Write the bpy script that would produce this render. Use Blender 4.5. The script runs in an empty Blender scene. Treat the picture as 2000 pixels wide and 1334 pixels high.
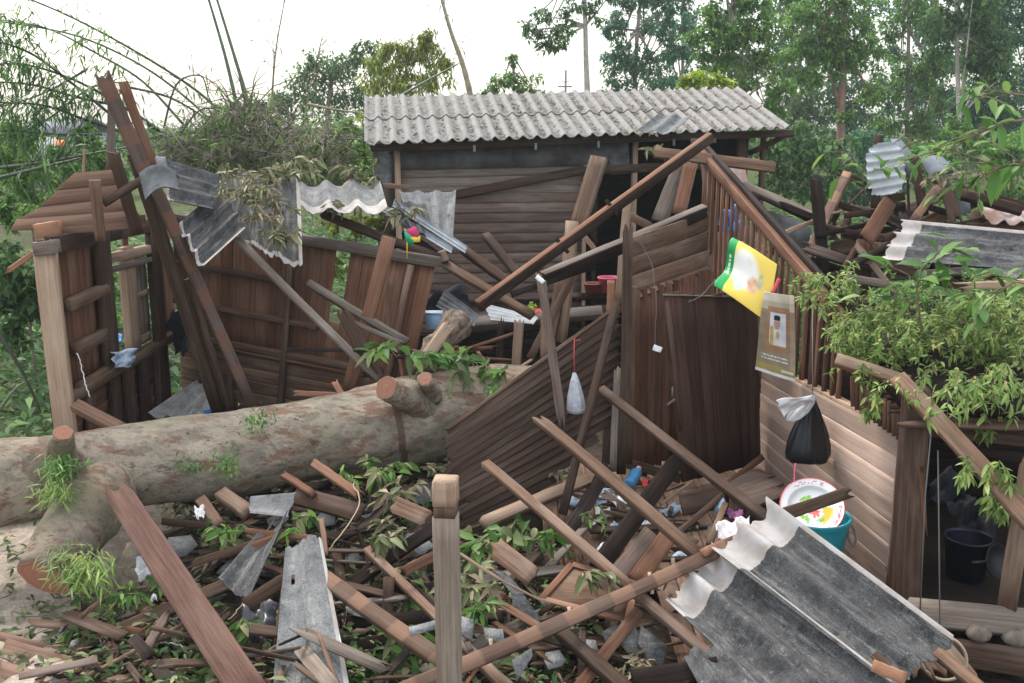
import bpy, math, random
import numpy as np
from mathutils import Vector as V, Matrix, noise as MN
random.seed(7); rng = np.random.default_rng(7)
SC = bpy.context.scene
COL = SC.collection
# ------------------------------------------------------------------ camera, sky, sun, exposure
CAMZ, PITCH, F = 3.5, math.radians(12.5), 2000.0
cd = bpy.data.cameras.new('camera'); cam = bpy.data.objects.new('camera', cd); COL.objects.link(cam)
cam.location = (0, 0, CAMZ); cam.rotation_euler = (math.pi/2 - PITCH, 0, 0)
cd.sensor_width = 36; cd.lens = 36; cd.clip_end = 2000; cd.clip_start = .05
SC.camera = cam
SUN_EL, SUN_AZ = math.radians(52), math.radians(-35)      # azimuth from +Y, negative = left
w = bpy.data.worlds.new('World'); SC.world = w; w.use_nodes = True
nt = w.node_tree; sky = nt.nodes.new('ShaderNodeTexSky'); sky.sky_type = 'NISHITA'; sky.sun_disc = False
sky.sun_elevation = SUN_EL; sky.sun_rotation = SUN_AZ
sky.air_density = 1.0; sky.dust_density = 3.0; sky.ozone_density = 1.0
bg = nt.nodes['Background']; bg.inputs[1].default_value = .12
addw = nt.nodes.new('ShaderNodeMix'); addw.data_type='RGBA'; addw.blend_type='ADD'; addw.inputs[0].default_value=1
nt.links.new(sky.outputs[0], addw.inputs[6])        # white overcast veil over the clear sky, brighter towards the zenith
tcw=nt.nodes.new('ShaderNodeTexCoord'); spw=nt.nodes.new('ShaderNodeSeparateXYZ'); nt.links.new(tcw.outputs['Generated'],spw.inputs[0])
mrw=nt.nodes.new('ShaderNodeMapRange'); mrw.inputs[1].default_value=0; mrw.inputs[2].default_value=1; mrw.inputs[3].default_value=4.4; mrw.inputs[4].default_value=9.5; nt.links.new(spw.outputs[2],mrw.inputs[0])
vw=nt.nodes.new('ShaderNodeVectorMath'); vw.operation='SCALE'; vw.inputs[0].default_value=(1,.995,.985); nt.links.new(mrw.outputs[0],vw.inputs['Scale']); nt.links.new(vw.outputs[0],addw.inputs[7])
nt.links.new(addw.outputs[2], bg.inputs[0])
sd = bpy.data.lights.new('sun', 'SUN'); sun = bpy.data.objects.new('sun', sd); COL.objects.link(sun)
sd.energy = 2.2; sd.angle = math.radians(14); sd.color = (1, .96, .9)
sdir = V((math.sin(SUN_AZ)*math.cos(SUN_EL), math.cos(SUN_AZ)*math.cos(SUN_EL), math.sin(SUN_EL)))
sun.rotation_euler = sdir.to_track_quat('Z', 'Y').to_euler(); sun.location = (0, 0, 30)
SC.view_settings.view_transform = 'Standard'; SC.view_settings.look = 'None'
SC.view_settings.exposure = 0.46; SC.view_settings.gamma = 1
SC.cycles.max_bounces = 6; SC.cycles.diffuse_bounces = 1; SC.cycles.glossy_bounces = 2
SC.cycles.transmission_bounces = 4; SC.cycles.transparent_max_bounces = 6; SC.cycles.volume_bounces = 1
SC.cycles.use_denoising = True
# ------------------------------------------------------------------ photograph calibration: pixel (2000x1334) + distance -> point
CAM = V((0, 0, CAMZ)); FW = V((0, math.cos(PITCH), -math.sin(PITCH))); UP = V((0, math.sin(PITCH), math.cos(PITCH)))
def ray(x, y): return FW + V((1, 0, 0))*((x-1000)/F) + UP*((667-y)/F)
def P(x, y, Y): d = ray(x, y); return CAM + d*(Y/d.y)
def G(x, y, z=0.0): d = ray(x, y); return CAM + d*((z-CAMZ)/d.z)
def mpp(p): return (V(p)-CAM).dot(FW)/F
def proj(p): q = V(p)-CAM; k = q.dot(FW); return 1000+F*q.x/k, 667-F*q.dot(UP)/k
# ------------------------------------------------------------------ mesh builder
class MB:
    def __init__(s): s.v=[]; s.f=[]; s.mi=[]; s.g=[]; s.r=[]; s.m=[]; s.np=[]
    def av(s, p, g=(0,0,0), r=0.5, m=0.0):
        s.v.append((p[0],p[1],p[2])); s.g.append(tuple(g)); s.r.append(r); s.m.append(m); return len(s.v)-1
    def af(s, f, mi=0): s.f.append(tuple(f)); s.mi.append(mi)
    def beam(s, p0, p1, w, t, n=None, roll=0, j0=0, j1=0, seg=4, bow=0, r=None, mi=0, end=None, w1=None, b=None, edge=(None,None)):
        p0 = V(p0); p1 = V(p1); x = p1-p0; L = x.length; x.normalize(); mid = (p0+p1)/2
        n = V(n) if n is not None else CAM-mid
        n = n - x*n.dot(x); n.normalize()
        if roll: n = Matrix.Rotation(math.radians(roll), 3, x) @ n
        y = n.cross(x); r = random.random() if r is None else r
        K = 6 if (j0 or j1) else 3
        b = min(.004, t*.2, w*.2) if b is None else b
        w1 = w if w1 is None else w1
        go = random.random()*40
        ja = [random.uniform(-1,1)*j0*(.5+random.random()) for _ in range(K)]; jb = [random.uniform(-1,1)*j1*(.5+random.random()) for _ in range(K)]
        rings = []
        bx, by = random.uniform(-1,1)*bow*L, random.uniform(-1,1)*bow*L*.5
        for i in range(seg+1):
            f = i/seg; ww = w+(w1-w)*f; ring = []
            off = y*(bx*math.sin(math.pi*f)) + n*(by*math.sin(math.pi*f))
            jit = .0025
            def pt(a, c, k):
                e = (ja[k] if i == 0 else jb[k] if i == seg else 0)
                pos = p0 + x*(L*f+e) + y*(a+random.uniform(-jit,jit)) + n*(c+random.uniform(-jit,jit)) + off
                ring.append(s.av(pos, (L*f+e+go, a+go*.37, c), r))
            xs = [(-ww/2+b)+(ww-2*b)*k/(K-1) for k in range(K)]
            for k in range(K): pt(xs[k], t/2, k)
            pt(ww/2, t/2-b, K-1); pt(ww/2, -t/2+b, K-1)
            for k in reversed(range(K)): pt(xs[k], -t/2, k)
            pt(-ww/2, -t/2+b, 0); pt(-ww/2, t/2-b, 0)
            rings.append(ring)
        N = 2*K+4
        for i in range(seg):
            A, B = rings[i], rings[i+1]
            for k in range(N):
                k2=(k+1)%N; e=edge[0] if K-1<=k<=K+1 else edge[1] if k>=2*K+1 else None
                s.af((A[k],B[k],B[k2],A[k2]), mi if e is None else e)
        for R, fl in ((rings[0],0),(rings[-1],1)):
            qs = [(k,k+1,2*K-k,2*K+1-k) for k in range(K-1)] + [(K-1,K,K+1,K+2),(2*K+1,2*K+2,2*K+3,0)]
            for q in qs:
                q = [R[a] for a in q]; s.af(q[::-1] if fl else q, mi if end is None else end)
        return s
    def tube(s, pts, rad, ns=8, r=None, mi=0, cap=None, wob=0, m=0.0):
        pts = [V(p) for p in pts]; r = random.random() if r is None else r
        rad = rad if hasattr(rad,'__len__') else [rad]*len(pts)
        up = None; L = 0; rings = []
        for i, p in enumerate(pts):
            d = (pts[min(i+1,len(pts)-1)]-pts[max(i-1,0)]).normalized()
            if up is None:
                up = d.orthogonal().normalized()
            up = (up - d*up.dot(d)).normalized(); sd_ = d.cross(up)
            if i: L += (p-pts[i-1]).length
            ring = []
            for k in range(ns):
                a = 2*math.pi*k/ns; rr = rad[i]*(1+random.uniform(-wob,wob))
                ring.append(s.av(p+(up*math.cos(a)+sd_*math.sin(a))*rr, (L, a*rad[i], 0), r, m))
            rings.append(ring)
        for A, B in zip(rings, rings[1:]):
            for k in range(ns): k2=(k+1)%ns; s.af((A[k],A[k2],B[k2],B[k]), mi)
        c = mi if cap is None else cap
        s.af(rings[0][::-1], c); s.af(rings[-1], c)
        return s
    def shell(s, pos, nrm, th, g=None, r=.5, mask=None, keep=None, mi=0, mi2=None, flip=False):
        nu, nv = len(pos), len(pos[0]); a=[[0]*nv for _ in range(nu)]; bq=[[0]*nv for _ in range(nu)]
        for i in range(nu):
            for j in range(nv):
                gg = g[i][j] if g else (i/nu, j/nv, 0); mm = mask[i][j] if mask else 0
                n = nrm[i][j] if isinstance(nrm, list) else nrm
                a[i][j] = s.av(pos[i][j]+n*th/2, gg, r, mm); bq[i][j] = s.av(pos[i][j]-n*th/2, gg, r, mm)
        K = [[True if keep is None else keep(i,j) for j in range(nv-1)] for i in range(nu-1)]
        m2 = mi if mi2 is None else mi2
        def k(i,j): return 0<=i<nu-1 and 0<=j<nv-1 and K[i][j]
        for i in range(nu-1):
            for j in range(nv-1):
                if not K[i][j]: continue
                q=[(i,j),(i+1,j),(i+1,j+1),(i,j+1)]
                s.af([a[x][y] for x,y in q], mi); s.af([bq[x][y] for x,y in q][::-1], m2)
                for (e0,e1),(di,dj) in zip(zip(q,q[1:]+q[:1]), ((0,-1),(1,0),(0,1),(-1,0))):
                    if not k(i+di,j+dj):
                        s.af((a[e0[0]][e0[1]], bq[e0[0]][e0[1]], bq[e1[0]][e1[1]], a[e1[0]][e1[1]]), mi)
        return s
    def box(s, c, sx, sy, sz, rz=0, mi=0, r=None):
        c=V(c); a=V((math.cos(rz),math.sin(rz),0))
        return s.beam(c-a*sx/2, c+a*sx/2, sy, sz, n=(0,0,1), seg=1, mi=mi, r=r)
    def lathe(s, prof, ns=32, M=None, r=.5, mi=0):
        M = M or Matrix.Identity(4); rings=[]
        for (rr, z) in prof:
            rings.append([s.av(M @ V((rr*math.cos(2*math.pi*k/ns), rr*math.sin(2*math.pi*k/ns), z)), (rr*math.cos(2*math.pi*k/ns), rr*math.sin(2*math.pi*k/ns), z), r) for k in range(ns)])
        for A,B in zip(rings,rings[1:]):
            for k in range(ns): k2=(k+1)%ns; s.af((A[k],A[k2],B[k2],B[k]), mi)
        s.af(rings[-1], mi); s.af(rings[0][::-1], mi)
        return s
    def poly(s, pts, n, th, mi=0, r=None):
        n=V(n).normalized(); r=random.random() if r is None else r; go=random.random()*9
        A=[s.av(V(p)+n*th/2,(p[0]+go,p[2],p[1]),r) for p in pts]; B=[s.av(V(p)-n*th/2,(p[0]+go,p[2],p[1]),r) for p in pts]
        s.af(A,mi); s.af(B[::-1],mi)
        for i in range(len(pts)): j=(i+1)%len(pts); s.af((A[i],B[i],B[j],A[j]),mi)
        return s
    def leaves(s, c, d, up, L, W, droop=.15, fold=.15, hi=True, r=None, mi=0):
        """leaf blades: c (n,3) stalk points, d (n,3) directions, up (n,3), L, W (n,)"""
        c=np.asarray(c,float); n=len(c)
        if n==0: return s
        d=np.asarray(d,float); d/= np.linalg.norm(d,axis=1,keepdims=True)+1e-9
        sd_=np.cross(d,up); sd_/= np.linalg.norm(sd_,axis=1,keepdims=True)+1e-9
        nn=np.cross(sd_,d); L=np.broadcast_to(L,(n,))[:,None]; W=np.broadcast_to(W,(n,))[:,None]
        rr=rng.random(n) if r is None else np.broadcast_to(r,(n,))
        g0=np.array([0,0,-1.0])
        if hi:
            def pt(t,a,lift): return c+d*L*t+sd_*W*a+nn*(lift*W)+g0*(droop*t*t)*L
            Vs=np.stack([pt(0,0,0),pt(.32,-.48,fold),pt(.32,0,0),pt(.32,.48,fold),pt(.7,-.36,fold),pt(.7,0,0),pt(.7,.36,fold),pt(1,0,0)],1)
            T=[(0,3,2),(0,2,1),(5,6,7),(4,5,7)]; Q=[(2,3,6,5),(1,2,5,4)]; k=8
        else:
            def pt(t,a,lift): return c+d*L*t+sd_*W*a+nn*(lift*W)+g0*(droop*t*t)*L
            Vs=np.stack([pt(0,0,0),pt(.45,.5,fold),pt(1,0,0),pt(.45,-.5,fold)],1); T=[]; Q=[(0,1,2,3)]; k=4
        s.np.append((Vs.reshape(-1,3),k,n,T,Q,np.repeat(rr,k),mi)); return s
    def build(s, name, mats, parent=None, loc=None, smooth=False):
        mats = mats if isinstance(mats,(list,tuple)) else [mats]
        vs=[np.array(s.v,float).reshape(-1,3)]; gs=[np.array(s.g,float).reshape(-1,3)]; rs=[np.array(s.r,float)]; ms=[np.array(s.m,float)]
        loops=[np.array([i for f in s.f for i in f],np.int32)]; cnt=[np.array([len(f) for f in s.f],np.int32)]; mis=[np.array(s.mi,np.int32)]
        base=len(s.v)
        for (Vs,k,n,T,Q,rr,mi) in s.np:
            vs.append(Vs); gs.append(Vs*1.0); rs.append(rr); ms.append(np.zeros(len(Vs)))
            o=(np.arange(n)*k+base)[:,None]
            for fl in (T,Q):
                for t in fl:
                    loops.append((o+np.array(t)).reshape(-1).astype(np.int32)); cnt.append(np.full(n,len(t),np.int32)); mis.append(np.full(n,mi,np.int32))
            base+=len(Vs)
        vs=np.concatenate(vs); gs=np.concatenate(gs); rs=np.concatenate(rs); ms=np.concatenate(ms); loops=np.concatenate(loops); cnt=np.concatenate(cnt); mis=np.concatenate(mis)
        if parent is not None: o_=np.array(WL[parent.name])
        elif loc is not None: o_=np.array(loc,float)
        else: o_=np.array([vs[:,0].mean(),vs[:,1].mean(),vs[:,2].min()])
        me=bpy.data.meshes.new(name); me.vertices.add(len(vs)); me.vertices.foreach_set('co',(vs-o_).astype(np.float32).ravel())
        me.loops.add(len(loops)); me.loops.foreach_set('vertex_index',loops)
        me.polygons.add(len(cnt)); st=np.zeros(len(cnt),np.int32); st[1:]=np.cumsum(cnt)[:-1]
        me.polygons.foreach_set('loop_start',st); me.polygons.foreach_set('loop_total',cnt); me.polygons.foreach_set('material_index',mis)
        if smooth: me.polygons.foreach_set('use_smooth',np.ones(len(cnt),bool))
        at=me.attributes.new('gco','FLOAT_VECTOR','POINT'); at.data.foreach_set('vector',gs.astype(np.float32).ravel())
        at=me.attributes.new('rnd','FLOAT','POINT'); at.data.foreach_set('value',rs.astype(np.float32))
        at=me.attributes.new('mask','FLOAT','POINT'); at.data.foreach_set('value',ms.astype(np.float32))
        me.update(calc_edges=True); me.validate()
        for m in mats: me.materials.append(m)
        o=bpy.data.objects.new(name,me); COL.objects.link(o)
        if parent is not None: o.parent=parent; WL[o.name]=tuple(o_)
        else: o.location=o_; WL[o.name]=tuple(o_)
        return o
WL={}
LABELS={}
def tag(o,label,cat,group=None):
    o['label']=label; o['category']=cat; o['kind']='thing'
    if group: o['group']=group
    LABELS.setdefault(label,[]).append(o.name); return o
def thing(name,label,cat,loc,group=None):
    o=bpy.data.objects.new(name,None); COL.objects.link(o); o.location=loc; o.empty_display_size=.1; WL[o.name]=tuple(loc); return tag(o,label,cat,group)
def kind(o,k): o['kind']=k; return o
# ------------------------------------------------------------------ materials
def mat(name):
    m=bpy.data.materials.new(name); m.use_nodes=True; return m,m.node_tree,m.node_tree.nodes['Principled BSDF']
def N(t,ty,**kw):
    n=t.nodes.new(ty)
    for k,v in kw.items():
        if k in n.inputs: n.inputs[k].default_value=v
        else: setattr(n,k,v)
    return n
def attr(t,name): return N(t,'ShaderNodeAttribute',attribute_name=name)
def noise(t,vec,scale,detail=4,rough=.6,sc=None):
    n=N(t,'ShaderNodeTexNoise'); n.inputs['Scale'].default_value=scale; n.inputs['Detail'].default_value=detail; n.inputs['Roughness'].default_value=rough
    if sc:
        mp=N(t,'ShaderNodeMapping'); mp.inputs['Scale'].default_value=sc; t.links.new(vec,mp.inputs[0]); vec=mp.outputs[0]
    if vec: t.links.new(vec,n.inputs['Vector'])
    return n
def ramp(t,fac,stops):
    r=N(t,'ShaderNodeValToRGB'); e=r.color_ramp.elements
    while len(e)<len(stops): e.new(.5)
    for el,(p,c) in zip(e,stops): el.position=p; el.color=(c,c,c,1) if not hasattr(c,'__len__') else (*c,1)
    t.links.new(fac,r.inputs[0]); return r
def mix(t,fac,a,b,bt='MIX'):
    m=N(t,'ShaderNodeMix',data_type='RGBA',blend_type=bt)
    for i,x in ((0,fac),(6,a),(7,b)):
        if hasattr(x,'type') or hasattr(x,'is_linked'): t.links.new(x,m.inputs[i])
        else: m.inputs[i].default_value = x if not hasattr(x,'__len__') else (*x,1)
    return m.outputs[2]
def mul(t,a,b):
    m=N(t,'ShaderNodeMath',operation='MULTIPLY')
    for i,x in enumerate((a,b)):
        if hasattr(x,'is_linked'): t.links.new(x,m.inputs[i])
        else: m.inputs[i].default_value=x
    return m.outputs[0]
def bump(t,b,h,s=.3,d=.01):
    n=N(t,'ShaderNodeBump'); n.inputs['Strength'].default_value=s; n.inputs['Distance'].default_value=d
    t.links.new(h,n.inputs['Height']); t.links.new(n.outputs[0],b.inputs['Normal'])
def wood(name,c,c2,worn=(.3,.25,.21),wear=.35,rough=.75,stripes=None):
    m,t,b=mat(name); g=attr(t,'gco').outputs['Vector']; rn=attr(t,'rnd').outputs['Fac']; oi=N(t,'ShaderNodeObjectInfo')
    gr=noise(t,g,1,5,.65,(1.6,55,55)); st=noise(t,g,1,3,.6,(1.3,6,6)); fine=noise(t,g,1,3,.7,(7,160,160))
    col=mix(t,ramp(t,gr.outputs[0],[(.35,0),(.68,1)]).outputs[0],c2,c)
    col=mix(t,mul(t,ramp(t,st.outputs[0],[(.48,0),(.68,1)]).outputs[0],wear),col,worn)
    if stripes:
        wv=N(t,'ShaderNodeTexWave',wave_type='BANDS',bands_direction='X'); wv.inputs['Scale'].default_value=.75; wv.inputs['Distortion'].default_value=3.2; wv.inputs['Detail Scale'].default_value=1.5
        mp=N(t,'ShaderNodeMapping'); mp.inputs['Scale'].default_value=(1.15,.3,.3); t.links.new(g,mp.inputs[0]); t.links.new(mp.outputs[0],wv.inputs[0])
        col=mix(t,ramp(t,wv.outputs[0],[(.5,0),(.68,.75)]).outputs[0],col,stripes)
    pits=N(t,'ShaderNodeTexVoronoi'); pm=N(t,'ShaderNodeMapping'); pm.inputs['Scale'].default_value=(7,17,17); t.links.new(g,pm.inputs[0]); t.links.new(pm.outputs[0],pits.inputs[0])
    col=mix(t,ramp(t,pits.outputs['Distance'],[(.05,.85),(.13,0)]).outputs[0],col,(.02,.014,.01))
    col=mix(t,ramp(t,fine.outputs[0],[(.58,0),(.75,.5)]).outputs[0],col,tuple(x*.35 for x in c2))
    var=N(t,'ShaderNodeMapRange'); var.inputs[3].default_value=.72; var.inputs[4].default_value=1.3; t.links.new(rn,var.inputs[0])
    var2=N(t,'ShaderNodeMapRange'); var2.inputs[3].default_value=.82; var2.inputs[4].default_value=1.2; t.links.new(oi.outputs['Random'],var2.inputs[0])
    hs=N(t,'ShaderNodeHueSaturation'); t.links.new(col,hs.inputs['Color']); t.links.new(mul(t,var.outputs[0],var2.outputs[0]),hs.inputs['Value'])
    t.links.new(hs.outputs[0],b.inputs['Base Color']); b.inputs['Roughness'].default_value=rough; b.inputs['Specular IOR Level'].default_value=.1
    h=N(t,'ShaderNodeMath',operation='ADD'); t.links.new(gr.outputs[0],h.inputs[0]); t.links.new(fine.outputs[0],h.inputs[1])
    bump(t,b,h.outputs[0],.5,.004); return m
W={}
W['dark']=wood('dark stained wood',(.09,.054,.037),(.038,.024,.017),(.16,.12,.095),.45)
W['door']=wood('dark door wood',(.082,.044,.031),(.036,.02,.015),(.12,.08,.062),.3)
W['clap']=wood('dark clapboard wood',(.07,.044,.032),(.032,.021,.016),(.12,.088,.07),.4)
W['deep']=wood('near black wood',(.036,.024,.019),(.014,.010,.008),(.075,.055,.045),.3)  # near-black wood tone for interior surfaces and the darkest timbers
W['brown']=wood('brown wood',(.185,.112,.074),(.085,.052,.035),(.26,.2,.155),.5)
W['red']=wood('reddish wood',(.195,.097,.058),(.095,.046,.028),(.23,.155,.11),.4)
W['orange']=wood('fresh sawn wood',(.36,.185,.112),(.215,.105,.063),(.40,.27,.19),.4)
W['pale']=wood('bleached wood',(.37,.26,.18),(.22,.15,.1),(.44,.345,.26),.4)
W['wall']=wood('bleached wall board wood',(.62,.455,.36),(.5,.36,.275),(.62,.49,.41),.15,.8)
W['grey']=wood('weathered grey wood',(.21,.17,.135),(.1,.08,.065),(.28,.25,.22),.5)
W['hut']=wood('grey brown hut board wood',(.175,.125,.1),(.09,.062,.05),(.23,.19,.165),.5)
W['stripe']=wood('tile marked purlin wood',(.21,.13,.092),(.12,.073,.051),(.27,.205,.165),.4,stripes=(.33,.195,.13))
W['dstripe']=wood('tile marked rafter wood',(.125,.088,.074),(.07,.048,.04),(.17,.135,.115),.4,stripes=(.16,.083,.056))
W['cut']=wood('cut tree face wood',(.40,.19,.125),(.25,.105,.07),(.46,.29,.2),.6)
W['fan']=wood('pinkish board wood',(.27,.165,.115),(.16,.095,.066),(.33,.235,.18),.4)
W['plankred']=wood('dark reddish plank wood',(.135,.073,.055),(.065,.036,.028),(.2,.13,.1),.35)
W['post']=wood('weathered post wood',(.3,.24,.185),(.17,.13,.098),(.36,.315,.26),.5)
def leafmat(name,stops,trans=.35,rough=.5):
    m,t,b=mat(name); rn=attr(t,'rnd').outputs['Fac']; g=N(t,'ShaderNodeTexCoord')
    r=ramp(t,rn,stops); ns=noise(t,g.outputs['Object'],1.3,2)
    c=mix(t,.6,r.outputs[0],ramp(t,ns.outputs[0],[(.3,.55),(.7,1.35)]).outputs[0],'MULTIPLY')
    t.links.new(c,b.inputs['Base Color']); b.inputs['Roughness'].default_value=rough; b.inputs['Specular IOR Level'].default_value=.22
    tr=N(t,'ShaderNodeBsdfTranslucent'); t.links.new(c,tr.inputs[0]); ms=N(t,'ShaderNodeMixShader'); ms.inputs[0].default_value=trans
    t.links.new(b.outputs[0],ms.inputs[1]); t.links.new(tr.outputs[0],ms.inputs[2]); t.links.new(ms.outputs[0],t.nodes['Material Output'].inputs[0]); return m
LM={}
LM['dark']=leafmat('dark green leaves',[(0,(0.044,0.106,0.036)),(.6,(0.100,0.198,0.066)),(1,(0.188,0.317,0.096))],.42)
LM['mid']=leafmat('green leaves',[(0,(0.062,0.152,0.034)),(.6,(0.150,0.297,0.066)),(1,(0.288,0.449,0.102))],.42)
LM['blue']=leafmat('bluish green leaves',[(0,(0.044,0.119,0.066)),(.6,(0.088,0.205,0.108)),(1,(0.150,0.304,0.156))],.42)
LM['yellow']=leafmat('yellow green leaves',[(0,(0.112,0.172,0.024)),(.6,(0.250,0.317,0.060)),(1,(0.450,0.475,0.108))])
LM['lime']=leafmat('lime leaves',[(0,(.16,.26,.02)),(1,(.45,.55,.05))])
LM['fresh']=leafmat('fresh broad leaves',[(0,(.055,.13,.03)),(.7,(.13,.27,.06)),(1,(.26,.40,.12))],.4,.4)
LM['dull']=leafmat('wilted leaves',[(0,(.08,.11,.04)),(.5,(.17,.2,.085)),(1,(.31,.3,.15))],.25)
LM['dry']=leafmat('dry brown leaves',[(0,(.1,.08,.05)),(.5,(.24,.2,.12)),(1,(.36,.31,.19))],.2)
LM['straw']=leafmat('dead bamboo leaves',[(0,(.12,.105,.08)),(.5,(.26,.23,.18)),(.8,(.34,.31,.25)),(1,(.18,.23,.09))],.35)
LM['vine']=leafmat('vine leaves',[(0,(.09,.18,.04)),(.5,(.25,.37,.1)),(.92,(.42,.53,.18)),(1,(.5,.42,.13))],.42)
def plain(name,c,rough=.6,metal=0,var=.15,scale=12,spec=.4,c2=None,bmp=0):
    m,t,b=mat(name); tc=N(t,'ShaderNodeTexCoord'); ns=noise(t,tc.outputs['Object'],scale,4)
    c2=c2 or tuple(x*(1-var*2) for x in c)
    col=mix(t,ramp(t,ns.outputs[0],[(.35,0),(.65,1)]).outputs[0],c2,c)
    t.links.new(col,b.inputs['Base Color']); b.inputs['Roughness'].default_value=rough; b.inputs['Metallic'].default_value=metal; b.inputs['Specular IOR Level'].default_value=spec
    if bmp: bump(t,b,ns.outputs[0],bmp,.01)
    return m
def asbestos(name,c,c2,pale=(.62,.6,.58),speck=(.55,.55,.52)):
    m,t,b=mat(name); g=attr(t,'gco').outputs['Vector']; mk=attr(t,'mask').outputs['Fac']
    n1=noise(t,g,7,5,.7); n2=noise(t,g,34,5,.7,(.6,1,1)); n3=noise(t,g,1,5,.75,(1.6,16,3)); n4=noise(t,g,110,2,.6)
    col=mix(t,ramp(t,n1.outputs[0],[(.33,0),(.66,1)]).outputs[0],c2,c)
    col=mix(t,ramp(t,n3.outputs[0],[(.52,0),(.7,.7)]).outputs[0],col,speck)
    col=mix(t,ramp(t,n2.outputs[0],[(.57,0),(.7,.55)]).outputs[0],col,speck)
    n5=noise(t,g,8,6,.8); col=mix(t,ramp(t,n5.outputs[0],[(.34,.8),(.47,0)]).outputs[0],col,tuple(x*.45 for x in c2)); col=mix(t,ramp(t,n5.outputs[0],[(.62,0),(.72,.6)]).outputs[0],col,speck)
    col=mix(t,ramp(t,n4.outputs[0],[(.35,.6),(.5,0)]).outputs[0],col,tuple(x*.4 for x in c2))
    pn=noise(t,g,9,4,.6); pc=mix(t,ramp(t,pn.outputs[0],[(.4,0),(.75,1)]).outputs[0],pale,tuple(x*y for x,y in zip(pale,(.72,.62,.52))))
    ad=N(t,'ShaderNodeMath',operation='ADD'); t.links.new(mk,ad.inputs[0])
    sb=N(t,'ShaderNodeMath',operation='MULTIPLY_ADD'); t.links.new(n2.outputs[0],sb.inputs[0]); sb.inputs[1].default_value=.5; sb.inputs[2].default_value=-.25; t.links.new(sb.outputs[0],ad.inputs[1])
    col=mix(t,ramp(t,ad.outputs[0],[(.45,0),(.55,1)]).outputs[0],col,pc)
    t.links.new(col,b.inputs['Base Color']); b.inputs['Roughness'].default_value=.88; b.inputs['Specular IOR Level'].default_value=.12
    bump(t,b,n2.outputs[0],.35,.006); return m
AS=asbestos('mossy cement sheet',(.125,.125,.122),(.045,.046,.047),(.42,.405,.39),(.33,.325,.305))
ASR=asbestos('pale hut roof sheet',(.245,.238,.225),(.15,.138,.125),(.27,.266,.258),(.29,.27,.25))
ASL=asbestos('pale grey cement sheet',(.235,.24,.235),(.12,.122,.12),(.43,.42,.4),(.36,.36,.34))
ZINC=plain('galvanised sheet metal',(.3,.33,.35),.6,.15,.2,5)
ZINCW=plain('bright zinc sheet metal',(.5,.53,.54),.55,.15,.15,5)
ZINCD=plain('tarnished sheet metal',(.19,.2,.205),.6,.15,.3,6)
RUST=plain('rusted sheet metal',(.42,.4,.39),.6,.3,.2,3,c2=(.3,.13,.07))
TARPAN=plain('stained grey metal panel',(.15,.16,.165),.75,.0,.3,2.5,spec=.1,c2=(.07,.06,.055))
SHADE=plain('dark plastic sheet',(.012,.013,.016),.5,0,.2,5)
def colmat(name,rough=.5,spec=.4,trans=0):
    m,t,b=mat(name); a=N(t,'ShaderNodeAttribute',attribute_name='col'); t.links.new(a.outputs['Color'],b.inputs['Base Color']); b.inputs['Roughness'].default_value=rough; b.inputs['Specular IOR Level'].default_value=spec; return m
PRINT=colmat('printed glossy paper',.35); ENAMEL=colmat('painted enamel',.18,.6)
def bark():
    m,t,b=mat('flaky tree bark'); g=N(t,'ShaderNodeTexCoord').outputs['Object']; mk=attr(t,'mask').outputs['Fac']
    n1=noise(t,g,2.2,5,.65); n2=noise(t,g,11,7,.78,(.6,1.5,1.5)); n3=noise(t,g,40,5,.8); n4=noise(t,g,5,5,.7,(.45,1.6,1.6)); n5=noise(t,g,1.3,3,.6)
    vo=N(t,'ShaderNodeTexVoronoi',feature='SMOOTH_F1'); vm=N(t,'ShaderNodeMapping'); vm.inputs['Scale'].default_value=(3.2,6,6); wn=noise(t,g,6,3,.6); wm=N(t,'ShaderNodeMix',data_type='RGBA'); wm.inputs[0].default_value=.12
    t.links.new(g,wm.inputs[6]); t.links.new(wn.outputs[1],wm.inputs[7]); t.links.new(wm.outputs[2],vm.inputs[0]); t.links.new(vm.outputs[0],vo.inputs[0])
    sp=N(t,'ShaderNodeSeparateColor'); t.links.new(vo.outputs['Color'],sp.inputs[0])
    col=mix(t,ramp(t,n1.outputs[0],[(.32,0),(.5,.5),(.68,1)]).outputs[0],(.34,.285,.215),(.57,.49,.37))
    col=mix(t,ramp(t,sp.outputs[0],[(.1,.55),(.45,0),(.8,0),(.95,.45)]).outputs[0],col,(.2,.175,.15))
    col=mix(t,ramp(t,n4.outputs[0],[(.53,0),(.58,.8)]).outputs[0],col,(.29,.155,.105))
    col=mix(t,ramp(t,n5.outputs[0],[(.52,0),(.64,.65)]).outputs[0],col,(.26,.255,.165))
    col=mix(t,ramp(t,n2.outputs[0],[(.36,.85),(.43,0)]).outputs[0],col,(.11,.082,.06))
    col=mix(t,ramp(t,n2.outputs[0],[(.62,0),(.68,.6)]).outputs[0],col,(.47,.40,.31))
    col=mix(t,ramp(t,n3.outputs[0],[(.6,0),(.72,.5)]).outputs[0],col,(.45,.42,.36))
    col=mix(t,ramp(t,n3.outputs[0],[(.34,.6),(.43,0)]).outputs[0],col,(.12,.095,.07))
    col=mix(t,ramp(t,mk,[(.3,0),(.7,.85)]).outputs[0],col,mix(t,n3.outputs[0],(.06,.04,.028),(.27,.165,.11)))
    t.links.new(col,b.inputs['Base Color']); b.inputs['Roughness'].default_value=.85; b.inputs['Specular IOR Level'].default_value=.1
    h=N(t,'ShaderNodeMath',operation='MULTIPLY_ADD'); t.links.new(n3.outputs[0],h.inputs[0]); h.inputs[1].default_value=.4; t.links.new(n2.outputs[0],h.inputs[2])
    bump(t,b,h.outputs[0],1.0,.05); return m
BARK=bark()
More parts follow.
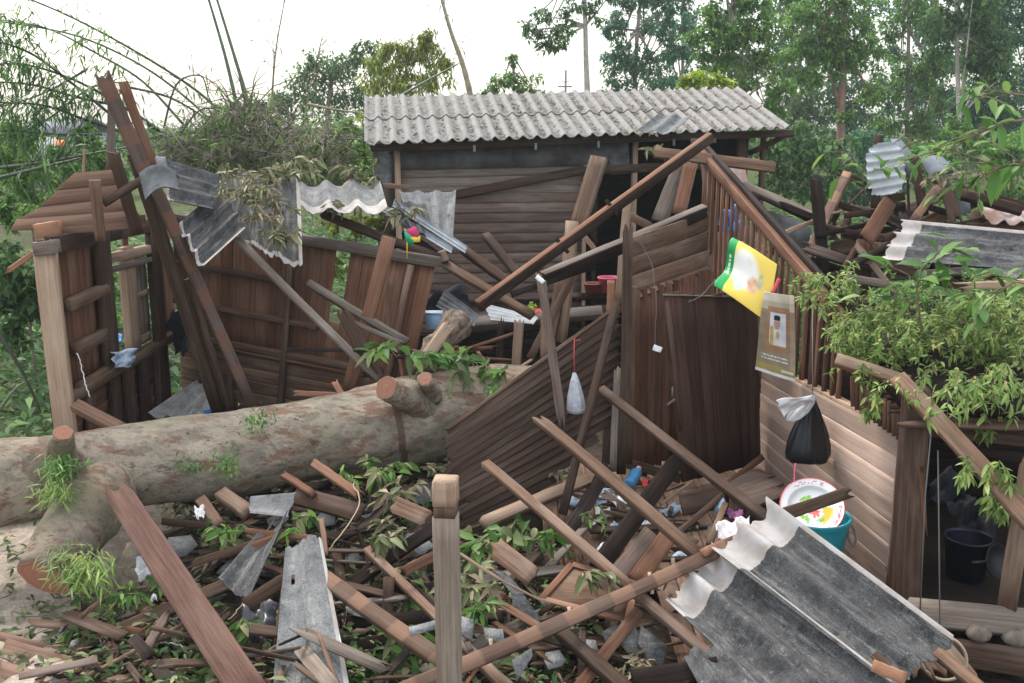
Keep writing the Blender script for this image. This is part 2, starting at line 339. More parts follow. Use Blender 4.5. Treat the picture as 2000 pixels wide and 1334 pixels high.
TRUNKM=plain('grey tree bark',(.3,.25,.2),.85,0,.25,6,bmp=.4); TRUNKP=plain('pale tree bark',(.5,.45,.38),.85,0,.2,5,bmp=.4)
TWIG=plain('brown twigs',(.2,.15,.1),.8,0,.25,20); CULM=plain('green bamboo culm',(.12,.17,.09),.45,0,.2,4); CULMD=plain('dead bamboo culm',(.36,.31,.2),.6,0,.25,5); CULMK=plain('dark bamboo culm',(.06,.075,.05),.5,0,.25,5)
def groundmat():
    m,t,b=mat('sandy ground with leaf litter'); g=N(t,'ShaderNodeTexCoord').outputs['Object']; mk=attr(t,'mask').outputs['Fac']
    n1=noise(t,g,.9,5,.65); n2=noise(t,g,9,6,.75); n3=noise(t,g,60,3,.7)
    sand=mix(t,ramp(t,n2.outputs[0],[(.4,0),(.6,1)]).outputs[0],(.29,.235,.18),(.46,.40,.33))
    soil=mix(t,ramp(t,n2.outputs[0],[(.4,0),(.62,1)]).outputs[0],(.03,.024,.018),(.085,.065,.047))
    gr=mix(t,ramp(t,n2.outputs[0],[(.4,0),(.62,1)]).outputs[0],(.045,.07,.025),(.13,.16,.06))
    col=mix(t,ramp(t,mk,[(.12,0),(.3,1)]).outputs[0],sand,soil); col=mix(t,ramp(t,mk,[(.6,0),(.85,1)]).outputs[0],col,gr)
    col=mix(t,ramp(t,n3.outputs[0],[(.62,0),(.75,.5)]).outputs[0],col,(.25,.2,.12))
    t.links.new(col,b.inputs['Base Color']); b.inputs['Roughness'].default_value=.95; b.inputs['Specular IOR Level'].default_value=.05; bump(t,b,n2.outputs[0],.8,.05); return m
GROUND=groundmat()
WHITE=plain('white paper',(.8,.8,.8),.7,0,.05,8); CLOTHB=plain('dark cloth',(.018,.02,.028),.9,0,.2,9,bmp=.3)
def paint(name,c,rough=.4,var=.08): return plain(name,c,rough,0,var,7)
TEAL=plain('teal plastic',(.012,.31,.37),.38,0,.12,6,.5); BLACKP=plain('black plastic film',(.008,.009,.012),.3,0,.2,12,.35); 
def film(name,c,alpha):
    m,t,b=mat(name); b.inputs['Base Color'].default_value=(*c,1); b.inputs['Roughness'].default_value=.35; tc=N(t,'ShaderNodeTexCoord')
    ns=noise(t,tc.outputs['Object'],25,4); r=ramp(t,ns.outputs[0],[(.35,alpha*.75),(.65,min(1,alpha*1.2))]); t.links.new(r.outputs[0],b.inputs['Alpha']); bump(t,b,ns.outputs[0],.6,.02); return m
FILM=film('cloudy plastic film',(.72,.74,.76),.6)
GLASSB=paint('blue plastic',(.06,.24,.45),.3); RED=paint('red plastic',(.62,.04,.05)); PINK=paint('pink plastic',(.65,.13,.22)); YEL=paint('yellow plastic',(.8,.6,.06)); GRN=paint('green plastic',(.03,.42,.2))
MAG=paint('magenta cloth',(.55,.04,.14),.8); PURP=paint('purple plastic film',(.2,.06,.16),.5); STRING=paint('red string',(.6,.07,.08),.8); WIRE=paint('grey wire',(.17,.16,.15),.6); TERRA=paint('terracotta plastic',(.28,.09,.06),.6); DBLUE=paint('dark blue plastic',(.006,.009,.022)); CANE=paint('cane',(.4,.32,.21),.6)
STONE=plain('broken concrete',(.24,.2,.155),.9,0,.25,14,bmp=.6); CLAY=plain('clay soil',(.2,.12,.085),.95,0,.3,30,bmp=.7)
BCLOTH=plain('blue patterned cloth',(.22,.36,.55),.85,0,.1,16,c2=(.5,.56,.6)); BRIGHTB=paint('bright blue plastic',(.02,.15,.42),.5); WBAG=plain('white plastic film',(.72,.7,.7),.4,0,.08,14)
def setcol(o,fn):
    me=o.data; a=me.color_attributes.new('col','FLOAT_COLOR','CORNER'); g=me.attributes['gco'].data
    out=np.zeros((len(me.loops),4),np.float32); out[:,3]=1
    for p in me.polygons:
        c=[0,0,0]; k=p.loop_total
        for li in p.loop_indices:
            v=g[me.loops[li].vertex_index].vector; c=[a_+b_/k for a_,b_ in zip(c,v)]
        rgb=fn(*c)
        for li in p.loop_indices: out[li,:3]=rgb
    a.data.foreach_set('color',out.ravel())
# ------------------------------------------------------------------ generic things
def plank(name,label,a,b,wpx,t,m,roll=0,j=(0,0),seg=7,bow=.007,cat=None,group=None,w1px=None,n=None,edge=None,eside=0):
    """a,b = (px,py,Y); width given in photograph pixels at the plank's distance"""
    p0=P(*a) if len(a)==3 else V(a[:3]); p1=P(*b); k=mpp((p0+p1)/2)
    mb=MB().beam(p0,p1,wpx*k,t,roll=roll,j0=j[0],j1=j[1],seg=seg,bow=bow,w1=None if w1px is None else w1px*k,n=n,edge=(None,None) if not edge else (1,None) if eside==0 else (None,1))
    o=mb.build(name,[W[m]]+([W[edge]] if edge else []),loc=(p0+p1)/2)
    return tag(o,label,cat or name.split('_')[-1],group)
def wave(v,nw,ph=0,pw=1.8): return ((math.cos(2*math.pi*(v*nw+ph))+1)/2)**pw
def corr(mb,c00,c10,c11,c01,nw,amp,th=.007,nu=10,per=10,ph=0,pw=1.8,maskf=None,jag0=0,jag1=0,keep=None,sag=0,r=None,twist=0,mi=0,jv=0):
    c00,c10,c11,c01=[V(c) for c in (c00,c10,c11,c01)]; nv=max(2,int(nw*per)+1)
    n=((c10-c00)+(c11-c01)).cross((c01-c00)+(c11-c10)).normalized()
    if n.dot(CAM-c00)<0: n=-n
    Lu=(c10-c00).length; Lv=(c01-c00).length; go=random.random()*20
    ja=[random.uniform(-1,1) for _ in range(nv)]; jb=[random.uniform(-1,1) for _ in range(nv)]
    for q in (ja,jb):
        for i in range(1,nv): q[i]=q[i]*.55+q[i-1]*.45
    jl=[random.uniform(0,1) for _ in range(nu+1)]
    pos=[];g=[];mk=[]
    for i in range(nu+1):
        rp=[];rg=[];rm=[]
        for k in range(nv):
            u=i/nu; v=k/(nv-1)
            if i==0: u+=ja[k]*jag0
            if i==nu: u+=jb[k]*jag1
            vv=v*(1-jv*jl[i])
            p=c00*(1-u)*(1-vv)+c10*u*(1-vv)+c11*u*vv+c01*(1-u)*vv
            p=p+n*(amp*(wave(vv,nw,ph,pw)-.35)) + n*(sag*math.sin(math.pi*u))
            rp.append(p);rg.append((u*Lu+go,vv*Lv+go*.7,0));rm.append(maskf(u,vv) if maskf else 0)
        pos.append(rp);g.append(rg);mk.append(rm)
    mb.shell(pos,n,th,g,.5 if r is None else r,mk,keep,mi); return mb
def sheet(name,label,c,nw,amp,m,cat='roof sheet',group=None,**kw):
    mb=MB(); corr(mb,*[P(*q) for q in c],nw,amp,**kw); o=mb.build(name,m,smooth=False)
    for p in o.data.polygons: p.use_smooth=True
    try:
        o.data.set_sharp_from_angle(angle=math.radians(50))
    except Exception: pass
    return tag(o,label,cat,group)
def shard(label,pts,Y,m,th=.01,name='cement_sheet_shard',cat='shard',group=None,tilt=(0,-.5,1)):
    c=P(sum(p[0] for p in pts)/len(pts),sum(p[1] for p in pts)/len(pts),Y); n=V(tilt).normalized()
    q=[]
    for x,y in pts:
        d=ray(x,y); t=(c-CAM).dot(n)/d.dot(n); q.append(CAM+d*t)
    o=MB().poly(q,n,th).build(name,m); return tag(o,label,cat,group)
def randdir(n): d=rng.normal(size=(n,3)); return d/np.linalg.norm(d,axis=1,keepdims=True)
def spray(mb,tips,dirs,L,W,n,spread=.5,**kw):
    pass
def leafy(name,label,path,nl,L,wr,lm,cat='branch',group=None,spread=.6,rad=.008,droop=.4,hi=True,stemm=None,sub=5,sublen=.35,parts=('stem','leaves')):
    """a branch with side twigs and leaves: path of points"""
    path=[V(p) for p in path]; base=path[0]
    t=thing(name,label,cat,base,group); st=MB(); lf=MB()
    st.tube(path,[rad*(1-.6*i/(len(path)-1)) for i in range(len(path))],6)
    C=[];D=[];U=[]
    tw=[path]
    for k in range(sub):
        f=.25+.75*(k+random.random())/sub; i=min(int(f*(len(path)-1)),len(path)-2); a=path[i].lerp(path[i+1],f*(len(path)-1)-i)
        d=V(randdir(1)[0]); d.z=abs(d.z)*.4-.1; ax=(path[i+1]-path[i]).normalized(); d=(d+ax*.6).normalized()
        q=[a]; 
        for s_ in range(3): d=(d+V((0,0,-droop*.35))+V(randdir(1)[0])*.2).normalized(); q.append(q[-1]+d*sublen/3)
        st.tube(q,[rad*.5,rad*.45,rad*.35,rad*.2],5); tw.append(q)
    for k in range(nl):
        q=random.choice(tw); f=random.random()**.8*(len(q)-1); i=min(int(f),len(q)-2); a=q[i].lerp(q[i+1],f-i); ax=(q[i+1]-q[i]).normalized()
        d=V(randdir(1)[0]); d=(d*spread+ax*.5+V((0,0,-droop*.4))).normalized(); C.append(a);D.append(d); U.append(V((random.uniform(-.4,.4),random.uniform(-.4,.4),1)))
    Ls=L*rng.uniform(.6,1.2,nl); lf.leaves(C,D,U,Ls,Ls*wr*rng.uniform(.8,1.15,nl),droop=droop*.6,fold=.18,hi=hi)
    st.build(parts[0],stemm or TWIG,t); lf.build(parts[1],LM[lm],t); return t
# ================================================================== SETTING: ground and floors
def make_ground():
    mb=MB(); ys=np.concatenate([np.linspace(2,20,73),np.geomspace(20.6,150,34)]); xs=np.concatenate([-np.geomspace(110,9.3,22),np.linspace(-9,9,73),np.geomspace(9.3,110,22)])
    idx={}
    for i,y in enumerate(ys):
        for j,x in enumerate(xs):
            a=math.sin(x*1.7+y*.9)*math.cos(y*1.3-x*.5)
            z=.045*a+.03*math.sin(x*4.1+1)*math.sin(y*3.7) if y<25 else 0.0
            if -3.2<x<.9 and 5<y<8.2: z+= .12+.08*math.sin(x*3.1+y*5)*math.cos(y*2.2)
            if y>25: z+= min(1.6,(y-25)*.03)
            # sand clearing at the left front and a bare strip behind the left room, soil under the wreck, green away from it
            m=.5 if (x>-2.55-.25*(y-6)*.6 and y<13) else 0.0
            if x<-2.9 and y<8.1: m=0.0
            if y>=13 or x<-4.4-.06*y: m=.55+.45*(.5+.5*math.sin(x*1.3+y*.77)*math.cos(y*.41))
            if x>4.2: m=.8
            if y<5.3 and x>-2: m=.4
            idx[i,j]=mb.av((x,y,z),(x,y,z),.5,m)
    for i in range(len(ys)-1):
        for j in range(len(xs)-1): mb.af((idx[i,j],idx[i,j+1],idx[i+1,j+1],idx[i+1,j]))
    return kind(mb.build('ground',GROUND,loc=(0,0,0),smooth=True),'structure')
make_ground()
def floor_boards():
    mb=MB(); a=G(1000,1250,.2); x=.25
    while x<2.75:
        w_=random.uniform(.13,.17); y0=5.6+random.uniform(-.1,.1) if x>.9 else 7.0
        y1=9.45
        mb.beam((x+w_/2,y0,.2),(x+w_/2,y1,.2+random.uniform(-.012,.012)),w_-.006,.025,n=(0,0,1),seg=6,j0=.1); x+=w_
    return kind(mb.build('floor',W['brown'],loc=(1.5,7.5,.2)),'structure')
floor_boards()
# ================================================================== HUT AT THE BACK
rEL,rER,rRL,rRR=P(712,281,13.4),P(1541,250,14.6),P(712,194,16.3),P(1440,177,17.4)
hut=thing('wooden_hut','grey brown boarded hut with a long pale corrugated roof standing behind the wreckage','hut',P(1100,600,14.2))
def hut_roof():
    mb=MB()
    nw=31
    def L(u,v): return rRL*(1-u)*(1-v)+rEL*u*(1-v)+rRR*(1-u)*v+rER*u*v
    for (u0,u1,lift) in ((0,.52,.035),(.46,1.0,.0)):
        n=V((0,0,lift)); 
        corr(mb,L(u0,0)+n,L(u1,0)+n*.55,L(u1,1)+n*.55,L(u0,1)+n,nw,.05,th=.012,nu=9,per=10,pw=2.0,jag1=.005,maskf=lambda u,v:.15+.75*wave(v,31,0,1.2))
    o=mb.build('roof',ASR,hut,smooth=True); 
    try: o.data.set_sharp_from_angle(angle=math.radians(50))
    except Exception: pass
    mb=MB(); back=V((.3,3.0,-1.0)); corr(mb,rRL+V((0,.05,0)),rRL+back,rRR+back,rRR+V((0,.05,0)),nw,.07,nu=3,per=6)
    mb.build('rear_roof',ASR,hut,smooth=True)
hut_roof()
hA,hB=P(778,284,13.95),P(1455,264,15.05); hz0=.93
def HW(x,y):    # point on the hut's front wall plane under a photograph pixel
    n=V((-(hB-hA).y,(hB-hA).x,0)).normalized(); d=ray(x,y); return CAM+d*((hA-CAM).dot(n)/d.dot(n))
hn=V(((hB-hA).y,-(hB-hA).x,0)).normalized()
def hut_walls():
    mb=MB(); y=378
    while y<640:       # horizontal siding left of the doorway
        h=19.5; top=1140
        x0=775 if y<560 else 775
        mb.beam(HW(x0,y+h/2),HW(1139,y+h/2-4),h*.0072,.022,n=hn+V((0,0,.12)),seg=8,mi=0,w1=h*.0073); y+=h
    mb.build('siding',W['hut'],hut)
    mb=MB()
    for i,y in enumerate((338,357,372)): mb.beam(HW(778,y),HW(1139,y-7),.135,.02,n=hn+V((0,0,.1)),seg=6)
    mb.build('upper_siding',W['grey'],hut)
    mb=MB(); 
    for (x0,x1,y0,y1) in ((778,1005,284,331),(1000,1150,278,326),(1146,1226,275,336)):
        mb.poly([HW(x0,y0)+hn*.035,HW(x1,y0-3)+hn*.035,HW(x1,y1-4)+hn*.035,HW(x0,y1)+hn*.035],hn,.012+.004*random.random())
    mb.build('metal_panel',TARPAN,hut)
    mb=MB(); mb.poly([HW(1188,300)+hn*.06,HW(1226,298)+hn*.06,HW(1228,338)+hn*.06,HW(1190,340)+hn*.06],hn,.006); mb.build('metal_patch',ZINCD,hut)
    # eave purlin, posts, jambs
    MB().beam(HW(720,287)+hn*.3,HW(1530,259)+hn*.3,.1,.06,n=hn).build('eave_beam',W['dark'],hut)
    for i,(x,y0,y1,w_,m) in enumerate(((775,285,640,10,'pale'),(1141,322,600,7,'pale'),(1239,276,560,9,'pale'),(1449,262,610,22,'dark'),(1490,262,600,8,'brown'),(1160,330,600,10,'deep'))):
        a=HW(x,y0)+hn*.03; b=a.copy(); b.z=.0; MB().beam(a,b,w_*.0073,.09,n=hn).build('post',W[m],hut)
    MB().beam(HW(1140,333)+hn*.05,HW(1450,318)+hn*.05,.12,.06,n=hn).build('lintel',W['dark'],hut)
    MB().beam(HW(880,381)+hn*.08,HW(1140,331)+hn*.08,.11,.06,n=hn,roll=-20).build('diagonal_rail',W['dark'],hut)
    MB().beam(HW(1462,300),HW(1520,262)+hn*.3,.08,.05).build('eave_brace',W['dark'],hut)
    for x,y in ((917,290),(1034,286),(1154,282),(1298,278)):
        MB().beam(HW(x,y-8)+hn*.36,HW(x,y+5)+hn*.36,.035,.02).build('roof_hook',ZINC,hut)
    # left flank: short corrugated strips and white pole
    mb=MB(); d=V((-.02,1.0,0))
    for k,y in enumerate((285,303,321,339)):
        a=HW(728,y); corr(mb,a,HW(726,y+22),HW(766,y+22)+V((0,.02,0)),HW(766,y),1.3,.05,nu=3,per=8)
    mb.build('flank_sheet',ASL,hut,smooth=True)
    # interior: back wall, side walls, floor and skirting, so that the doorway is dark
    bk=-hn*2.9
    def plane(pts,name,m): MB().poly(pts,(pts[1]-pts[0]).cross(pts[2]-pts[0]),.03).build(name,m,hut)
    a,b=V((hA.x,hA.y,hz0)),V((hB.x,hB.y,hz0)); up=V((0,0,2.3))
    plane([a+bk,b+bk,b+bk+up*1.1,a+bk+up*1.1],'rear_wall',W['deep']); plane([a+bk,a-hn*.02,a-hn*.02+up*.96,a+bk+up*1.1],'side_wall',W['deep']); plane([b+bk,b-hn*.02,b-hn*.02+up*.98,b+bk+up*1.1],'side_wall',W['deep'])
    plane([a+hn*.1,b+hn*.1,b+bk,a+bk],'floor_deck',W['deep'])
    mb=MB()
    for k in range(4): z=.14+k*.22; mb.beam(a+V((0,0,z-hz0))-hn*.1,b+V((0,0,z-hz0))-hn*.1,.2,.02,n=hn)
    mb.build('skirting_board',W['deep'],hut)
    # porch edge in front of the hut, with its own dark skirting
    MB().beam(P(870,637,12.3),P(1175,610,12.6),.14,.12,roll=-35).build('porch_beam',W['grey'],hut)
    MB().beam(P(1150,612,12.6),P(1330,600,12.9),.12,.1,roll=-35).build('porch_beam',W['dark'],hut)
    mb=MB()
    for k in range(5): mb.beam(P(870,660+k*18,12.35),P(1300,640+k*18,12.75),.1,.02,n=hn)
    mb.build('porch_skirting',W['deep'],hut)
    MB().poly([P(880,636,12.3),P(1330,602,12.8),HW(1330,590),HW(880,608)],(0,0,1),.02).build('porch_deck',W['grey'],hut)
hut_walls()
sheet('roof_sheet','loose silver corrugated sheet lying askew on the hut roof near its middle',[(1290,222,13.9),(1246,256,13.2),(1315,262,13.3),(1350,230,14.0)],2,.05,ASL,ph=.1,pw=1.2)
sheet('roof_sheet','rusty grey sheet corner hanging below the hut eave beside the gable peak',[(1415,322,12.9),(1405,345,12.8),(1460,362,12.8),(1455,328,12.9)],2,.02,RUST)
# ================================================================== BACKGROUND TREES
def clump_leaves(lf,clumps,Y,leaf,dens,wr=.5,hi=False,flat=.8,droop=.2,ydep=.7,sub=.33):
    Cs=[];
    for (x,y,rp) in clumps:
        c=np.array(P(x,y,Y)); k=mpp(c); r=rp*k; ns=max(5,int(dens*7*(rp/40)**2)+4)
        sp=randdir(ns)*(rng.random((ns,1))**.45)*np.array([r,r*ydep,r*flat])+c
        for q in sp:
            m=int(rng.integers(14,30)); Cs.append(q+rng.normal(size=(m,3))*r*sub*np.array([.5,.5,.36]))
    C=np.concatenate(Cs); n=len(C); D=randdir(n); D[:,2]-=droop*1.5; U=randdir(n)*.7+np.array([0,0,1.0])
    Ls=leaf*rng.uniform(.55,1.25,n); lf.leaves(C,D,U,Ls,Ls*wr,droop=droop,hi=hi); return n
def tree(label,Y,trunk,clumps,leaf,lm,dens=1,trw=10,tm=None,name='tree',wr=.5,limbs=6,group=None,cat='tree',droop=.2,flat=.8,ydep=.7,w1=None,toground=True):
    pts=[P(x,y,Y) for x,y in trunk]; b=pts[0].copy()
    if toground: b.z=0.0 if Y<25 else min(1.6,(Y-25)*.03); b.z-=.05; pts=[b]+pts
    k=mpp(pts[1]); t=thing(name,label,cat,pts[0],group); mb=MB(); n=len(pts)
    rads=[trw*k/2*(1-.55*i/(n-1)) for i in range(n)]; mb.tube(pts,rads,8,wob=.1)
    for _ in range(min(limbs,len(clumps)*2)):
        x,y,r=random.choice(clumps); q=P(x+random.uniform(-.4,.4)*r,y+random.uniform(-.4,.4)*r,Y)+V((0,random.uniform(-.6,.6)*r*k,0))
        a=pts[random.randint(max(1,n//2),n-1)]; mdl=a.lerp(q,.5)+V((0,0,r*k*random.uniform(-.1,.25)))
        mb.tube([a,mdl,q],[trw*k*.22,trw*k*.14,trw*k*.05],6)
    mb.build('trunk',tm or TRUNKM,t,smooth=True)
    lf=MB(); clump_leaves(lf,clumps,Y,leaf,dens,wr,droop=droop,flat=flat,ydep=ydep); lf.build('crown',LM[lm],t); return t
tree('dark green rounded tree left of the hut roof, behind leaning bamboo poles',44,[(640,330),(640,210),(650,150)],[(655,135,48),(600,165,45),(545,190,40),(690,125,40),(700,190,45),(640,205,50),(570,220,35),(515,205,25),(720,100,30),(610,125,30)],.21,'dark',2.8,14)
tree('yellow green feathery bamboo tree above the left end of the hut roof',32,[(790,280),(790,170),(795,110)],[(770,120,45),(830,105,42),(745,160,40),(800,165,48),(850,150,35),(835,75,25),(760,90,25),(730,120,25),(735,230,35),(735,290,40),(870,120,18)],.2,'yellow',2.6,8,wr=.3,droop=.5)
tree('small vine covered tree just behind the middle of the hut roof',34,[(1005,220),(1003,140),(1000,105)],[(1000,150,28),(970,165,25),(1030,165,28),(1003,115,14),(960,185,22),(1045,180,16)],.16,'mid',2.2,8)
tree('tall tree with a bare pale trunk and airy crown behind the roof ridge',36,[(1148,210),(1145,120),(1143,50),(1140,-60),(1150,-160)],[(1065,80,32),(1040,55,28),(1095,60,30),(1110,25,30),(1085,95,22),(1160,20,28),(1185,-10,25),(1120,-20,35),(1065,30,22),(1140,-60,40)],.19,'dark',1.6,13,TRUNKP,limbs=14)
tree('dark bluish tree directly right of the tall pale trunk',40,[(1240,260),(1240,150),(1245,60),(1255,-40)],[(1215,90,35),(1200,140,38),(1260,120,38),(1190,175,30),(1245,175,40),(1290,160,35),(1310,100,32),(1285,50,30),(1220,45,25),(1330,50,28),(1240,0,30),(1190,110,18),(1300,10,25),(1330,110,28),(1280,-10,34),(1220,0,24),(1190,60,16)],.2,'blue',2.2,12,limbs=14)
tree('lime yellow bush glowing beside the right end of the roof ridge',31,[(1370,260),(1370,180)],[(1365,150,24),(1340,158,20),(1395,160,22),(1355,170,22),(1420,170,18)],.22,'lime',1.6,5,name='bush',cat='bush')
tree('bright mid green tree above the right end of the hut roof',34,[(1450,330),(1445,200),(1430,100),(1430,0)],[(1400,75,42),(1450,60,45),(1420,120,40),(1480,115,42),(1440,165,40),(1500,50,42),(1395,30,35),(1470,5,40),(1520,165,40),(1500,220,38),(1420,-20,35),(1380,110,25),(1430,200,34),(1350,70,24),(1470,250,34)],.2,'mid',3.0,10,limbs=12)
tree('airy forest tree between the dark bluish tree and the bright green one',46,[(1330,300),(1332,180),(1335,60),(1335,-40)],[(1310,60,36),(1350,30,36),(1300,110,32),(1345,90,32),(1320,160,30),(1290,180,28),(1370,140,30),(1280,20,30),(1330,-10,36),(1255,60,28),(1265,140,28),(1350,200,30),(1225,120,24),(1200,30,24)],.22,'blue',2.2,9,limbs=12)
FG='tall forest trees behind the wreckage on the right'
forest=[('forest tree with a thick brown bare trunk behind the sheet metal heap',38,1642,[(1640,330),(1643,220),(1648,100),(1650,-60)],[(1600,90,48),(1660,60,50),(1640,140,32),(1690,110,45),(1580,30,50),(1650,-10,60),(1700,180,30),(1580,150,35),(1560,100,35)],'mid',20,plain('red brown tree bark',(.33,.2,.15),.85,0,.2,5)),
 ('forest tree with a slim pale trunk near the right picture edge',36,1870,[(1873,330),(1873,230),(1868,60),(1866,-60)],[(1850,40,45),(1900,20,50),(1880,-30,50),(1830,90,32),(1930,80,50),(1940,150,45),(1900,120,35)],'dark',13,TRUNKP),
 ('dense dark forest tree filling the far right edge',42,1960,[(1965,350),(1962,150),(1955,-60)],[(1960,60,60),(1990,150,60),(1940,220,50),(1990,0,60),(1900,200,45),(1980,260,50),(1920,10,45),(1890,270,45)],'blue',14,None),
 ('thin forest tree between the thick brown trunk and the pale trunk',44,1770,[(1770,350),(1772,200),(1775,60),(1770,-60)],[(1750,60,40),(1800,30,45),(1775,130,38),(1740,170,40),(1810,160,40),(1790,-20,55),(1730,240,40),(1800,240,40),(1840,200,30)],'mid',11,None),
 ('slender twin stem forest tree right of the thin one',46,1825,[(1822,350),(1820,180),(1828,-60)],[(1830,50,40),(1815,110,30),(1850,130,36),(1840,250,42),(1800,290,40),(1860,300,40),(1780,0,35)],'blue',10,None),
 ('bushy forest tree behind the leaning bright green tree and the thick trunk',48,1545,[(1545,350),(1548,150),(1550,-60)],[(1545,60,45),(1530,130,42),(1580,200,42),(1550,230,42),(1530,0,50),(1600,-20,50),(1510,280,40),(1590,270,40)],'dark',12,None)]
for lab,Y,x,tr,cl,lm,tw,tm in forest: tree(lab,Y,tr,cl+[(x_+random.uniform(-60,60),y_+random.uniform(-50,60),r_*.8) for x_,y_,r_ in cl[::2]],.21,lm,3.0,tw,tm,group=FG,limbs=12)
bushes=[('deep green broad shrub beside the right end of the hut',27,[(1525,300,45),(1570,320,48),(1540,365,45),(1610,300,40),(1500,280,30),(1600,360,40),(1650,330,40),(1500,350,35),(1560,260,35),(1640,280,30)],'dark',.17),
 ('blue green undergrowth shrub below the thick brown trunk',30,[(1690,290,42),(1740,300,40),(1700,330,40),(1660,370,35),(1740,360,38),(1620,390,30),(1700,380,30)],'blue',.2),
 ('mid green undergrowth shrub below the slim pale trunk',30,[(1800,300,40),(1850,330,40),(1900,300,40),(1950,320,45),(1990,290,40),(1830,370,35),(1920,370,40),(1980,380,40),(1870,250,30)],'mid',.2),
 ('low green bush left of the hut behind the brown brush',26,[(640,280,35),(680,300,38),(610,300,30),(700,265,30),(660,320,30),(720,330,25)],'mid',.16),
 ('leafy green shrub filling the gap behind the torn gable boards',14,[(190,290,30),(150,330,30),(210,320,28),(120,300,26),(170,260,24),(110,380,28),(60,420,34),(160,370,24)],'mid',.1),
 ('green shrub under the low fallen bamboo at the left edge',15,[(20,250,32),(60,260,26),(10,310,34),(40,350,34),(90,340,26),(-10,400,36),(20,420,30),(70,395,26)],'mid',.11),
 ('green shrub behind the dead brush, left of the hut corner',17,[(660,260,28),(690,240,22),(640,300,30),(690,310,30),(720,350,26),(660,345,26),(610,330,26)],'mid',.11),
 ('leafy green hedge bush at the far left below the bamboo',19,[(30,330,40),(70,300,30),(20,280,35),(110,350,35),(60,370,40),(10,390,40),(150,330,25),(120,400,30),(170,300,22)],'mid',.13),
 ('dark green bush at the left edge below the gable boards',12.5,[(20,500,45),(70,540,50),(10,590,45),(60,610,35),(110,600,30),(20,660,40),(40,560,40)],'dark',.12),
 ('bright young bush behind the window opening of the left room',15,[(220,350,30),(280,300,30),(190,390,25),(230,560,35),(215,620,25)],'mid',.1),
 ('yellow green sapling bush behind the back boards of the left room',16,[(700,440,28),(660,520,25),(740,430,25),(650,440,25),(690,480,22)],'yellow',.1)]
for lab,Y,cl,lm,lf in bushes:
    x,y,r=cl[len(cl)//2]; tree(lab,Y,[(x,y+r),(x,y)],cl,lf,lm,2.0,6,name='shrub',cat='shrub',limbs=8,ydep=.9)
# far woodland wall behind the forest trees: too dense to count
def woodland():
    lf=MB(); cl=[]
    for x in range(1440,2060,30):
        for y in range(30,330,44): cl.append((x+random.uniform(-20,20),y+random.uniform(-22,22),random.uniform(22,40)))
    cl=[c for c in cl if random.random()<(.6 if c[1]<170 else .95)]
    clump_leaves(lf,cl,56,.32,1.3,.5)
    return kind(lf.build('distant_woodland',LM['blue']),'stuff')
woodland()
def hedge():
    lf=MB(); cl=[(x,random.uniform(255,300),random.uniform(25,40)) for x in range(-520,720,36)]+[(x,random.uniform(300,340),26) for x in range(-520,480,40)]
    clump_leaves(lf,cl,40,.3,.7,.5); return kind(lf.build('distant_hedgerow_foliage',LM['dark']),'stuff')
hedge()
# radio mast
def mast():
    t=thing('radio_mast','thin radio mast with a cross arm on the skyline behind the hut roof','mast',V((P(1105,190,60).x,60,0)))
    a=P(1105,137,60); MB().tube([V((a.x,a.y,0)),a],.06,6).build('pole',WIRE,t); MB().tube([P(1090,169,60),P(1117,169,60)],.04,6).build('cross_arm',WIRE,t); MB().tube([P(1096,160,60),P(1112,160,60)],.02,6).build('aerial',WIRE,t)
mast()
# ------------------------------------------------------------------ bamboo
def bamboo(label,pts,wpx,lm,m=CULM,nl=160,leaf=.16,f0=.3,branches=14,group='bamboo culms arching over the left side',spread=.5):
    q=[P(*p) for p in pts]; dense=[]
    for i in range(len(q)-1):
        p0=q[max(i-1,0)];p1=q[i];p2=q[i+1];p3=q[min(i+2,len(q)-1)]
        for s_ in range(6):
            u=s_/6; dense.append(.5*((2*p1)+(p2-p0)*u+(2*p0-5*p1+4*p2-p3)*u*u+(3*p1-p0-3*p2+p3)*u**3))
    dense.append(q[-1]); k=mpp(q[0]); t=thing('bamboo_culm',label,'bamboo',dense[0],group)
    mb=MB(); n=len(dense); mb.tube(dense,[wpx*k/2*(1-.6*i/(n-1))*(1.12 if i%2 else 1) for i in range(n)],7); mb.build('culm',m,t,smooth=True)
    if nl:
        C=[];D=[];br=MB()
        for b in range(branches):
            f=f0+(1-f0)*random.random(); i=min(int(f*(n-1)),n-2); a=dense[i]; d=(V(randdir(1)[0])+(dense[i+1]-dense[i]).normalized()*.8).normalized(); ln=random.uniform(.3,.9)*spread*2
            e=a+d*ln+V((0,0,-.25*ln)); br.tube([a,a+d*ln*.5,e],[.006,.004,.002],4)
            for s_ in range(nl//branches): C.append(a.lerp(e,random.random()**.6)+V(rng.normal(size=3)*.06)); D.append(V(randdir(1)[0])*.7+d*.5+V((0,0,-.6)))
        br.build('twigs',CULMK,t); lf=MB(); n2=len(C); Ls=leaf*rng.uniform(.6,1.3,n2); lf.leaves(C,D,np.tile([0,0,1.0],(n2,1))+rng.normal(size=(n2,3))*.3,Ls,Ls*.17,droop=.3,hi=False); lf.build('leaves',LM[lm],t)
    return t
bamboo('long arching bamboo culm sweeping from top left over the gable tip, uppermost arc',[(455,245,17),(400,190,17),(330,140,16.5),(220,75,16),(110,20,15.5),(-40,-40,15)],6,'mid',CULM,90)
bamboo('arching bamboo culm second from the top with leafy far end',[(440,270,16),(380,205,16),(280,130,15.5),(150,70,15),(0,42,14.5),(-60,35,14)],5,'mid',CULM,150)
bamboo('arching bamboo culm third from the top crossing behind the tall beams',[(360,245,15),(280,160,15),(190,105,14.5),(90,55,14),(-30,35,13.5)],5,'mid',CULM,170)
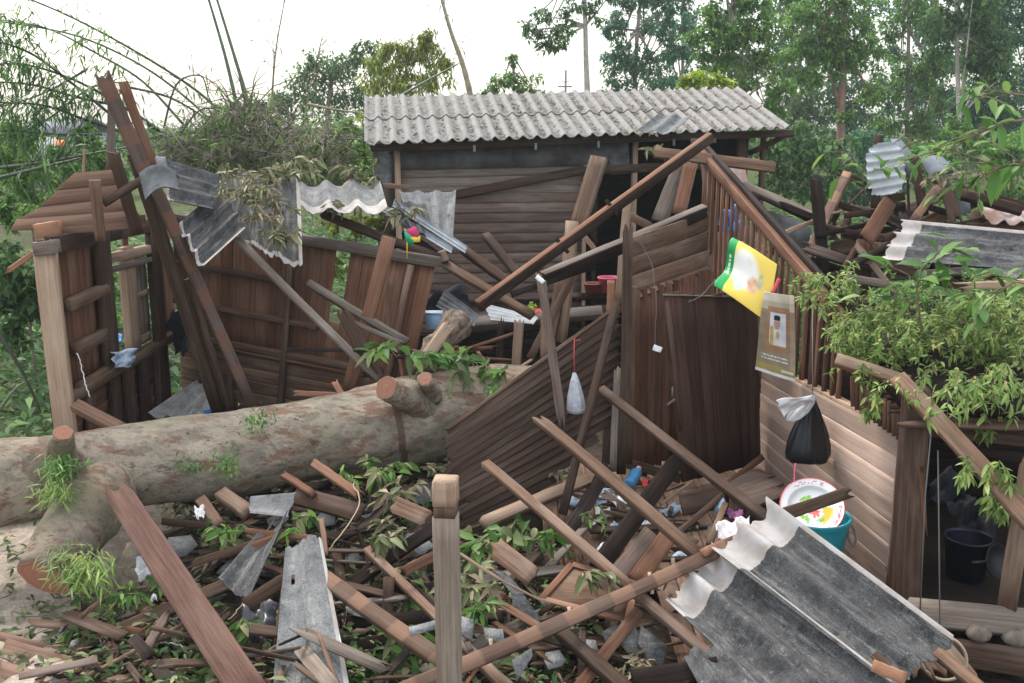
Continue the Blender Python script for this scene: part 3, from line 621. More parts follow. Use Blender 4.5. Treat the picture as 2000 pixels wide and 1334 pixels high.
bamboo('low bamboo culm drooping to the left edge below the arcs',[(300,250,14.5),(220,195,14),(130,150,14),(40,125,13.5),(-40,130,13)],6,'dark',CULMK,380)
bamboo('dark bamboo culm running flat across the far left, thickest with leaves',[(260,265,14.5),(170,235,14),(80,205,13.6),(-40,200,13)],6,'dark',CULMK,380)
bamboo('bamboo culm crossing downwards to the left edge behind the distant house',[(170,135,15),(110,170,15),(50,195,14.5),(-30,215,14)],5,'dark',CULMK,200)
bamboo('dark bamboo culm slanting up from the lower left to the tall beams',[(10,270,14),(90,235,14),(180,170,14),(260,160,14)],5,'dark',CULMK,120)
bamboo('fallen dark bamboo culm lying low beside the gable boards, upper of a pair',[(-20,330,12.5),(80,318,12.5),(180,300,12.6),(260,285,12.8)],7,'dark',CULMK,90)
bamboo('fallen dark bamboo culm lying low beside the gable boards, lower of a pair',[(-20,352,12),(70,330,12),(160,308,12.3)],8,'dark',CULMK,60)
bamboo('bent broken bamboo culm with a sharp elbow right of the tall beams',[(320,250,15),(345,165,15),(392,148,15),(408,190,15),(430,230,15)],4,'dark',CULMK,40)
bamboo('bamboo culm leaning right from the tall beams into the brown brush',[(250,170,14.5),(330,190,14.6),(400,230,15),(450,270,15)],5,'dark',CULMK,120)
bamboo('dark bamboo culm crossing the others from lower right to upper left',[(330,270,14.8),(250,215,14.4),(150,190,14),(60,165,13.7),(-30,160,13.4)],6,'dark',CULMK,200)
bamboo('dark bamboo culm rising from the tall beams to the upper left corner foliage',[(230,235,14),(150,170,13.8),(70,110,13.5),(10,85,13.3),(-30,80,13.2)],6,'dark',CULMK,320)
bamboo('thin dark bamboo culm lying almost level behind the gable tip',[(200,262,13.6),(110,262,13.4),(30,255,13.2),(-30,258,13)],5,'dark',CULMK,90)
bamboo('bamboo culm arching low over the brown brush to the right',[(330,300,14),(390,215,14),(450,230,14.2),(520,290,14.4)],4,'dark',CULMK,40)
SP='bare bamboo poles standing against the sky'
bamboo('tall bare bamboo pole leaning left against the white sky, left of a close pair',[(478,300,18),(465,220,18),(440,110,18),(402,-20,18)],10,'mid',CULM,0,group=SP)
bamboo('tall bare bamboo pole leaning left against the white sky, right of a close pair',[(500,300,18),(488,215,18),(455,100,18),(418,-20,18)],10,'mid',CULM,0,group=SP)
bamboo('thin upright bare bamboo stalk left of the dark rounded tree',[(528,300,18),(532,180,18),(540,90,18),(558,-10,18)],5,'straw',CULMD,20,group=SP)
bamboo('thin dry bamboo stalk in front of the dark rounded tree',[(585,300,17),(600,200,17),(618,120,17),(630,70,17)],4,'straw',CULMD,30,group=SP)
bamboo('tall leafy tipped bamboo pole rising above the hut roof',[(922,200,22),(905,130,22),(880,60,22),(858,-20,22)],12,'dull',CULMD,60,group=SP,branches=8)
bamboo('green bamboo pole slanting across the yellow green tree',[(775,192,20),(830,160,20),(896,124,20)],6,'mid',CULM,0,group=SP)
bamboo('dry bamboo stick lying across the shrub left of the hut roof',[(600,203,18),(660,215,18),(720,222,18)],6,'dry',CULMD,0,group=SP)
bamboo('green bamboo pole slanting from the ground at the far left front',[(-10,640,9),(40,720,9),(78,800,9)],9,'dark',CULMK,0,group=SP)
bamboo('thin bamboo cane at the left edge above the sandy ground',[(0,800,9),(30,760,9),(60,740,9)],7,'dark',CULM,0,group=SP)
def thicket():
    lf=MB(); n=17000; C=[];D=[]
    cl=[(330,310,34),(360,285,30),(395,265,32),(430,250,34),(470,240,38),(510,245,36),(545,250,34),(580,262,34),(615,270,30),(645,280,26),(400,310,34),(450,300,38),(500,300,40),(550,310,38),(600,315,34),(640,320,26),(470,340,30),(540,345,30),(600,350,26),(420,345,26),(455,215,14),(490,210,14)]
    per=n//len(cl)
    for (x,y,r) in cl:
        for _ in range(8 if y>255 else 5):
            c=np.array(P(x+random.gauss(0,r*.9),y+14+random.gauss(0,r*.55),14.5+random.uniform(-1,1))); k=mpp(c)*r; dd=np.array(randdir(1)[0]); dd[2]=abs(dd[2])*.8; m=random.randint(25,75); f=rng.random((m,1)); sp=random.uniform(.12,.3)
            C.append(c+dd*k*1.1*f+rng.normal(size=(m,3))*k*sp*(.4+f)); D.append(np.tile(dd,(m,1))*.5+randdir(m)*.8+np.array([0,0,-.5])*f)
    C=np.concatenate(C); D=np.concatenate(D); n=len(C)
    Ls=.13*rng.uniform(.4,1.7,n); lf.leaves(C,D,randdir(n),Ls,Ls*.11,droop=.4,hi=False)
    m_=3200; q_=C[rng.integers(0,n,m_)]+rng.normal(size=(m_,3))*.15; lf.leaves(q_,randdir(m_)+np.array([0,0,-.3]),randdir(m_),.13*rng.uniform(.5,1.4,m_),.022,droop=.4,hi=False,mi=1)
    for _ in range(420):
        x,y,r=random.choice(cl); a=P(x+random.uniform(-r,r),y+random.uniform(-r*.3,r),14.3+random.uniform(-.8,.8)); d=V((random.uniform(-.9,.9),random.uniform(-.5,.3),random.uniform(-.2,.9))); lf.tube([a,a+d*.4,a+d*.9+V((0,0,-.25))],[.012,.009,.004],4)
    lf.build('dead_bamboo_brush',[LM['straw'],LM['mid']],loc=P(480,330,14.5)); 
    return tag(bpy.data.objects['dead_bamboo_brush'],'tangled mound of dead brown bamboo brush behind the left room','brush')
thicket()
# ------------------------------------------------------------------ far left house, fence, car
def far_house():
    b=P(92,305,42); t=thing('village_house','small distant grey roofed house glimpsed through the bamboo at far left','house',V((b.x,b.y,.4)))
    k=mpp(b); c=V((b.x,b.y,.4)); wz=P(92,262,42).z
    MB().box(c+V((0,2,(wz-.4)/2)),95*k,4,wz-.4).build('wall',paint('pale house plaster',(.5,.5,.48),.8),t)
    a=V((b.x-65*k,b.y-.6,wz)); e=V((b.x+62*k,b.y-.6,wz)); rd=V((0,2.6,P(92,232,44).z-wz))
    mb=MB(); mb.poly([a,e,e+rd,a+rd],(0,-1,1),.08); mb.poly([a+rd,e+rd,e+V((0,5.2,0)),a+V((0,5.2,0))],(0,1,1),.08); mb.build('roof',plain('grey roof tiles',(.22,.22,.24),.8),t)
    for x in (75,110): MB().poly([P(x-8,268,41.9),P(x+8,268,41.9),P(x+8,290,41.9),P(x-8,290,41.9)],(0,-1,0),.05).build('window',paint('dark window glass',(.05,.06,.07),.2),t)
far_house()
def white_fence():
    t=thing('picket_fence','white upright picket fence in front of the distant grey roofed house','fence',V((P(90,300,36).x,36,.3)))
    mb=MB()
    for x in range(62,112,5): mb.beam(P(x,268,36),P(x,304,36),.05,.03,seg=1)
    mb.build('pickets',paint('white fence paint',(.78,.78,.76),.7),t); MB().beam(P(60,280,36.06),P(112,280,36.06),.06,.04,seg=1).build('rail',paint('white rail paint',(.7,.7,.68),.7),t)
    for x in (62,108): 
        a=P(x,300,36.1); MB().beam(a,V((a.x,a.y,.2)),.07,.07,seg=1).build('post',paint('white post paint',(.7,.7,.68),.7),t)
white_fence()
def awning():
    c=P(116,281,35); k=mpp(c); q=[P(108,272,35.4),P(126,274,35.4),P(127,284,34.8),P(108,284,34.8)]
    t=thing('shade_awning','small orange red awning beside the white picket fence far away','awning',V((c.x,c.y,.3)))
    MB().poly(q,(0,-.5,1),.02).build('canopy',paint('orange cloth',(.75,.16,.05),.8),t)
    mb=MB()
    for x in (109,126): a=P(x,283,34.9); MB().tube([a,V((a.x,a.y,.2))],.02,6).build('pole',WIRE,t)
awning()
# ================================================================== LEFT ROOM
A0=P(120,775,8.3); B0=P(330,650,10.86); wd=V((B0.x-A0.x,B0.y-A0.y,0)); WLn=V((wd.y,-wd.x,0)).normalized()   # faces the room
def WS(s,z,off=0): return V((A0.x,A0.y,0))+wd*s+V((0,0,z))+WLn*off
def sx(x,z):
    lo,hi=-.6,1.3
    for _ in range(40):
        m=(lo+hi)/2
        if proj(WS(m,z))[0]<x: lo=m
        else: hi=m
    return lo
lw=thing('plank_wall','left side wall of the wrecked room with a window opening and pale corner post','wall',WS(.4,0))
def lw_build():
    def vert(name,x0,x1,z0,z1,m,off,t,par=None):
        zm=(z0+z1)/2; s0,s1=sx(x0,zm),sx(x1,zm); sm=(s0+s1)/2
        return MB().beam(WS(sm,z0,off),WS(sm,z1,off),abs(s1-s0)*wd.length,t,n=WLn,seg=6,bow=.003).build(name,W[m],lw)
    mb=MB()
    for x0,x1 in ((118,138),(138,152),(152,171),(171,182),(182,196),(196,208),(258,268),(315,324),(324,334),(334,344)):
        s0,s1=sx(x0,1.8),sx(x1,1.8); z0,z1=(1.15,2.44)
        mb.beam(WS((s0+s1)/2,z0,-.05),WS((s0+s1)/2,z1,-.05+random.uniform(-.01,.01)),(s1-s0)*wd.length-.006,.02,n=WLn,seg=5)
    mb.build('boards',W['red'],lw)
    mb=MB()
    for x0,x1 in ((262,272),(272,281),(281,290),(290,299)):
        s0,s1=sx(x0,1.7),sx(x1,1.7); mb.beam(WS((s0+s1)/2,1.2,-.06),WS((s0+s1)/2,2.15,-.06),(s1-s0)*wd.length-.004,.02,n=WLn)
    sh=mb.build('shutter',W['grey'],lw)
    MB().beam(WS(sx(262,1.7),1.72,-.03),WS(sx(298,1.7),1.72,-.03),.05,.03,n=WLn).build('cross_rail',W['pale'],sh)
    MB().beam(WS(sx(262,1.25),1.27,-.03),WS(sx(298,1.25),1.27,-.03),.07,.03,n=WLn).build('cross_rail',W['pale'],sh)
    vert('stud',189,212,1.12,2.62,'dark',.03,.06); vert('stile',244,262,1.18,2.25,'pale',.0,.08); vert('stud',299,315,.0,2.45,'dark',.03,.07)
    vert('stile',206,212,1.18,2.2,'pale',.0,.1)
    for x in (226,252,281,311,178): vert('stud',x-6,x+7,.05,1.14,'dark',.02,.06)
    mb=MB(); z=.08
    while z<1.1: mb.beam(WS(-.02,z+.065,-.045),WS(1.0,z+.06,-.045),.14,.018,n=WLn+V((0,0,-.12)),seg=6); z+=.135
    mb.build('lower_boards',W['red'],lw)
    MB().beam(WS(-.02,1.15,.02),WS(1.02,1.15,.02),.09,.1,n=WLn,roll=0).build('sill',W['brown'],lw)
    MB().beam(WS(.0,2.46,.02),WS(.6,2.41,.02),.14,.07,n=WLn).build('top_rail',W['dark'],lw)
    MB().beam(WS(.55,2.42,.03),WS(1.02,2.38,.03),.14,.07,n=WLn).build('top_rail',W['dark'],lw)
    MB().beam(WS(sx(206,2.18),2.2,.02),WS(1.0,2.14,.02),.09,.07,n=WLn).build('upper_rail',W['pale'],lw)
    MB().beam(WS(sx(206,2.1),2.09,.02),WS(1.0,2.04,.02),.05,.07,n=WLn).build('upper_rail',W['grey'],lw)
    for z,a,b in ((1.93,125,203),(1.53,139,207),(1.18,146,210)):
        MB().beam(WS(sx(a,z),z,.03),WS(sx(b,z),z+.01,.03),.06,.11,n=(0,0,1)).build('rung',W['brown'],lw)
    # corner post with its cap block and outer trim board
    a=P(86,472,8.25); b=P(128,835,8.2); d=(b-a); b2=a+d*(a.z/(a.z-b.z)); k=mpp(a)
    MB().beam(a,b2,40*k,.12,n=(.25,-1,0),seg=8,j0=.02,bow=.004).build('corner_post',W['pale'],lw)
    a=P(75,470,8.35); b=P(112,835,8.3); MB().beam(a,a+(b-a)*(a.z/(a.z-b.z)),14*k,.1,n=(.25,-1,0),seg=6).build('trim_board',W['deep'],lw)
    MB().beam(P(68,487,8.2),P(115,480,8.2),26*k,.08,n=(.1,-1,.1)).build('cap_block',W['grey'],lw)
    MB().beam(P(72,452,8.6),P(118,445,8.6),30*k,.1,n=(.1,-1,0)).build('cap_block',W['orange'],lw)
lw_build()
TL,TR=P(332,424,10.95),P(850,510,9.8); BL=V((TL.x,TL.y,.08)); BR=P(757,920,9.5)
def Q(u,v,off=0): 
    p=BL*(1-u)*(1-v)+BR*u*(1-v)+TR*u*v+TL*(1-u)*v
    return p+bwn*off
bwn=(TR-TL).cross(BL-TL).normalized()
if bwn.dot(CAM-TL)<0: bwn=-bwn
bw=thing('plank_wall','rear board wall of the wrecked left room, sagging to the right, with two boards missing','wall',Q(.5,0))
def bw_build():
    Lw=(TR-TL).length; nb=20; mb=MB()
    for i in range(nb):
        u=(i+.5)/nb; v1=.99
        x=proj(Q(u,.8))[0]
        if 634<x<660: mb.beam(Q(u,.44,-.03),Q(u+.002,.64,-.03),Lw/nb-.006,.02,n=bwn); continue
        mb.beam(Q(u,.44 if u<.86 else .3,-.03),Q(u,v1,-.03+random.uniform(-.01,.008)),Lw/nb-.007,.02,n=bwn,seg=5,j0=.0 if u<.86 else .05)
    mb.build('boards',W['red'],bw)
    mb=MB(); v=0.0
    while v<.44:
        mb.beam(Q(-.01,v+.03,-.035),Q(.9 if v>.1 else .8,v+.03,-.035),.14,.018,n=bwn+V((0,0,-.1)),seg=6,j1=.03); v+=.058
    mb.build('lower_boards',W['brown'],bw)
    for v,m,wd_,u0,u1 in ((.8,'dark',.05,.0,.5),(.62,'brown',.055,.0,.62),(.46,'brown',.06,.0,.83),(.435,'red',.03,.2,.83)):
        MB().beam(Q(u0,v,.02),Q(u1,v-.01,.02),wd_,.06,n=bwn,seg=6).build('rail',W[m],bw)
    MB().beam(Q(.0,1.0,.02),Q(.48,1.0,.02),.1,.07,n=bwn).build('top_rail',W['dark'],bw)
    MB().beam(Q(.48,1.0,.02),Q(1.02,1.0,.02),.1,.07,n=bwn).build('top_rail',W['grey'],bw)
    for u,v0,v1,m in ((.5,.0,.99,'dark'),(.93,.2,.97,'brown'),(.26,.0,.44,'brown')): MB().beam(Q(u,v0,.05),Q(u,v1,.05),.06,.05,n=bwn).build('stud',W[m],bw)
bw_build()
# torn gable siding above the left wall
gs=thing('gable_siding','torn brown gable boards jutting out to a ragged point at upper left','siding',P(170,440,8.9))
mb=MB()
for pts in ([(146,337),(232,329),(240,362),(108,374)],[(112,371),(240,359),(252,388),(74,408)],[(80,404),(252,384),(268,414),(30,430)],[(34,427),(268,410),(286,438),(20,452)]):
    n_=V((.1,-1,.03)); c=P(160,390,8.9); q=[]
    for i,(x,y) in enumerate(pts): d=ray(x,y); q.append(CAM+d*((c-CAM).dot(n_)/d.dot(n_))+V((0,-.003*len(mb.v)/40,.004 if i>1 else -.004)))
    r_=random.random(); A=[(q[0],q[1]),(q[3],q[2])]; nn=8
    pos=[[A[j][0].lerp(A[j][1],i/nn)+(V((0,0,random.uniform(-.004,.004))) if j else V()) for j in (0,1)] for i in range(nn+1)]
    g_=[[((p-q[0]).length+r_*9,j*.13+r_*3,0) for j,p in enumerate(row)] for row in pos]
    mb.shell(pos,n_.normalized(),.022,g_,r_)
mb.build('boards',W['fan'],gs)
mb=MB()
for (x0,y0,x1,y1,h) in ((80,448,285,432,26),): a,b=P(x0,y0,8.7),P(x1,y1,8.9); mb.beam(a,b,h*mpp(a),.022,n=(.1,-1,.1),seg=5,j0=.02)
mb.build('lower_board',W['fan'],gs)
BE='fallen roof timbers of the left room'
T=[
('wooden_rafter','tallest leaning rafter with pale tile marks, rising to the upper left peak',(202,150,8.55),(292,352,8.75),27,.05,'dstripe',dict(j=(.05,0),roll=-18)),
('wooden_rafter','long leaning rafter with tile marks running down behind the fallen trunk',(296,350,8.75),(494,800,9.0),21,.055,'dstripe',dict(roll=-20)),
('wooden_rafter','dark leaning rafter beside the tile marked one, inside the left room',(262,300,8.8),(428,810,9.1),23,.06,'dark',dict(roll=22)),
('wooden_batten','narrow dark batten between the two leaning rafters of the left room',(366,545,9.05),(448,812,9.15),14,.05,'dark',dict(roll=20)),
('wooden_rafter','short reddish rafter leaning behind the tallest one at upper left',(240,160,9.0),(305,335,9.1),17,.045,'red',dict(roll=-25)),
('wooden_post','grey weathered post end standing behind the tall rafters',(217,165,9.2),(215,335,9.2),15,.06,'grey',{}),
('wooden_plank','short dark vertical plank hanging below the tall rafters',(221,300,8.6),(268,458,8.85),23,.03,'dark',dict(j=(.03,.01))),
('wooden_batten','upright brown batten standing in front of the torn gable boards',(185,352,8.35),(197,470,8.4),21,.06,'brown',{}),
('wooden_batten','dark batten slanting from the torn gable boards up to the tall rafters',(201,398,8.45),(281,349,8.6),14,.05,'dark',dict(roll=-20)),
('wooden_stick','thin pale upright stick behind the torn gable boards',(164,292,9.2),(163,345,9.2),5,.02,'pale',{}),
('wooden_batten','broken red batten poking out to the left behind the corner post',(16,529,8.6),(76,487,8.8),11,.04,'orange',dict(j=(.03,0))),
('wooden_beam','sawn brown brace lying low at the foot of the corner post',(147,792,8.05),(240,840,7.85),24,.07,'brown',dict(roll=-25)),
('wooden_plank','pale bleached plank leaning upright against the rear board wall',(760,463,9.4),(678,770,9.3),27,.035,'orange',dict(roll=15,w1px=26)),
('wooden_beam','grey diagonal beam sloping down under the corrugated sheets',(463,466,9.2),(738,740,9.0),14,.05,'grey',dict(roll=-25)),
('wooden_batten','grey batten sloping across the rear board wall toward the trunk',(602,553,9.6),(795,668,9.2),15,.05,'grey',dict(roll=-25)),
('metal_bar','straight dark iron bar lying level in front of the rear wall',(560,683,9.1),(806,688,9.0),8,.03,'deep',{}),
('wooden_plank','dark splintered plank leaning in front of the rear wall near the trunk',(668,605,9.2),(735,735,9.0),26,.03,'dark',dict(j=(.12,.05))),
('wooden_stick','thin upright stick in front of the rear board wall',(760,545,9.3),(757,655,9.3),8,.02,'brown',{}),
('wooden_stick','thin pale stick crossing the foot of the pale leaning plank',(690,630,9.2),(785,670,9.1),9,.02,'grey',dict(j=(.03,.03))),
('wooden_batten','short fresh broken batten end showing above the trunk',(655,748,9.2),(670,775,9.1),12,.04,'orange',dict(j=(.02,0))),
('wooden_plank','reddish board scrap lying behind the trunk top in the left room',(575,768,9.2),(660,772,9.1),11,.02,'orange',dict(j=(.02,.02))),
('wooden_beam','dark roof beam below the small corrugated sheet, sloping right',(630,418,10.3),(858,505,9.9),15,.08,'dark',dict(roll=-20)),
('wooden_batten','brown batten lying level behind the small corrugated sheet',(740,362,11.2),(798,366,11.2),9,.04,'brown',{}),
('wooden_beam','brown beam running down right from a pale block end',(868,515,10.4),(1040,617,9.9),17,.06,'brown',dict(roll=-30)),
('wooden_beam','dark beam running down right from the zinc strips',(905,488,11.0),(1000,556,10.6),16,.08,'dark',dict(roll=-30)),
('wooden_block','pale square block end sitting on the brown sloping beam',(862,490,10.35),(870,510,10.35),16,.08,'pale',{}),
('wooden_beam','dark beam under the zinc strips behind the pale block',(790,455,10.9),(930,552,10.4),14,.07,'deep',dict(roll=-30)),
('wooden_batten','short stub batten sticking up with a pale end before the hut boards',(947,458,11.2),(1014,540,10.8),17,.06,'dark',dict(roll=-35)),
]
for n_,l_,a_,b_,w_,t_,m_,kw in T: plank(n_,l_,a_,b_,w_,t_,m_,**kw)
# corrugated sheets over the left room
pe=lambda u,v: (1 if v>.93 else 0)
sheet('roof_sheet','dark mossy corrugated sheet nearest the tall rafters, ridges running sideways',[(303,311,9.5),(430,350,9.7),(415,415,9.1),(333,398,9.0)],3,.055,AS,group='cement roof sheets fallen over the left room',maskf=lambda u,v:1 if u<.1 else 0,jag1=.04,pw=1.6)
sheet('roof_sheet','dark mossy corrugated sheet hanging down to a white edged corner point',[(436,366,9.7),(350,440,8.85),(395,526,8.6),(476,452,9.2)],3,.06,AS,group='cement roof sheets fallen over the left room',maskf=lambda u,v:1 if v>.95 or u>.96 else 0,jag0=.04,jag1=.03)
sheet('roof_sheet','large dark mossy corrugated sheet under dry leaves with torn lower corner',[(432,340,10.2),(455,462,9.35),(592,528,9.0),(586,345,10.2)],3,.06,AS,group='cement roof sheets fallen over the left room',maskf=lambda u,v:1 if v>.96 or u>.93 else 0,jag1=.06)
sheet('roof_sheet','small dark corrugated sheet with bright white lower edge right of the leaf heap',[(585,362,10.9),(588,414,10.0),(757,412,9.9),(742,357,10.9)],3,.075,ASL,group='cement roof sheets fallen over the left room',maskf=lambda u,v:1 if u>.72 else 0,jag1=.07)
sheet('roof_sheet','grey corrugated sheet slumping against the hut wall in front of its left corner',[(778,375,11.4),(802,438,10.9),(884,466,10.9),(890,374,11.6)],3,.03,ASL,jag0=.03,jag1=.03)
sheet('roof_sheet','sheet slab half under the slumped grey one beside the pinwheel',[(770,392,11.1),(800,446,10.7),(850,470,10.7),(830,400,11.2)],2,.03,AS)
sheet('metal_flashing','curled bright metal flashing strip caught on the leaning rafters',[(274,350,8.5),(345,345,8.6),(348,372,8.4),(284,392,8.3)],.8,.09,ZINCD,cat='metal sheet',th=.004,jag1=.05,per=20,sag=.07)
sheet('metal_flashing','small pale metal flap on top of the leaning rafters',[(305,312,8.9),(325,312,8.9),(328,345,8.7),(312,347,8.7)],.5,.05,ZINCD,cat='metal sheet',th=.003,per=16)
for i,(x0,y0,x1,y1,l) in enumerate(((770,398,912,490,'upper galvanised strip sloping down from the slumped grey sheet'),(750,408,885,490,'lower galvanised strip sloping down from the slumped grey sheet'))):
    sheet('metal_strip',l,[(x0,y0-7,11.1),(x1,y1-8,10.6),(x1-4,y1+6,10.5),(x0-4,y0+6,11.0)],2,.015,ZINC,cat='metal strip')
sheet('roof_sheet','pale corrugated sheet lying on the floor inside the left room',[(385,748,10.0),(290,812,9.3),(405,826,9.2),(430,755,9.9)],3,.05,ASL)
plank('tarpaulin_roll','rolled bright blue plastic on the floor beside the inner corrugated sheet',(398,808,9.2),(425,800,9.25),14,.08,'dark') 
bpy.data.objects['tarpaulin_roll'].data.materials[0]=BRIGHTB
def cloth(name,label,c,m,amp=.04,cat='cloth',nu=14,nv=14,seed=1,group=None,th=.004,jag=.0,fr=3):
    c=[P(*q) for q in c]; R=random.Random(seed); ph=[R.random()*6 for _ in range(8)]
    n=(c[1]-c[0]).cross(c[3]-c[0]).normalized()
    if n.dot(CAM-c[0])<0: n=-n
    pos=[]
    for i in range(nu+1):
        row=[]
        for k in range(nv+1):
            u,v=i/nu,k/nv; p=c[0]*(1-u)*(1-v)+c[1]*u*(1-v)+c[2]*u*v+c[3]*(1-u)*v
            h=math.sin(u*fr*2.2+ph[0]+2*v)*.5+math.sin(v*fr*3+ph[1]+u*2)*.35+math.sin((u+v)*fr*4+ph[2])*.25+math.sin((u-v)*fr*6+ph[3])*.15
            e=(c[1]-c[0])*(.08*math.sin(v*9+ph[4])*(u-.5)*2*jag)+(c[3]-c[0])*(.08*math.sin(u*8+ph[5])*(v-.5)*2*jag)
            row.append(p+n*h*amp+e)
        pos.append(row)
    o=MB().shell(pos,n,th).build(name,m,smooth=True); return tag(o,label,cat,group)
cloth('cloth','blue and white crumpled cloth draped on the left window sill',[(216,688,9.15),(268,680,9.5),(262,716,9.4),(222,718,9.1)],BCLOTH,0.036,jag=.6,fr=4)
cloth('plastic_bag','bright blue plastic bag on the ground outside the left window',[(212,648,10.6),(240,655,10.6),(236,675,10.4),(214,672,10.4)],BRIGHTB,0.036,jag=.6,cat='bag')
cloth('garment','black garment hanging in the dark corner of the left room',[(336,605,10.5),(375,595,10.3),(372,690,10.3),(345,690,10.5)],CLOTHB,.08,jag=1)
# pinwheel
def pinwheel():
    c=P(795,460,9.7); t=thing('pinwheel','colourful toy pinwheel in green, magenta and yellow stuck behind the rear wall','pinwheel',c); k=mpp(c)
    for m,pts in ((GRN,[(0,-15),(22,-5),(18,20),(3,12)]),(MAG,[(0,-10),(22,-18),(32,0),(12,8)]),(YEL,[(14,3),(32,0),(32,12),(10,14)])):
        q=[c+V((x*k,-.02+.02*(i%2),-y*k)) for i,(x,y) in enumerate([(p[0]-6,p[1]) for p in pts])]
        MB().poly(q,(0,-1,.2),.004).build('vane',m,t)
    MB().tube([c,c+V((-.005,0,-.22))],.006,6).build('stick',YEL,t)
pinwheel()
# ================================================================== FALLEN TREE
ft=thing('fallen_tree','huge fallen tree trunk with sawn off limbs lying across the wrecked rooms','tree trunk',V((P(500,870,8.2).x,8.2,0)))
def trunk():
    cen=[(-160,968,7.15,86),(-20,946,7.35,86),(110,928,7.55,80),(230,912,7.75,78),(380,890,8.0,76),(560,866,8.3,78),(700,843,8.55,83),(800,824,8.75,88),(900,806,8.95,88),(990,792,9.15,80),(1060,782,9.3,70)]
    ns=80; mb=MB(); pts=[];rad=[]
    for i in range(len(cen)-1):
        for s_ in range(15):
            f=s_/15; x,y,Y,r=[a*(1-f)+b*f for a,b in zip(cen[i],cen[i+1])]; p=P(x,y,Y); pts.append(p); rad.append(r*mpp(p))
    up=V((0,0,1)); rings=[]; L=0
    for i,p in enumerate(pts):
        d=(pts[min(i+1,len(pts)-1)]-pts[max(i-1,0)]).normalized(); u=(up-d*up.dot(d)).normalized(); s_=d.cross(u)
        if i: L+=(p-pts[i-1]).length
        ring=[]
        for k in range(ns):
            a=2*math.pi*k/ns; lump=.018*math.sin(a*3+L*1.3)+.015*math.sin(a*2-L*2.7+1)+.018*math.sin(a*7+L*6)
            pp=p+(u*math.cos(a)+s_*math.sin(a))*rad[i]; lump+=.025*MN.fractal(pp*2.2,1,2,3)+.022*MN.fractal(V((pp.x*5,pp.y*9,pp.z*9)),.7,2.2,5)+.05*max(0,MN.noise(V((pp.x*4,pp.y*8,pp.z*8)))-.25)
            # flare where the big limb leaves at the left
            fl=.28*math.exp(-((L-2.15)/.45)**2)*max(0,math.cos(a-2.2))**2 if True else 0
            m=0
            xx,yy=proj(p+(u*math.cos(a)+s_*math.sin(a))*rad[i])
            if abs(xx-(100+ (yy-860)*.1))<45+20*math.sin(yy*.05) and 850<yy<1060: m=.55
            if abs(xx-(775+(yy-790)*.15))<7 and yy>790: m=1
            ring.append(mb.av(p+(u*math.cos(a)+s_*math.sin(a))*rad[i]*(1+lump+fl),(L,a*rad[i],0),.5,m))
        rings.append(ring)
    for A,B in zip(rings,rings[1:]):
        for k in range(ns): k2=(k+1)%ns; mb.af((A[k],B[k],B[k2],A[k2]))
    mb.af(rings[0]); mb.af(rings[-1][::-1])
    mb.build('trunk',BARK,ft,smooth=True)
    def stub(pp,rr,cut_tilt=.0,name='limb_stub'):
        q=[P(*a) for a in pp]; n=len(q); d=[]; R=[]
        for i in range(n-1):
            for s_ in range(5): f=s_/5; d.append(q[i].lerp(q[i+1],f)); R.append((rr[i]*(1-f)+rr[i+1]*f))
        d.append(q[-1]); R.append(rr[-1]); k=mpp(q[0]); R=[r*k for r in R]
        mb=MB(); mb.tube(d,R,28,m=.5 if rr[0]>55 else .4)
        for vi,vv in enumerate(mb.v):
            q_=V(vv); e_=.022*MN.fractal(q_*6,.9,2.1,4)+.012*MN.noise(q_*25); j_=vi//28; dd=(q_-d[min(j_,len(d)-1)]).normalized(); q_+=dd*e_; mb.v[vi]=tuple(q_)
        s=mb.build('limb_stub',BARK,ft,smooth=True)
        ax=(d[-1]-d[-2]).normalized(); side=ax.orthogonal().normalized(); s2=ax.cross(side); c=d[-1]+ax*.004; cb=MB(); rings=[]; r=R[-1]
        cen_=cb.av(c+ax*.006,(0,0,0),.5)
        for j in range(1,6):
            rings.append([cb.av(c+(side*math.cos(2*math.pi*k_/20)+s2*math.sin(2*math.pi*k_/20))*r*.97*j/5*(1+.04*math.sin(k_*1.7)),(r*.0+.03*math.sin(j*9),j/5*1.1,0),.35+.13*(j%2)) for k_ in range(20)])
        for k_ in range(20): cb.af((cen_,rings[0][k_],rings[0][(k_+1)%20]))
        for a_,b_ in zip(rings,rings[1:]):
            for k_ in range(20): cb.af((a_[k_],b_[k_],b_[(k_+1)%20],a_[(k_+1)%20]))
        cb.build('cut_face',W['cut'],s)
    stub([(228,900,7.95),(198,965,7.4),(132,1056,6.82),(86,1128,6.55)],[34,64,54,46])
    stub([(128,912,7.35),(120,885,7.12),(123,846,7.02)],[40,26,17])
    stub([(840,805,8.6),(790,772,8.32),(754,757,8.1)],[28,28,22])
    stub([(845,775,8.55),(838,752,8.4),(830,740,8.3)],[20,15,13])
trunk()
# plants growing on the trunk
def tuft(label,cx,cy,Y,rx,n,L,lm,droop=.7,wr=.16,group='ferns and small plants growing on the trunk',name='fern_clump',cat='fern'):
    c=P(cx,cy,Y); k=mpp(c); C=np.array(c)+rng.normal(size=(n,3))*np.array([rx*k*.5,.06,rx*k*.35]); D=randdir(n); D[:,2]=np.abs(D[:,2])*.2-.5; D[:,1]-=.4
    n=int(n*1.6); C=np.array(c)+rng.normal(size=(n,3))*np.array([rx*k*.5,.06,rx*k*.38]); D=randdir(n); D[:,2]=D[:,2]*.5-.25; D[:,1]-=.35; wr*=.75 if wr<.3 else 1; Ls=L*.72*rng.uniform(.4,1.3,n); mb=MB(); mb.leaves(C,D,rng.normal(size=(n,3))*.4+np.array([0,-.5,1.0]),Ls,Ls*wr,droop=droop*.5)
    return tag(mb.build(name,LM[lm],loc=c),label,cat,group)
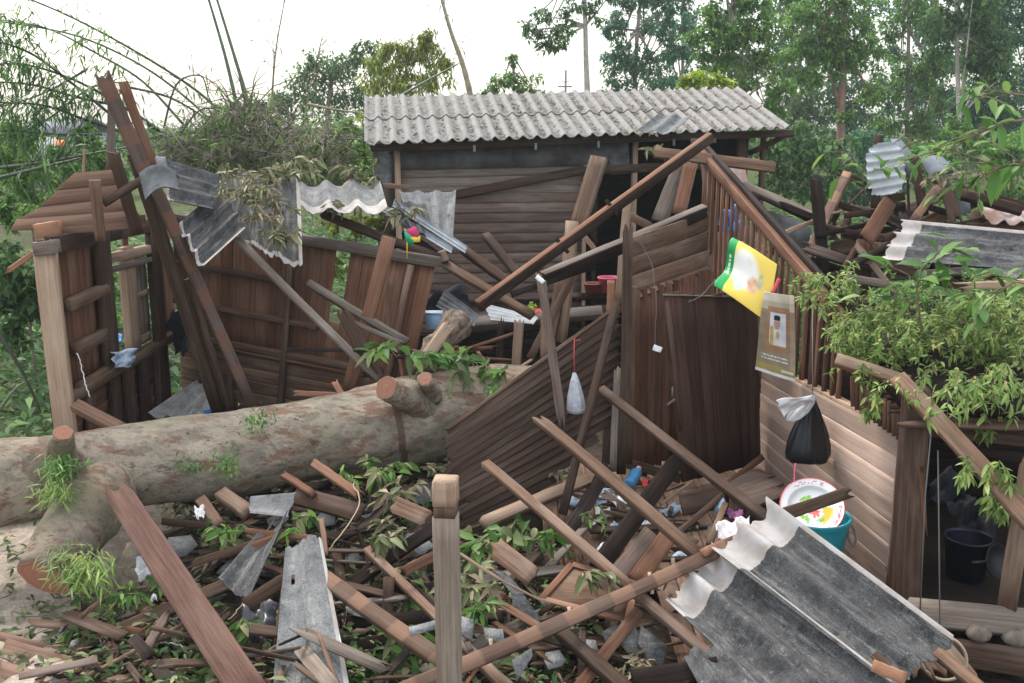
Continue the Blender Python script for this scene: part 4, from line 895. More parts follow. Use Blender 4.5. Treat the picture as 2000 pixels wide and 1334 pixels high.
tuft('wispy fern clump hanging beside the leftmost small limb stub',118,905,6.95,28,140,.13,'fresh')
tuft('fern clump hanging under the leftmost stub, lower on the trunk',110,955,6.85,34,160,.12,'vine')
tuft('trailing fern clump spilling from the big sawn limb to the ground',165,1105,6.3,48,260,.15,'vine')
tuft('dark fern clump over the big sawn limb, right of its cut face',120,1085,6.35,25,140,.12,'dull')
tuft('small creeper patch on the middle of the trunk',505,820,7.85,30,90,.05,'fresh',wr=.5)
tuft('small creeper patch lower on the trunk beside the peeled bark',440,900,7.65,34,90,.05,'mid',wr=.5)
tuft('tiny creeper patch on the trunk top above the dark creepers',365,905,7.6,34,60,.05,'dark',wr=.5)
tuft('leafy sprig on the trunk right of the double stubs',965,760,8.5,14,20,.09,'fresh',wr=.6)
# ================================================================== MIDDLE: leaning clapboard wall and timbers around it
pTL,pTR,pBR,pBL=P(872,842,7.95),P(1208,598,8.85),P(1196,900,8.6),P(884,1055,7.45)
cw=thing('clapboard_wall','leaning dark clapboard wall panel with a ragged left edge, tipped against the trunk','wall',(pBL+pBR)/2)
def cw_build():
    mb=MB(); n=16; nrm=(pTR-pTL).cross(pBL-pTL).normalized()
    if nrm.dot(CAM-pTL)<0: nrm=-nrm
    for i in range(n):
        v=(i+.5)/n; l0=random.uniform(-.012,.01) if i<11 else random.uniform(0,.1); a=pTL.lerp(pBL,v); b=pTR.lerp(pBR,v)
        if i>=12: b=a.lerp(b,1-(i-11)*.12)
        a=a.lerp(b,l0); hgt=((pTL-pBL).length+(pTR-pBR).length)/2/n
        mb.beam(a,b,(pTL-pBL).length/n*1.14,.018,w1=(pTR-pBR).length/n*1.14,n=nrm+V((0,0,-.12)),seg=8,j0=.018,j1=.02,bow=.003)
    mb.build('boards',W['clap'],cw)
    MB().beam(pTL.lerp(pBL,-.005)+nrm*.015,pTR.lerp(pBR,-.005)+nrm*.015,.03,.03,n=nrm,seg=8,j0=.05).build('top_edge',W['brown'],cw)
    MB().beam(pTL.lerp(pTR,.97)-nrm*.05,pBL.lerp(pBR,.97)-nrm*.05,.08,.06,n=nrm).build('stud',W['dark'],cw)
    MB().beam(pTL.lerp(pTR,.4)-nrm*.05,pBL.lerp(pBR,.4)-nrm*.05,.08,.06,n=nrm).build('stud',W['dark'],cw)
cw_build()
T=[
('wooden_rafter','long orange edged rafter rising from the middle to the gable peak',(934,598,9.2),(1388,268,10.9),21,.07,'dark',dict(roll=35,seg=8,edge='orange',eside=0)),
('wooden_beam','dark grey top plate rising to the right below the orange edged rafter',(1060,545,9.1),(1376,412,10.1),27,.08,'deep',dict(roll=35,seg=8,j=(.06,0),edge='grey',eside=0)),
('wooden_plank','thick brown plank standing before the hut doorway',(1170,308,11.6),(1127,448,11.3),32,.09,'brown',dict(roll=20)),
('wooden_post','pale upright post before the hut wall, left of the doorway',(1118,432,10.4),(1094,668,10.2),22,.09,'pale',dict(roll=18)),
('wooden_post','brown leaning post just left of the pale upright post',(1098,540,10.3),(1070,680,10.1),20,.07,'brown',dict(roll=15)),
('wooden_batten','splintered grey batten hanging down in front of the clapboard panel',(1056,540,8.5),(1097,822,8.0),17,.035,'hut',dict(j=(.05,.12),roll=15)),
('wooden_batten','short brown batten standing under the hanging grey one',(1063,620,8.7),(1062,700,8.6),13,.04,'brown',dict(j=(.02,.05))),
('wooden_post','pale slim post in front of the hut doorway',(1226,385,10.6),(1208,600,10.4),17,.07,'pale',{}),
('wooden_post','dark brown post with a slanted top left of the door',(1226,446,8.75),(1213,925,8.6),19,.06,'dark',dict(j=(.04,0))),
('wooden_post','brown post close behind the slanted top post',(1238,560,8.85),(1228,905,8.8),14,.05,'brown',{}),
('wooden_batten','dark batten crossing the right end of the clapboard panel diagonally',(1203,590,8.4),(1098,1005,7.6),15,.05,'dark',dict(roll=15)),
('wooden_batten','pale chipped batten end between the clapboard panel and slanted post',(1206,720,8.55),(1197,920,8.5),13,.04,'grey',dict(j=(.05,0))),
('wooden_block','small orange board end beside the pink basin',(1194,548,10.2),(1192,612,10.1),15,.04,'orange',{}),
('wooden_stump','very dark stump post under the porch beam',(978,628,9.6),(975,740,9.5),13,.06,'deep',dict(j=(.05,0))),
('wooden_post','brown stump post with a worn orange top under the porch beam',(1014,628,9.4),(1006,745,9.2),19,.07,'brown',dict(j=(.03,0))),
('wooden_plank','brown slanting plank standing left of the pale upright post',(1130,520,9.9),(1035,700,9.7),16,.04,'brown',{}),
('wooden_beam','brown beam rising to the left end of the dark top plate',(1000,575,9.3),(1160,520,9.6),12,.06,'deep',{}),
('wooden_plank','grey plank propped inside the gable, left of the orange one',(1335,315,10.9),(1288,432,10.5),32,.04,'grey',dict(roll=10)),
('wooden_plank','orange brown plank propped inside the gable peak',(1350,320,10.8),(1326,418,10.4),26,.04,'red',dict(roll=10)),
('wooden_beam','rough beam behind the gable peak with a sawn right end',(1278,298,11.4),(1514,328,11.2),20,.06,'brown',dict(roll=-20)),
('wooden_beam','slim grey beam end behind the rough beam at the gable peak',(1350,275,11.8),(1398,275,11.8),8,.06,'grey',{}),
('wooden_batten','dark batten slanting down inside the hut doorway behind the top plate',(1140,460,10.9),(1165,492,10.7),10,.04,'brown',{}),
('wooden_batten','brown batten slanting down right behind the slim pale post',(1228,420,10.9),(1275,445,10.7),16,.05,'brown',{}),
('wooden_batten','fallen batten with a sharp top end lying from the clapboard panel to the rubble',(948,905,7.35),(1232,1150,5.95),20,.05,'brown',dict(roll=-32,seg=8)),
('wooden_batten','end of the sharp fallen batten continuing under the tile marked purlin',(1232,1150,5.9),(1420,1310,5.2),21,.05,'dark',dict(roll=-32)),
('wooden_beam','thick fallen batten with a broken red top in front of the clapboard panel',(1054,820,7.6),(1368,1088,6.1),23,.055,'brown',dict(roll=-32,seg=8,j=(.06,0))),
('wooden_batten','slim fallen batten crossing in front of the plank door',(1174,760,8.2),(1505,1018,6.4),19,.05,'dark',dict(roll=-32,seg=8)),
('wooden_purlin','long tile marked purlin lying across the foreground rubble to the cement sheets',(780,1352,4.95),(1446,1056,6.25),28,.045,'stripe',dict(roll=-12,seg=10)),
('wooden_post','weathered grey square post with a notched pale top in the foreground',(870,938,4.8),(874,1420,4.78),50,.0,'grey',{}),
('round_pole','pale round pole lying under the foot of the clapboard panel',(945,1022,7.3),(1146,938,8.1),22,.08,'pale',dict(roll=-20)),
]
for n_,l_,a_,b_,w_,t_,m_,kw in T:
    if t_==0: continue
    plank(n_,l_,a_,b_,w_,t_,m_,**kw)
def fpost():
    a=P(870,935,4.8); k=mpp(a); w_=.118; t=thing('wooden_post','weathered grey square post with a notched pale top in the foreground','post',V((a.x,a.y,0)))
    b=V((a.x+.005,a.y+.04,0)); n=V((-.12,-1,0))
    d=(b-a).normalized()
    MB().beam(a+d*.19,b,w_,w_,n=n,seg=12,bow=.002,b=.006).build('shaft',W['post'],t)
    MB().beam(a+d*.13,a+d*.188,w_*.93,w_*.93,n=n,seg=2).build('notch',W['brown'],t)
    MB().beam(a,a+d*.128,w_*.99,w_*.99,n=n,seg=3,b=.008).build('head',W['pale'],t)
fpost()
def ties():
    for i,(x,y,l) in enumerate(((1158,462,'lower dark wire binding round the orange edged rafter'),(1197,405,'middle dark wire binding round the orange edged rafter'),(1100,480,'lowest dark wire binding round the orange edged rafter'))):
        Y=9.2+(x-934)/(1388-934)*1.7-.08; mb=MB(); mb.beam(P(x-14,y-14,Y),P(x+10,y+14,Y),.035,.02); tag(mb.build('wire_binding',W['deep']),l,'wire')
    plank('cloth_tie','white cloth strip tied round the top of the hanging grey batten',(1048,540,8.42),(1062,552,8.4),9,.03,'pale'); bpy.data.objects['cloth_tie'].data.materials[0]=WHITE
ties()
def log():
    t=thing('broken_log','thick split grey log end jutting up from behind the trunk','log',P(860,690,9.0))
    a,b=P(812,725,8.9),P(905,620,9.4); k=mpp(a)
    mb=MB(); q=[a.lerp(b,i/8) for i in range(9)]; mb.tube(q,[(22+5*math.sin(i*2.1)+i*.8)*k for i in range(9)],16,wob=.16)
    for vi,vv in enumerate(mb.v): q_=V(vv); mb.v[vi]=tuple(q_+V((MN.noise(q_*9),MN.noise(q_*9+V((5,0,0))),MN.noise(q_*9+V((0,7,0)))))*.045)
    mb.build('trunk',plain('grey split log',(.25,.195,.15),.95,0,.4,16,spec=.1,c2=(.07,.05,.038),bmp=1.0),t,smooth=False)
    for i in range(4): a2=a.lerp(b,.1+.15*i)+V((random.uniform(-.05,.05),-.1,random.uniform(-.04,.06))); MB().beam(a2,a2+(b-a)*random.uniform(.25,.5)+V((random.uniform(-.04,.04),-.03,0)),.03,.02,j0=.05,j1=.06).build('splinter',W['hut'],t)
    MB().beam(P(818,720,8.75),P(872,640,9.1),22*k,.06,j0=.1,j1=.08,roll=20,seg=6).build('split_face',W['pale'],t)
log()
# bits in the hut doorway and on the porch
def basin(name,label,c,r,h,m,cat,group=None,flare=1.25):
    c=V(c); mb=MB(); mb.lathe([(r/flare,0),(r,h),(r*1.06,h),(r*1.06,h-.015),(r*1.01,h-.015)][:2]+[(r*1.06,h),(r*1.05,h+.012),(r*.96,h+.012),(r*.95,h-.01),(r/flare*.93,.02)],28,Matrix.Translation(c))
    return tag(mb.build(name,m,smooth=False),label,cat,group)
basin('plastic_basin','pink plastic basin on the shelf inside the hut doorway',P(1188,570,12.3),.13,.17,PINK,'basin')
basin('plastic_basin','red brown low basket inside the hut doorway, left of the pink basin',P(1158,572,12.3),.11,.11,TERRA,'basket')
plank('wooden_shelf','dark shelf board carrying the pink basin inside the hut doorway',(1135,578,12.35),(1215,572,12.35),12,.2,'deep')
cloth('tarpaulin','dark crumpled tarpaulin beside the rear board wall',[(835,565,10.6),(915,560,10.9),(905,640,10.3),(830,640,10.2)],CLOTHB,.12,jag=1.5)
sheet('roof_sheet','dark corrugated sheet leaning behind the split log',[(868,568,10.4),(935,618,10.2),(925,640,9.9),(850,600,10.2)],4,.025,ZINCD)
sheet('roof_sheet','pale galvanised corrugated sheet on the porch under the brown sloping beam',[(945,595,11.3),(1050,622,11.0),(1040,635,10.6),(960,628,10.8)],4,.02,ZINC)
def bluebox():
    c=P(848,640,10.0); t=thing('plastic_box','pale blue plastic box behind the split log','box',c); 
    MB().box(c+V((0,0,.07)),.16,.12,.15).build('body',paint('pale blue plastic',(.3,.45,.62)),t); MB().box(c+V((0,0,.155)),.175,.135,.02).build('lid',paint('paler blue plastic',(.45,.58,.7)),t)
bluebox()
tuft('small yellow flowers lying on the porch edge',1038,598,10.6,9,30,.06,'lime',group='flowers on the porch',name='flower_bunch',cat='flowers',wr=.6)
o=tuft('small red flowers beside the yellow ones on the porch edge',1050,606,10.55,6,20,.06,'lime',group='flowers on the porch',name='flower_bunch',cat='flowers',wr=.6); o.data.materials[0]=RED
# ================================================================== RIGHT ROOM
C0=P(1480,900,9.37); E0=P(1735,1140,6.72); gd=V((E0.x-C0.x,E0.y-C0.y,0)); gn=V((gd.y,-gd.x,0)).normalized()
if gn.x>0: gn=-gn                                        # the side the camera sees
def RP(x,y,off=0): d=ray(x,y); p0=V((C0.x,C0.y,0))+gn*off; return CAM+d*((p0-CAM).dot(gn)/d.dot(gn))
rw=thing('plank_wall','bleached board wall on the right where the black bag hangs','wall',(C0+E0)/2)
def rw_build():
    mb=MB(); n=7
    for i in range(n):
        z0=.2; zt0=RP(1482,708).z; zt1=RP(1757,852).z
        f=(i+.5)/n; a=V((C0.x,C0.y,z0+(zt0-z0)*f)); e=V((E0.x,E0.y,z0+(zt1-z0)*f))
        xe=1733+26*(i/(n-1))+random.uniform(-5,5); s1=RP(xe,1130-270*f); e=V((s1.x,s1.y,e.z)); a2=a-gd*.55
        mb.beam(a,e,(zt0-z0)/n*1.12,.016,n=gn+V((0,0,-.05)),seg=8,j1=.015,w1=(zt1-z0)/n*1.12,bow=.001)
    mb.build('boards',W['wall'],rw)
    mb=MB(); 
    for i in range(n): f=(i+.5)/n; a=V((C0.x,C0.y,.2+(1.25-.2)*f)); mb.beam(a-gd*.02,a-gd*.9,.16,.02,n=gn,seg=4)
    mb.build('rear_boards',W['brown'],rw)
    for s_ in (.02,.5,.97): a=V((C0.x,C0.y,.05))+gd*s_-gn*.06; MB().beam(a,a+V((0,0,1.2)),.08,.06,n=gn).build('stud',W['brown'],rw)
    mb=MB(); mb.beam(V((C0.x,C0.y,RP(1482,706).z))-gn*.04,RP(1757,848)-gn*.04,.05,.07,n=gn).build('top_rail',W['pale'],rw)
rw_build()
gw=thing('baluster_gable','open gable of thin upright balusters under a long sloping orange brown rafter','gable',RP(1560,705))
def gw_build():
    a,b=RP(1368,297),RP(1652,628); ap=V((0,0,0))
    k=mpp(a.lerp(b,.5))
    MB().beam(a,b,.1,.06,n=gn,seg=10,mi=0,bow=.002).build('rafter',W['orange'] if 0 else W['red'],gw)
    MB().beam(a-gn*.06+V((0,0,.055)),b-gn*.06+V((0,0,.055)),.06,.05,n=gn).build('rafter_cap',W['deep'],gw)
    MB().beam(RP(1352,300),RP(1415,610),.1,.07,n=gn+V((0,-.4,0))).build('king_post',W['red'],gw) if 0 else None
    i=0; L=(V((b.x,b.y,0))-V((a.x,a.y,0))).length; s_=.12
    while s_<L*1.0:
        f=s_/L; t=a.lerp(b,f)-gn*.02; lo=V((t.x,t.y,1.2 if t.y>9.4 else 1.22)); 
        tt=V((t.x,t.y,t.z-.03)); lean=V((gd.normalized().x,gd.normalized().y,0))*(.03*math.sin(i*2.3))
        MB().beam(lo+lean,tt,.05,.028,n=gn,r=random.random()).build('baluster',W['red'],gw); s_+=.165 if f<.5 else .15; i+=1
    c=RP(1372,300); MB().beam(P(1378,310,a.y-.1),P(1402,600,a.y-.6),20*mpp(c),.07).build('corner_post',W['brown'],gw)
    MB().beam(P(1400,560,10.2),P(1424,640,9.9),14*mpp(c),.06).build('corner_post',W['dark'],gw) if 0 else None
gw_build()
lt=thing('lintel_siding','three sloping brown siding boards under the dark top plate above the door','siding',P(1305,500,9.7))
la,lb=P(1230,500,8.95),P(1382,450,10.4); lnm=V(((lb-la).y,-(lb-la).x,0)).normalized(); lnm=lnm if lnm.y<0 else -lnm
mb=MB()
for y0,y1 in ((487,436),(527,474),(563,510)): mb.beam(P(1230,y0-2,8.95),P(1382,y1-4,10.4),.19,.018,n=lnm+V((0,0,-.06)),seg=5)
mb.build('boards',W['brown'],lt)
MB().beam(P(1232,583,8.93),P(1380,524,10.38),.035,.05,n=(-.75,-1,.1)).build('trim',W['brown'],lt)
dw=thing('plank_wall','dark red upright board wall left of and behind the plank door','wall',P(1270,920,9.0))
mb=MB()
for i,(xt,xb) in enumerate(((1240,1240),(1255,1254),(1271,1268),(1288,1283),(1303,1297),(1319,1311),(1335,1326),(1352,1345),(1369,1362),(1385,1380))):
    Yk=8.95+i*.14; a=P(xt,570-i*4.5,Yk); b=P(xb,925,Yk-.02); b2=a+(b-a)*((a.z-.2)/(a.z-b.z)); mb.beam(b2,a,.088+.004*(i%3),.02,n=(-.5,-1,0),seg=5,j1=.01)
mb.build('boards',W['red'],dw)
MB().beam(P(1225,905,8.88),P(1330,935,8.8),.09,.04).build('bottom_rail',W['dark'],dw)
door=thing('door','dark upright plank door left ajar beside the bleached wall','door',P(1400,930,8.9))
def door_build():
    tl,tr,br,bl=P(1293,572,8.72),P(1478,577,9.15),P(1484,905,9.2),P(1334,940,8.75); n=7; mb=MB(); nr=(tr-tl).cross(bl-tl)
    if nr.dot(CAM-tl)<0: nr=-nr
    wds=[1.3,1,.8,1.25,1,.75,.9]; tot=sum(wds); u=0
    for w_ in wds:
        um=(u+w_/2)/tot; mb.beam(bl.lerp(br,um),tl.lerp(tr,um)+V((0,0,random.uniform(-.008,.004))),(tr-tl).length*w_/tot-.006,.022,n=nr,seg=6,w1=(tr-tl).length*w_/tot-.006); u+=w_
    mb.build('boards',W['door'],door); nrn=nr.normalized()
    MB().beam(tl.lerp(bl,.01)+nrn*.012,tr.lerp(br,.01)+nrn*.012,.012,.03,n=nr).build('top_edge',W['grey'],door)
    MB().beam(tl.lerp(bl,.04)+(tr-tl)*.03+nrn*.02,tl.lerp(bl,.7)+(tr-tl)*.03+nrn*.02,.05,.02,n=nr,j1=.05).build('edge_strip',W['brown'],door)
    h=P(1312,760,8.66); MB().tube([h,h+V((.0,-.04,.03)),h+V((0,-.04,-.05)),h+V((0,0,-.08))],.008,6).build('handle',WIRE,door)
    MB().beam(P(1303,792,8.68),P(1318,780,8.66),.02,.02).build('latch',WIRE,door)
door_build()
# prints
def print_sheet(name,label,c,fn,shape,cat,nu=60,nv=60):
    c=[P(*q) for q in c]; n=(c[1]-c[0]).cross(c[3]-c[0]).normalized()
    if n.dot(CAM-c[0])<0: n=-n
    pos=[];g=[]
    for i in range(nu+1):
        r1=[];r2=[]
        for k in range(nv+1):
            u,v=i/nu,k/nv; r1.append(c[0]*(1-u)*(1-v)+c[1]*u*(1-v)+c[2]*u*v+c[3]*(1-u)*v+n*shape(u,v)); r2.append((u,v,0))
        pos.append(r1);g.append(r2)
    o=MB().shell(pos,n,.002,g).build(name,PRINT,smooth=True); setcol(o,fn); return tag(o,label,cat)
def yellow(u,v,_):
    if u<.17: return (.01,.30,.07) if not (.05<u<.1 and .3<v<.62 and (int(v*90)%4)) else (.62,.75,.6)
    nz=.5+.25*math.sin(u*23+math.sin(v*17)*2)+.25*math.sin(v*31+u*11+math.sin(u*40))
    e=math.hypot((u-.42)/.3,(v-.42)/.34)
    lerp=lambda a_,b_,f:tuple(x+(y-x)*max(0,min(1,f)) for x,y in zip(a_,b_))
    c=lerp((.87,.86,.8),(.84,.62,.1),(e-.75)*3)
    f=math.hypot((u-.62)/.15,(v-.58)/.2); c=lerp((.72,.33+.2*nz,.16+.2*nz),c,(f-.55)*2.5+nz*.3)
    f=math.hypot((u-.76)/.08,(v-.45)/.2); c=lerp((.35+.3*nz,.42+.2*nz,.3),c,(f-.5)*2.5+nz*.4)
    f=math.hypot((u-.38)/.1,(v-.74)/.13); c=lerp((.5,.62,.58),c,(f-.5)*2.5)
    f=math.hypot((u-.5)/.12,(v-.25)/.1); c=lerp((.8,.78,.62),c,(f-.4)*2+nz*.5)
    return c
print_sheet('poster','curled glossy yellow poster with a green edge hanging on the balusters',[(1432,467,9.05),(1517,514,8.75),(1498,628,8.6),(1397,563,8.85)],yellow,lambda u,v:.06*math.sin(v*7.5+.6)*(1-u)**1.3+.03*math.sin(u*4),'poster')
R2=random.Random(5)
def cal(u,v,_):
    c=(.30,.235,.155) if v>.1 else (.62,.55,.42)
    if .1<v<.2: c=(.5,.43,.31)
    if u>.86: c=tuple(x*1.35 for x in c)
    if .2<u<.84 and .16<v<.7:
        c=(.36,.19,.1) if (int(u*60)+int(v*80))%4 else (.48,.29,.15)
        if .3<u<.74 and .23<v<.63:
            c=(.72,.74,.78)
            if ((u-.5)/.2)**2+((v-.64)/.17)**2<1: c=(.74,.73,.7) if u>.42 else (.2,.25,.5)
            if ((u-.53)/.05)**2+((v-.5)/.05)**2<1: c=(.55,.4,.2)
            if ((u-.5)/.085)**2+((v-.36)/.075)**2<1: c=(.55,.33,.24)
            if ((u-.5)/.1)**2+((v-.305)/.05)**2<1 and v<.325: c=(.02,.018,.018)
            if v>.4 and .32<u<.4 : c=(.62,.42,.1)
    if .74<v<.83 and .12<u<.82 and int(v*100)%4<2 and R2.random()<.72: c=(.74,.72,.66)
    if v>.875:
        c=(.36,.29,.08)
        if .66<u<.95 and .9<v<.935: c=(.7,.68,.6)
        if v>.965: c=(.78,.78,.78)
    f=.9+.1*math.sin(u*9+v*14)*math.sin(v*31-u*7)
    return tuple(x*f for x in c)
print_sheet('calendar_poster','brown wall calendar with a framed portrait of a person in white uniform',[(1492,569,8.62),(1552,577,8.5),(1554,746,8.48),(1474,722,8.62)],cal,lambda u,v:.015*math.sin(v*5+u*2)+.02*math.sin(u*3),'calendar',44,100)
plank('red_ribbon','red ribbon knot tying the yellow poster above the calendar',(1522,545,8.68),(1508,572,8.6),7,.02,'red'); bpy.data.objects['red_ribbon'].data.materials[0]=STRING
plank('red_clip','small orange red clip at the upper edge of the yellow poster',(1447,474,8.98),(1455,486,8.95),9,.02,'red'); bpy.data.objects['red_clip'].data.materials[0]=paint('orange red plastic',(.75,.13,.02))
# bags
def bag(label,top,bot,prof,m,cat,strs=None,folds=9,fd=.12,name='plastic_bag',sm=STRING,squash=.7):
    a,b=P(*top),P(*bot); t=thing(name,label,cat,b); k=mpp(a); ax=a-b; L=ax.length; mb=MB(); rings=[]; ns=40
    X=V((1,0,0)); Yv=V((0,1,0)); ph=random.random()*6
    for (f,rp) in prof:
        c=b.lerp(a,f); r=rp*k; ring=[]
        for q in range(ns):
            an=2*math.pi*q/ns; rr=r*(1+fd*(math.sin(an*folds+ph)+.5*math.sin(an*(folds+4)+f*5))*(.25+.75*f))
            ring.append(mb.av(c+X*math.cos(an)*rr+Yv*math.sin(an)*rr*squash+V((0,0,.03*r*math.sin(an*3+ph))),(an,f,0)))
        rings.append(ring)
    for A,B in zip(rings,rings[1:]):
        for q in range(ns): q2=(q+1)%ns; mb.af((A[q],A[q2],B[q2],B[q]))
    mb.af(rings[0][::-1]); mb.af(rings[-1]); mb.build('bag_body',m,t,smooth=True)
    if strs:
        for s_ in strs: MB().tube([P(*p) for p in s_],.004,5).build('string',sm,t)
    return t
bag('black rubbish bag with a knotted neck hanging on the bleached wall',(1587,778,7.75),(1577,902,7.72),[(0,20),(.012,33),(.04,40),(.12,42),(.25,39),(.4,34),(.55,28),(.7,21),(.85,13),(.95,7),(1,5)],BLACKP,'bag',[[(1587,600,8.3),(1587,690,8.0),(1587,778,7.75)]],7,.22,sm=WIRE)
t=bag('white translucent plastic bag tied to the black bag and blown sideways',(1590,774,7.66),(1545,822,7.66),[(0,3),(.02,10),(.1,14),(.35,17),(.7,12),(1,4)],FILM,'bag',None,7,.2)
cloth('plastic_bag','white film flap streaming left from the knot of the black bag',[(1590,771,7.6),(1516,782,7.6),(1528,812,7.6),(1588,786,7.62)],WBAG,.025,jag=.3,cat='bag',fr=2)
bag('cloudy grey plastic bag hanging on a red string before the clapboard panel',(1122,728,8.15),(1126,808,8.12),[(0,6),(.03,17),(.12,19),(.4,16),(.75,9),(1,3)],film('clouded bag film',(.5,.52,.56),.8),'bag',[[(1122,660,8.2),(1121,695,8.17),(1122,728,8.15)],[(1122,665,8.2),(1134,664,8.25)]],8,.12)
plank('paper_scrap','small white paper scrap caught on a thread left of the door',(1276,678,8.6),(1292,684,8.6),11,.01,'pale'); bpy.data.objects['paper_scrap'].data.materials[0]=WHITE
# tub, tray, plank
def tub():
    c=P(1592,1004,7.0); t=thing('plastic_tub','round teal plastic tub with handles, half full, beside the bleached wall','tub',V((c.x,c.y,.22))); r=70*mpp(c); h=c.z-.22; M_=Matrix.Translation(V((c.x,c.y,.22)))
    mb=MB(); mb.lathe([(r*.74,0),(r*.78,.02),(r*.92,h*.85),(r*.93,h*.9),(r*.99,h*.92),(r*1.0,h*.98),(r*.97,h),(r*.9,h*.985),(r*.88,h*.9),(r*.72,.04)],44,M_); o=mb.build('tub_body',TEAL,t,smooth=True)
    try: o.data.set_sharp_from_angle(angle=math.radians(40))
    except Exception: pass
    for sg in (1,-1):
        q=[V((c.x+sg*r*(.93+.1*math.sin(a)),c.y-.1+.0,.22+h*.72+.06*math.cos(a)))+V((0,-.045*math.cos(a*1.0)*0+.05*math.cos(a),0)) for a in [math.pi*2*i/12 for i in range(13)]]
        MB().tube(q,.008,6).build('handle',WIRE,t)
tub()
def tray():
    c=P(1586,990,7.02); n=(CAM-c).normalized()*.75+V((0.0,-.1,.6)); n.normalize(); r=62*mpp(c); M_=Matrix.Translation(c)@n.to_track_quat('Z','X').to_matrix().to_4x4()
    mb=MB(); ns=96; prof=[(0,-.028)]+[(r*.6*i/9,-.028) for i in range(1,10)]+[(r*.66,-.024),(r*.7,-.012),(r*.73,-.002)]+[(r*(.74+.2*i/6),.001+.002*i) for i in range(7)]+[(r*.965,.016),(r*.985,.018),(r,.014)]
    # both faces of a thin pressed dish
    for sgn,off in ((1,0),(-1,-.004)):
        rings=[[mb.av(M_@V((rr*math.cos(2*math.pi*k/ns),rr*math.sin(2*math.pi*k/ns),z+off)),(rr/r*math.cos(2*math.pi*k/ns),rr/r*math.sin(2*math.pi*k/ns),sgn)) for k in range(ns)] for rr,z in prof[1:]]
        for A,B in zip(rings,rings[1:]):
            for k in range(ns): k2=(k+1)%ns; f=(A[k],B[k],B[k2],A[k2]); mb.af(f if sgn>0 else f[::-1])
        mb.af(rings[0] if sgn>0 else rings[0][::-1])
    R=random.Random(3)
    def col(x,y,z):
        rr=math.hypot(x,y); a=math.atan2(y,x)
        if z<0: return (.7,.7,.7)
        if rr>.955: return (.62,.03,.06)
        if .8<rr<.92 and math.sin(a*3+1)>-.1 and R.random()<.42: return (.66,.2,.22)
        if rr<.66:
            for (fx,fy,fr,c_) in ((.02,.0,.16,(.75,.09,.1)),(-.15,-.12,.13,(.78,.2,.16)),(.2,-.1,.12,(.72,.1,.1)),(.0,.18,.06,(.85,.62,.05)),(.0,.0,.05,(.9,.7,.4))):
                if math.hypot(x-fx,y-fy)<fr*(1+.2*math.sin(5*math.atan2(y-fy,x-fx))): return c_ if (int(rr*40))%4 else tuple(min(1,k*1.25+.1) for k in c_)
            for (lx,ly,la) in ((-.38,.12,.3),(-.28,.27,1.0),(.36,.1,-.3),(.3,.28,-1),(.34,-.3,.8),(-.34,-.28,2.2)):
                dx,dy=x-lx,y-ly; u=dx*math.cos(la)+dy*math.sin(la); v=-dx*math.sin(la)+dy*math.cos(la)
                if abs(u)<.15 and abs(v)<.075*(1-(u/.15)**2): return (.22,.5,.04) if v>0 else (.35,.62,.1)
            if x<.1 and y<-.35: return (.78,.55,.06)
        return (.85,.85,.84)
    o=mb.build('enamel_tray',ENAMEL,smooth=True)
    setcol(o,col); tag(o,'white enamel tray with a red rim and painted flowers leaning in the teal tub','tray')
tray()
plank('wooden_plank','short brown plank with a split end lying across the enamel tray',(1535,1003,6.55),(1656,962,6.85),24,.035,'brown',j=(.01,.05))
plank('red_string_loop','pink string loop dangling between the black bag and the enamel tray',(1554,905,7.6),(1551,945,7.5),3,.006,'red'); bpy.data.objects['red_string_loop'].data.materials[0]=PINK
# low wooden bench by the wall corner
def bench():
    q=[P(1412,938,8.3),P(1488,915,9.0),P(1537,966,8.2),P(1468,992,7.6)]; z=.52
    q=[V((p.x,p.y,0)) for p in (G(1412,938,z),G(1488,915,z),G(1537,966,z),G(1466,992,z))]
    t=thing('wooden_bench','low grey brown wooden bench in the corner between door and bleached wall','bench',sum(q,V())/4+V((0,0,.2)))
    mb=MB()
    for i in range(3): f=(i+.5)/3; mb.beam(q[0].lerp(q[3],f)+V((0,0,z)),q[1].lerp(q[2],f)+V((0,0,z)),(q[3]-q[0]).length/3-.004,.025,n=(0,0,1))
    mb.build('seat',W['hut'],t)
    for p in q: pp=p.lerp(sum(q,V())/4,.12); MB().beam(pp+V((0,0,.2)),pp+V((0,0,z-.015)),.05,.05).build('leg',W['dark'],t)
    MB().beam(q[0].lerp(q[1],.05)+V((0,0,z-.06)),q[3].lerp(q[2],.05)+V((0,0,z-.06)),.07,.02).build('apron',W['deep'],t); MB().beam(q[3]+V((0,0,z-.06)),q[2]+V((0,0,z-.06)),.07,.02).build('apron',W['deep'],t)
bench()
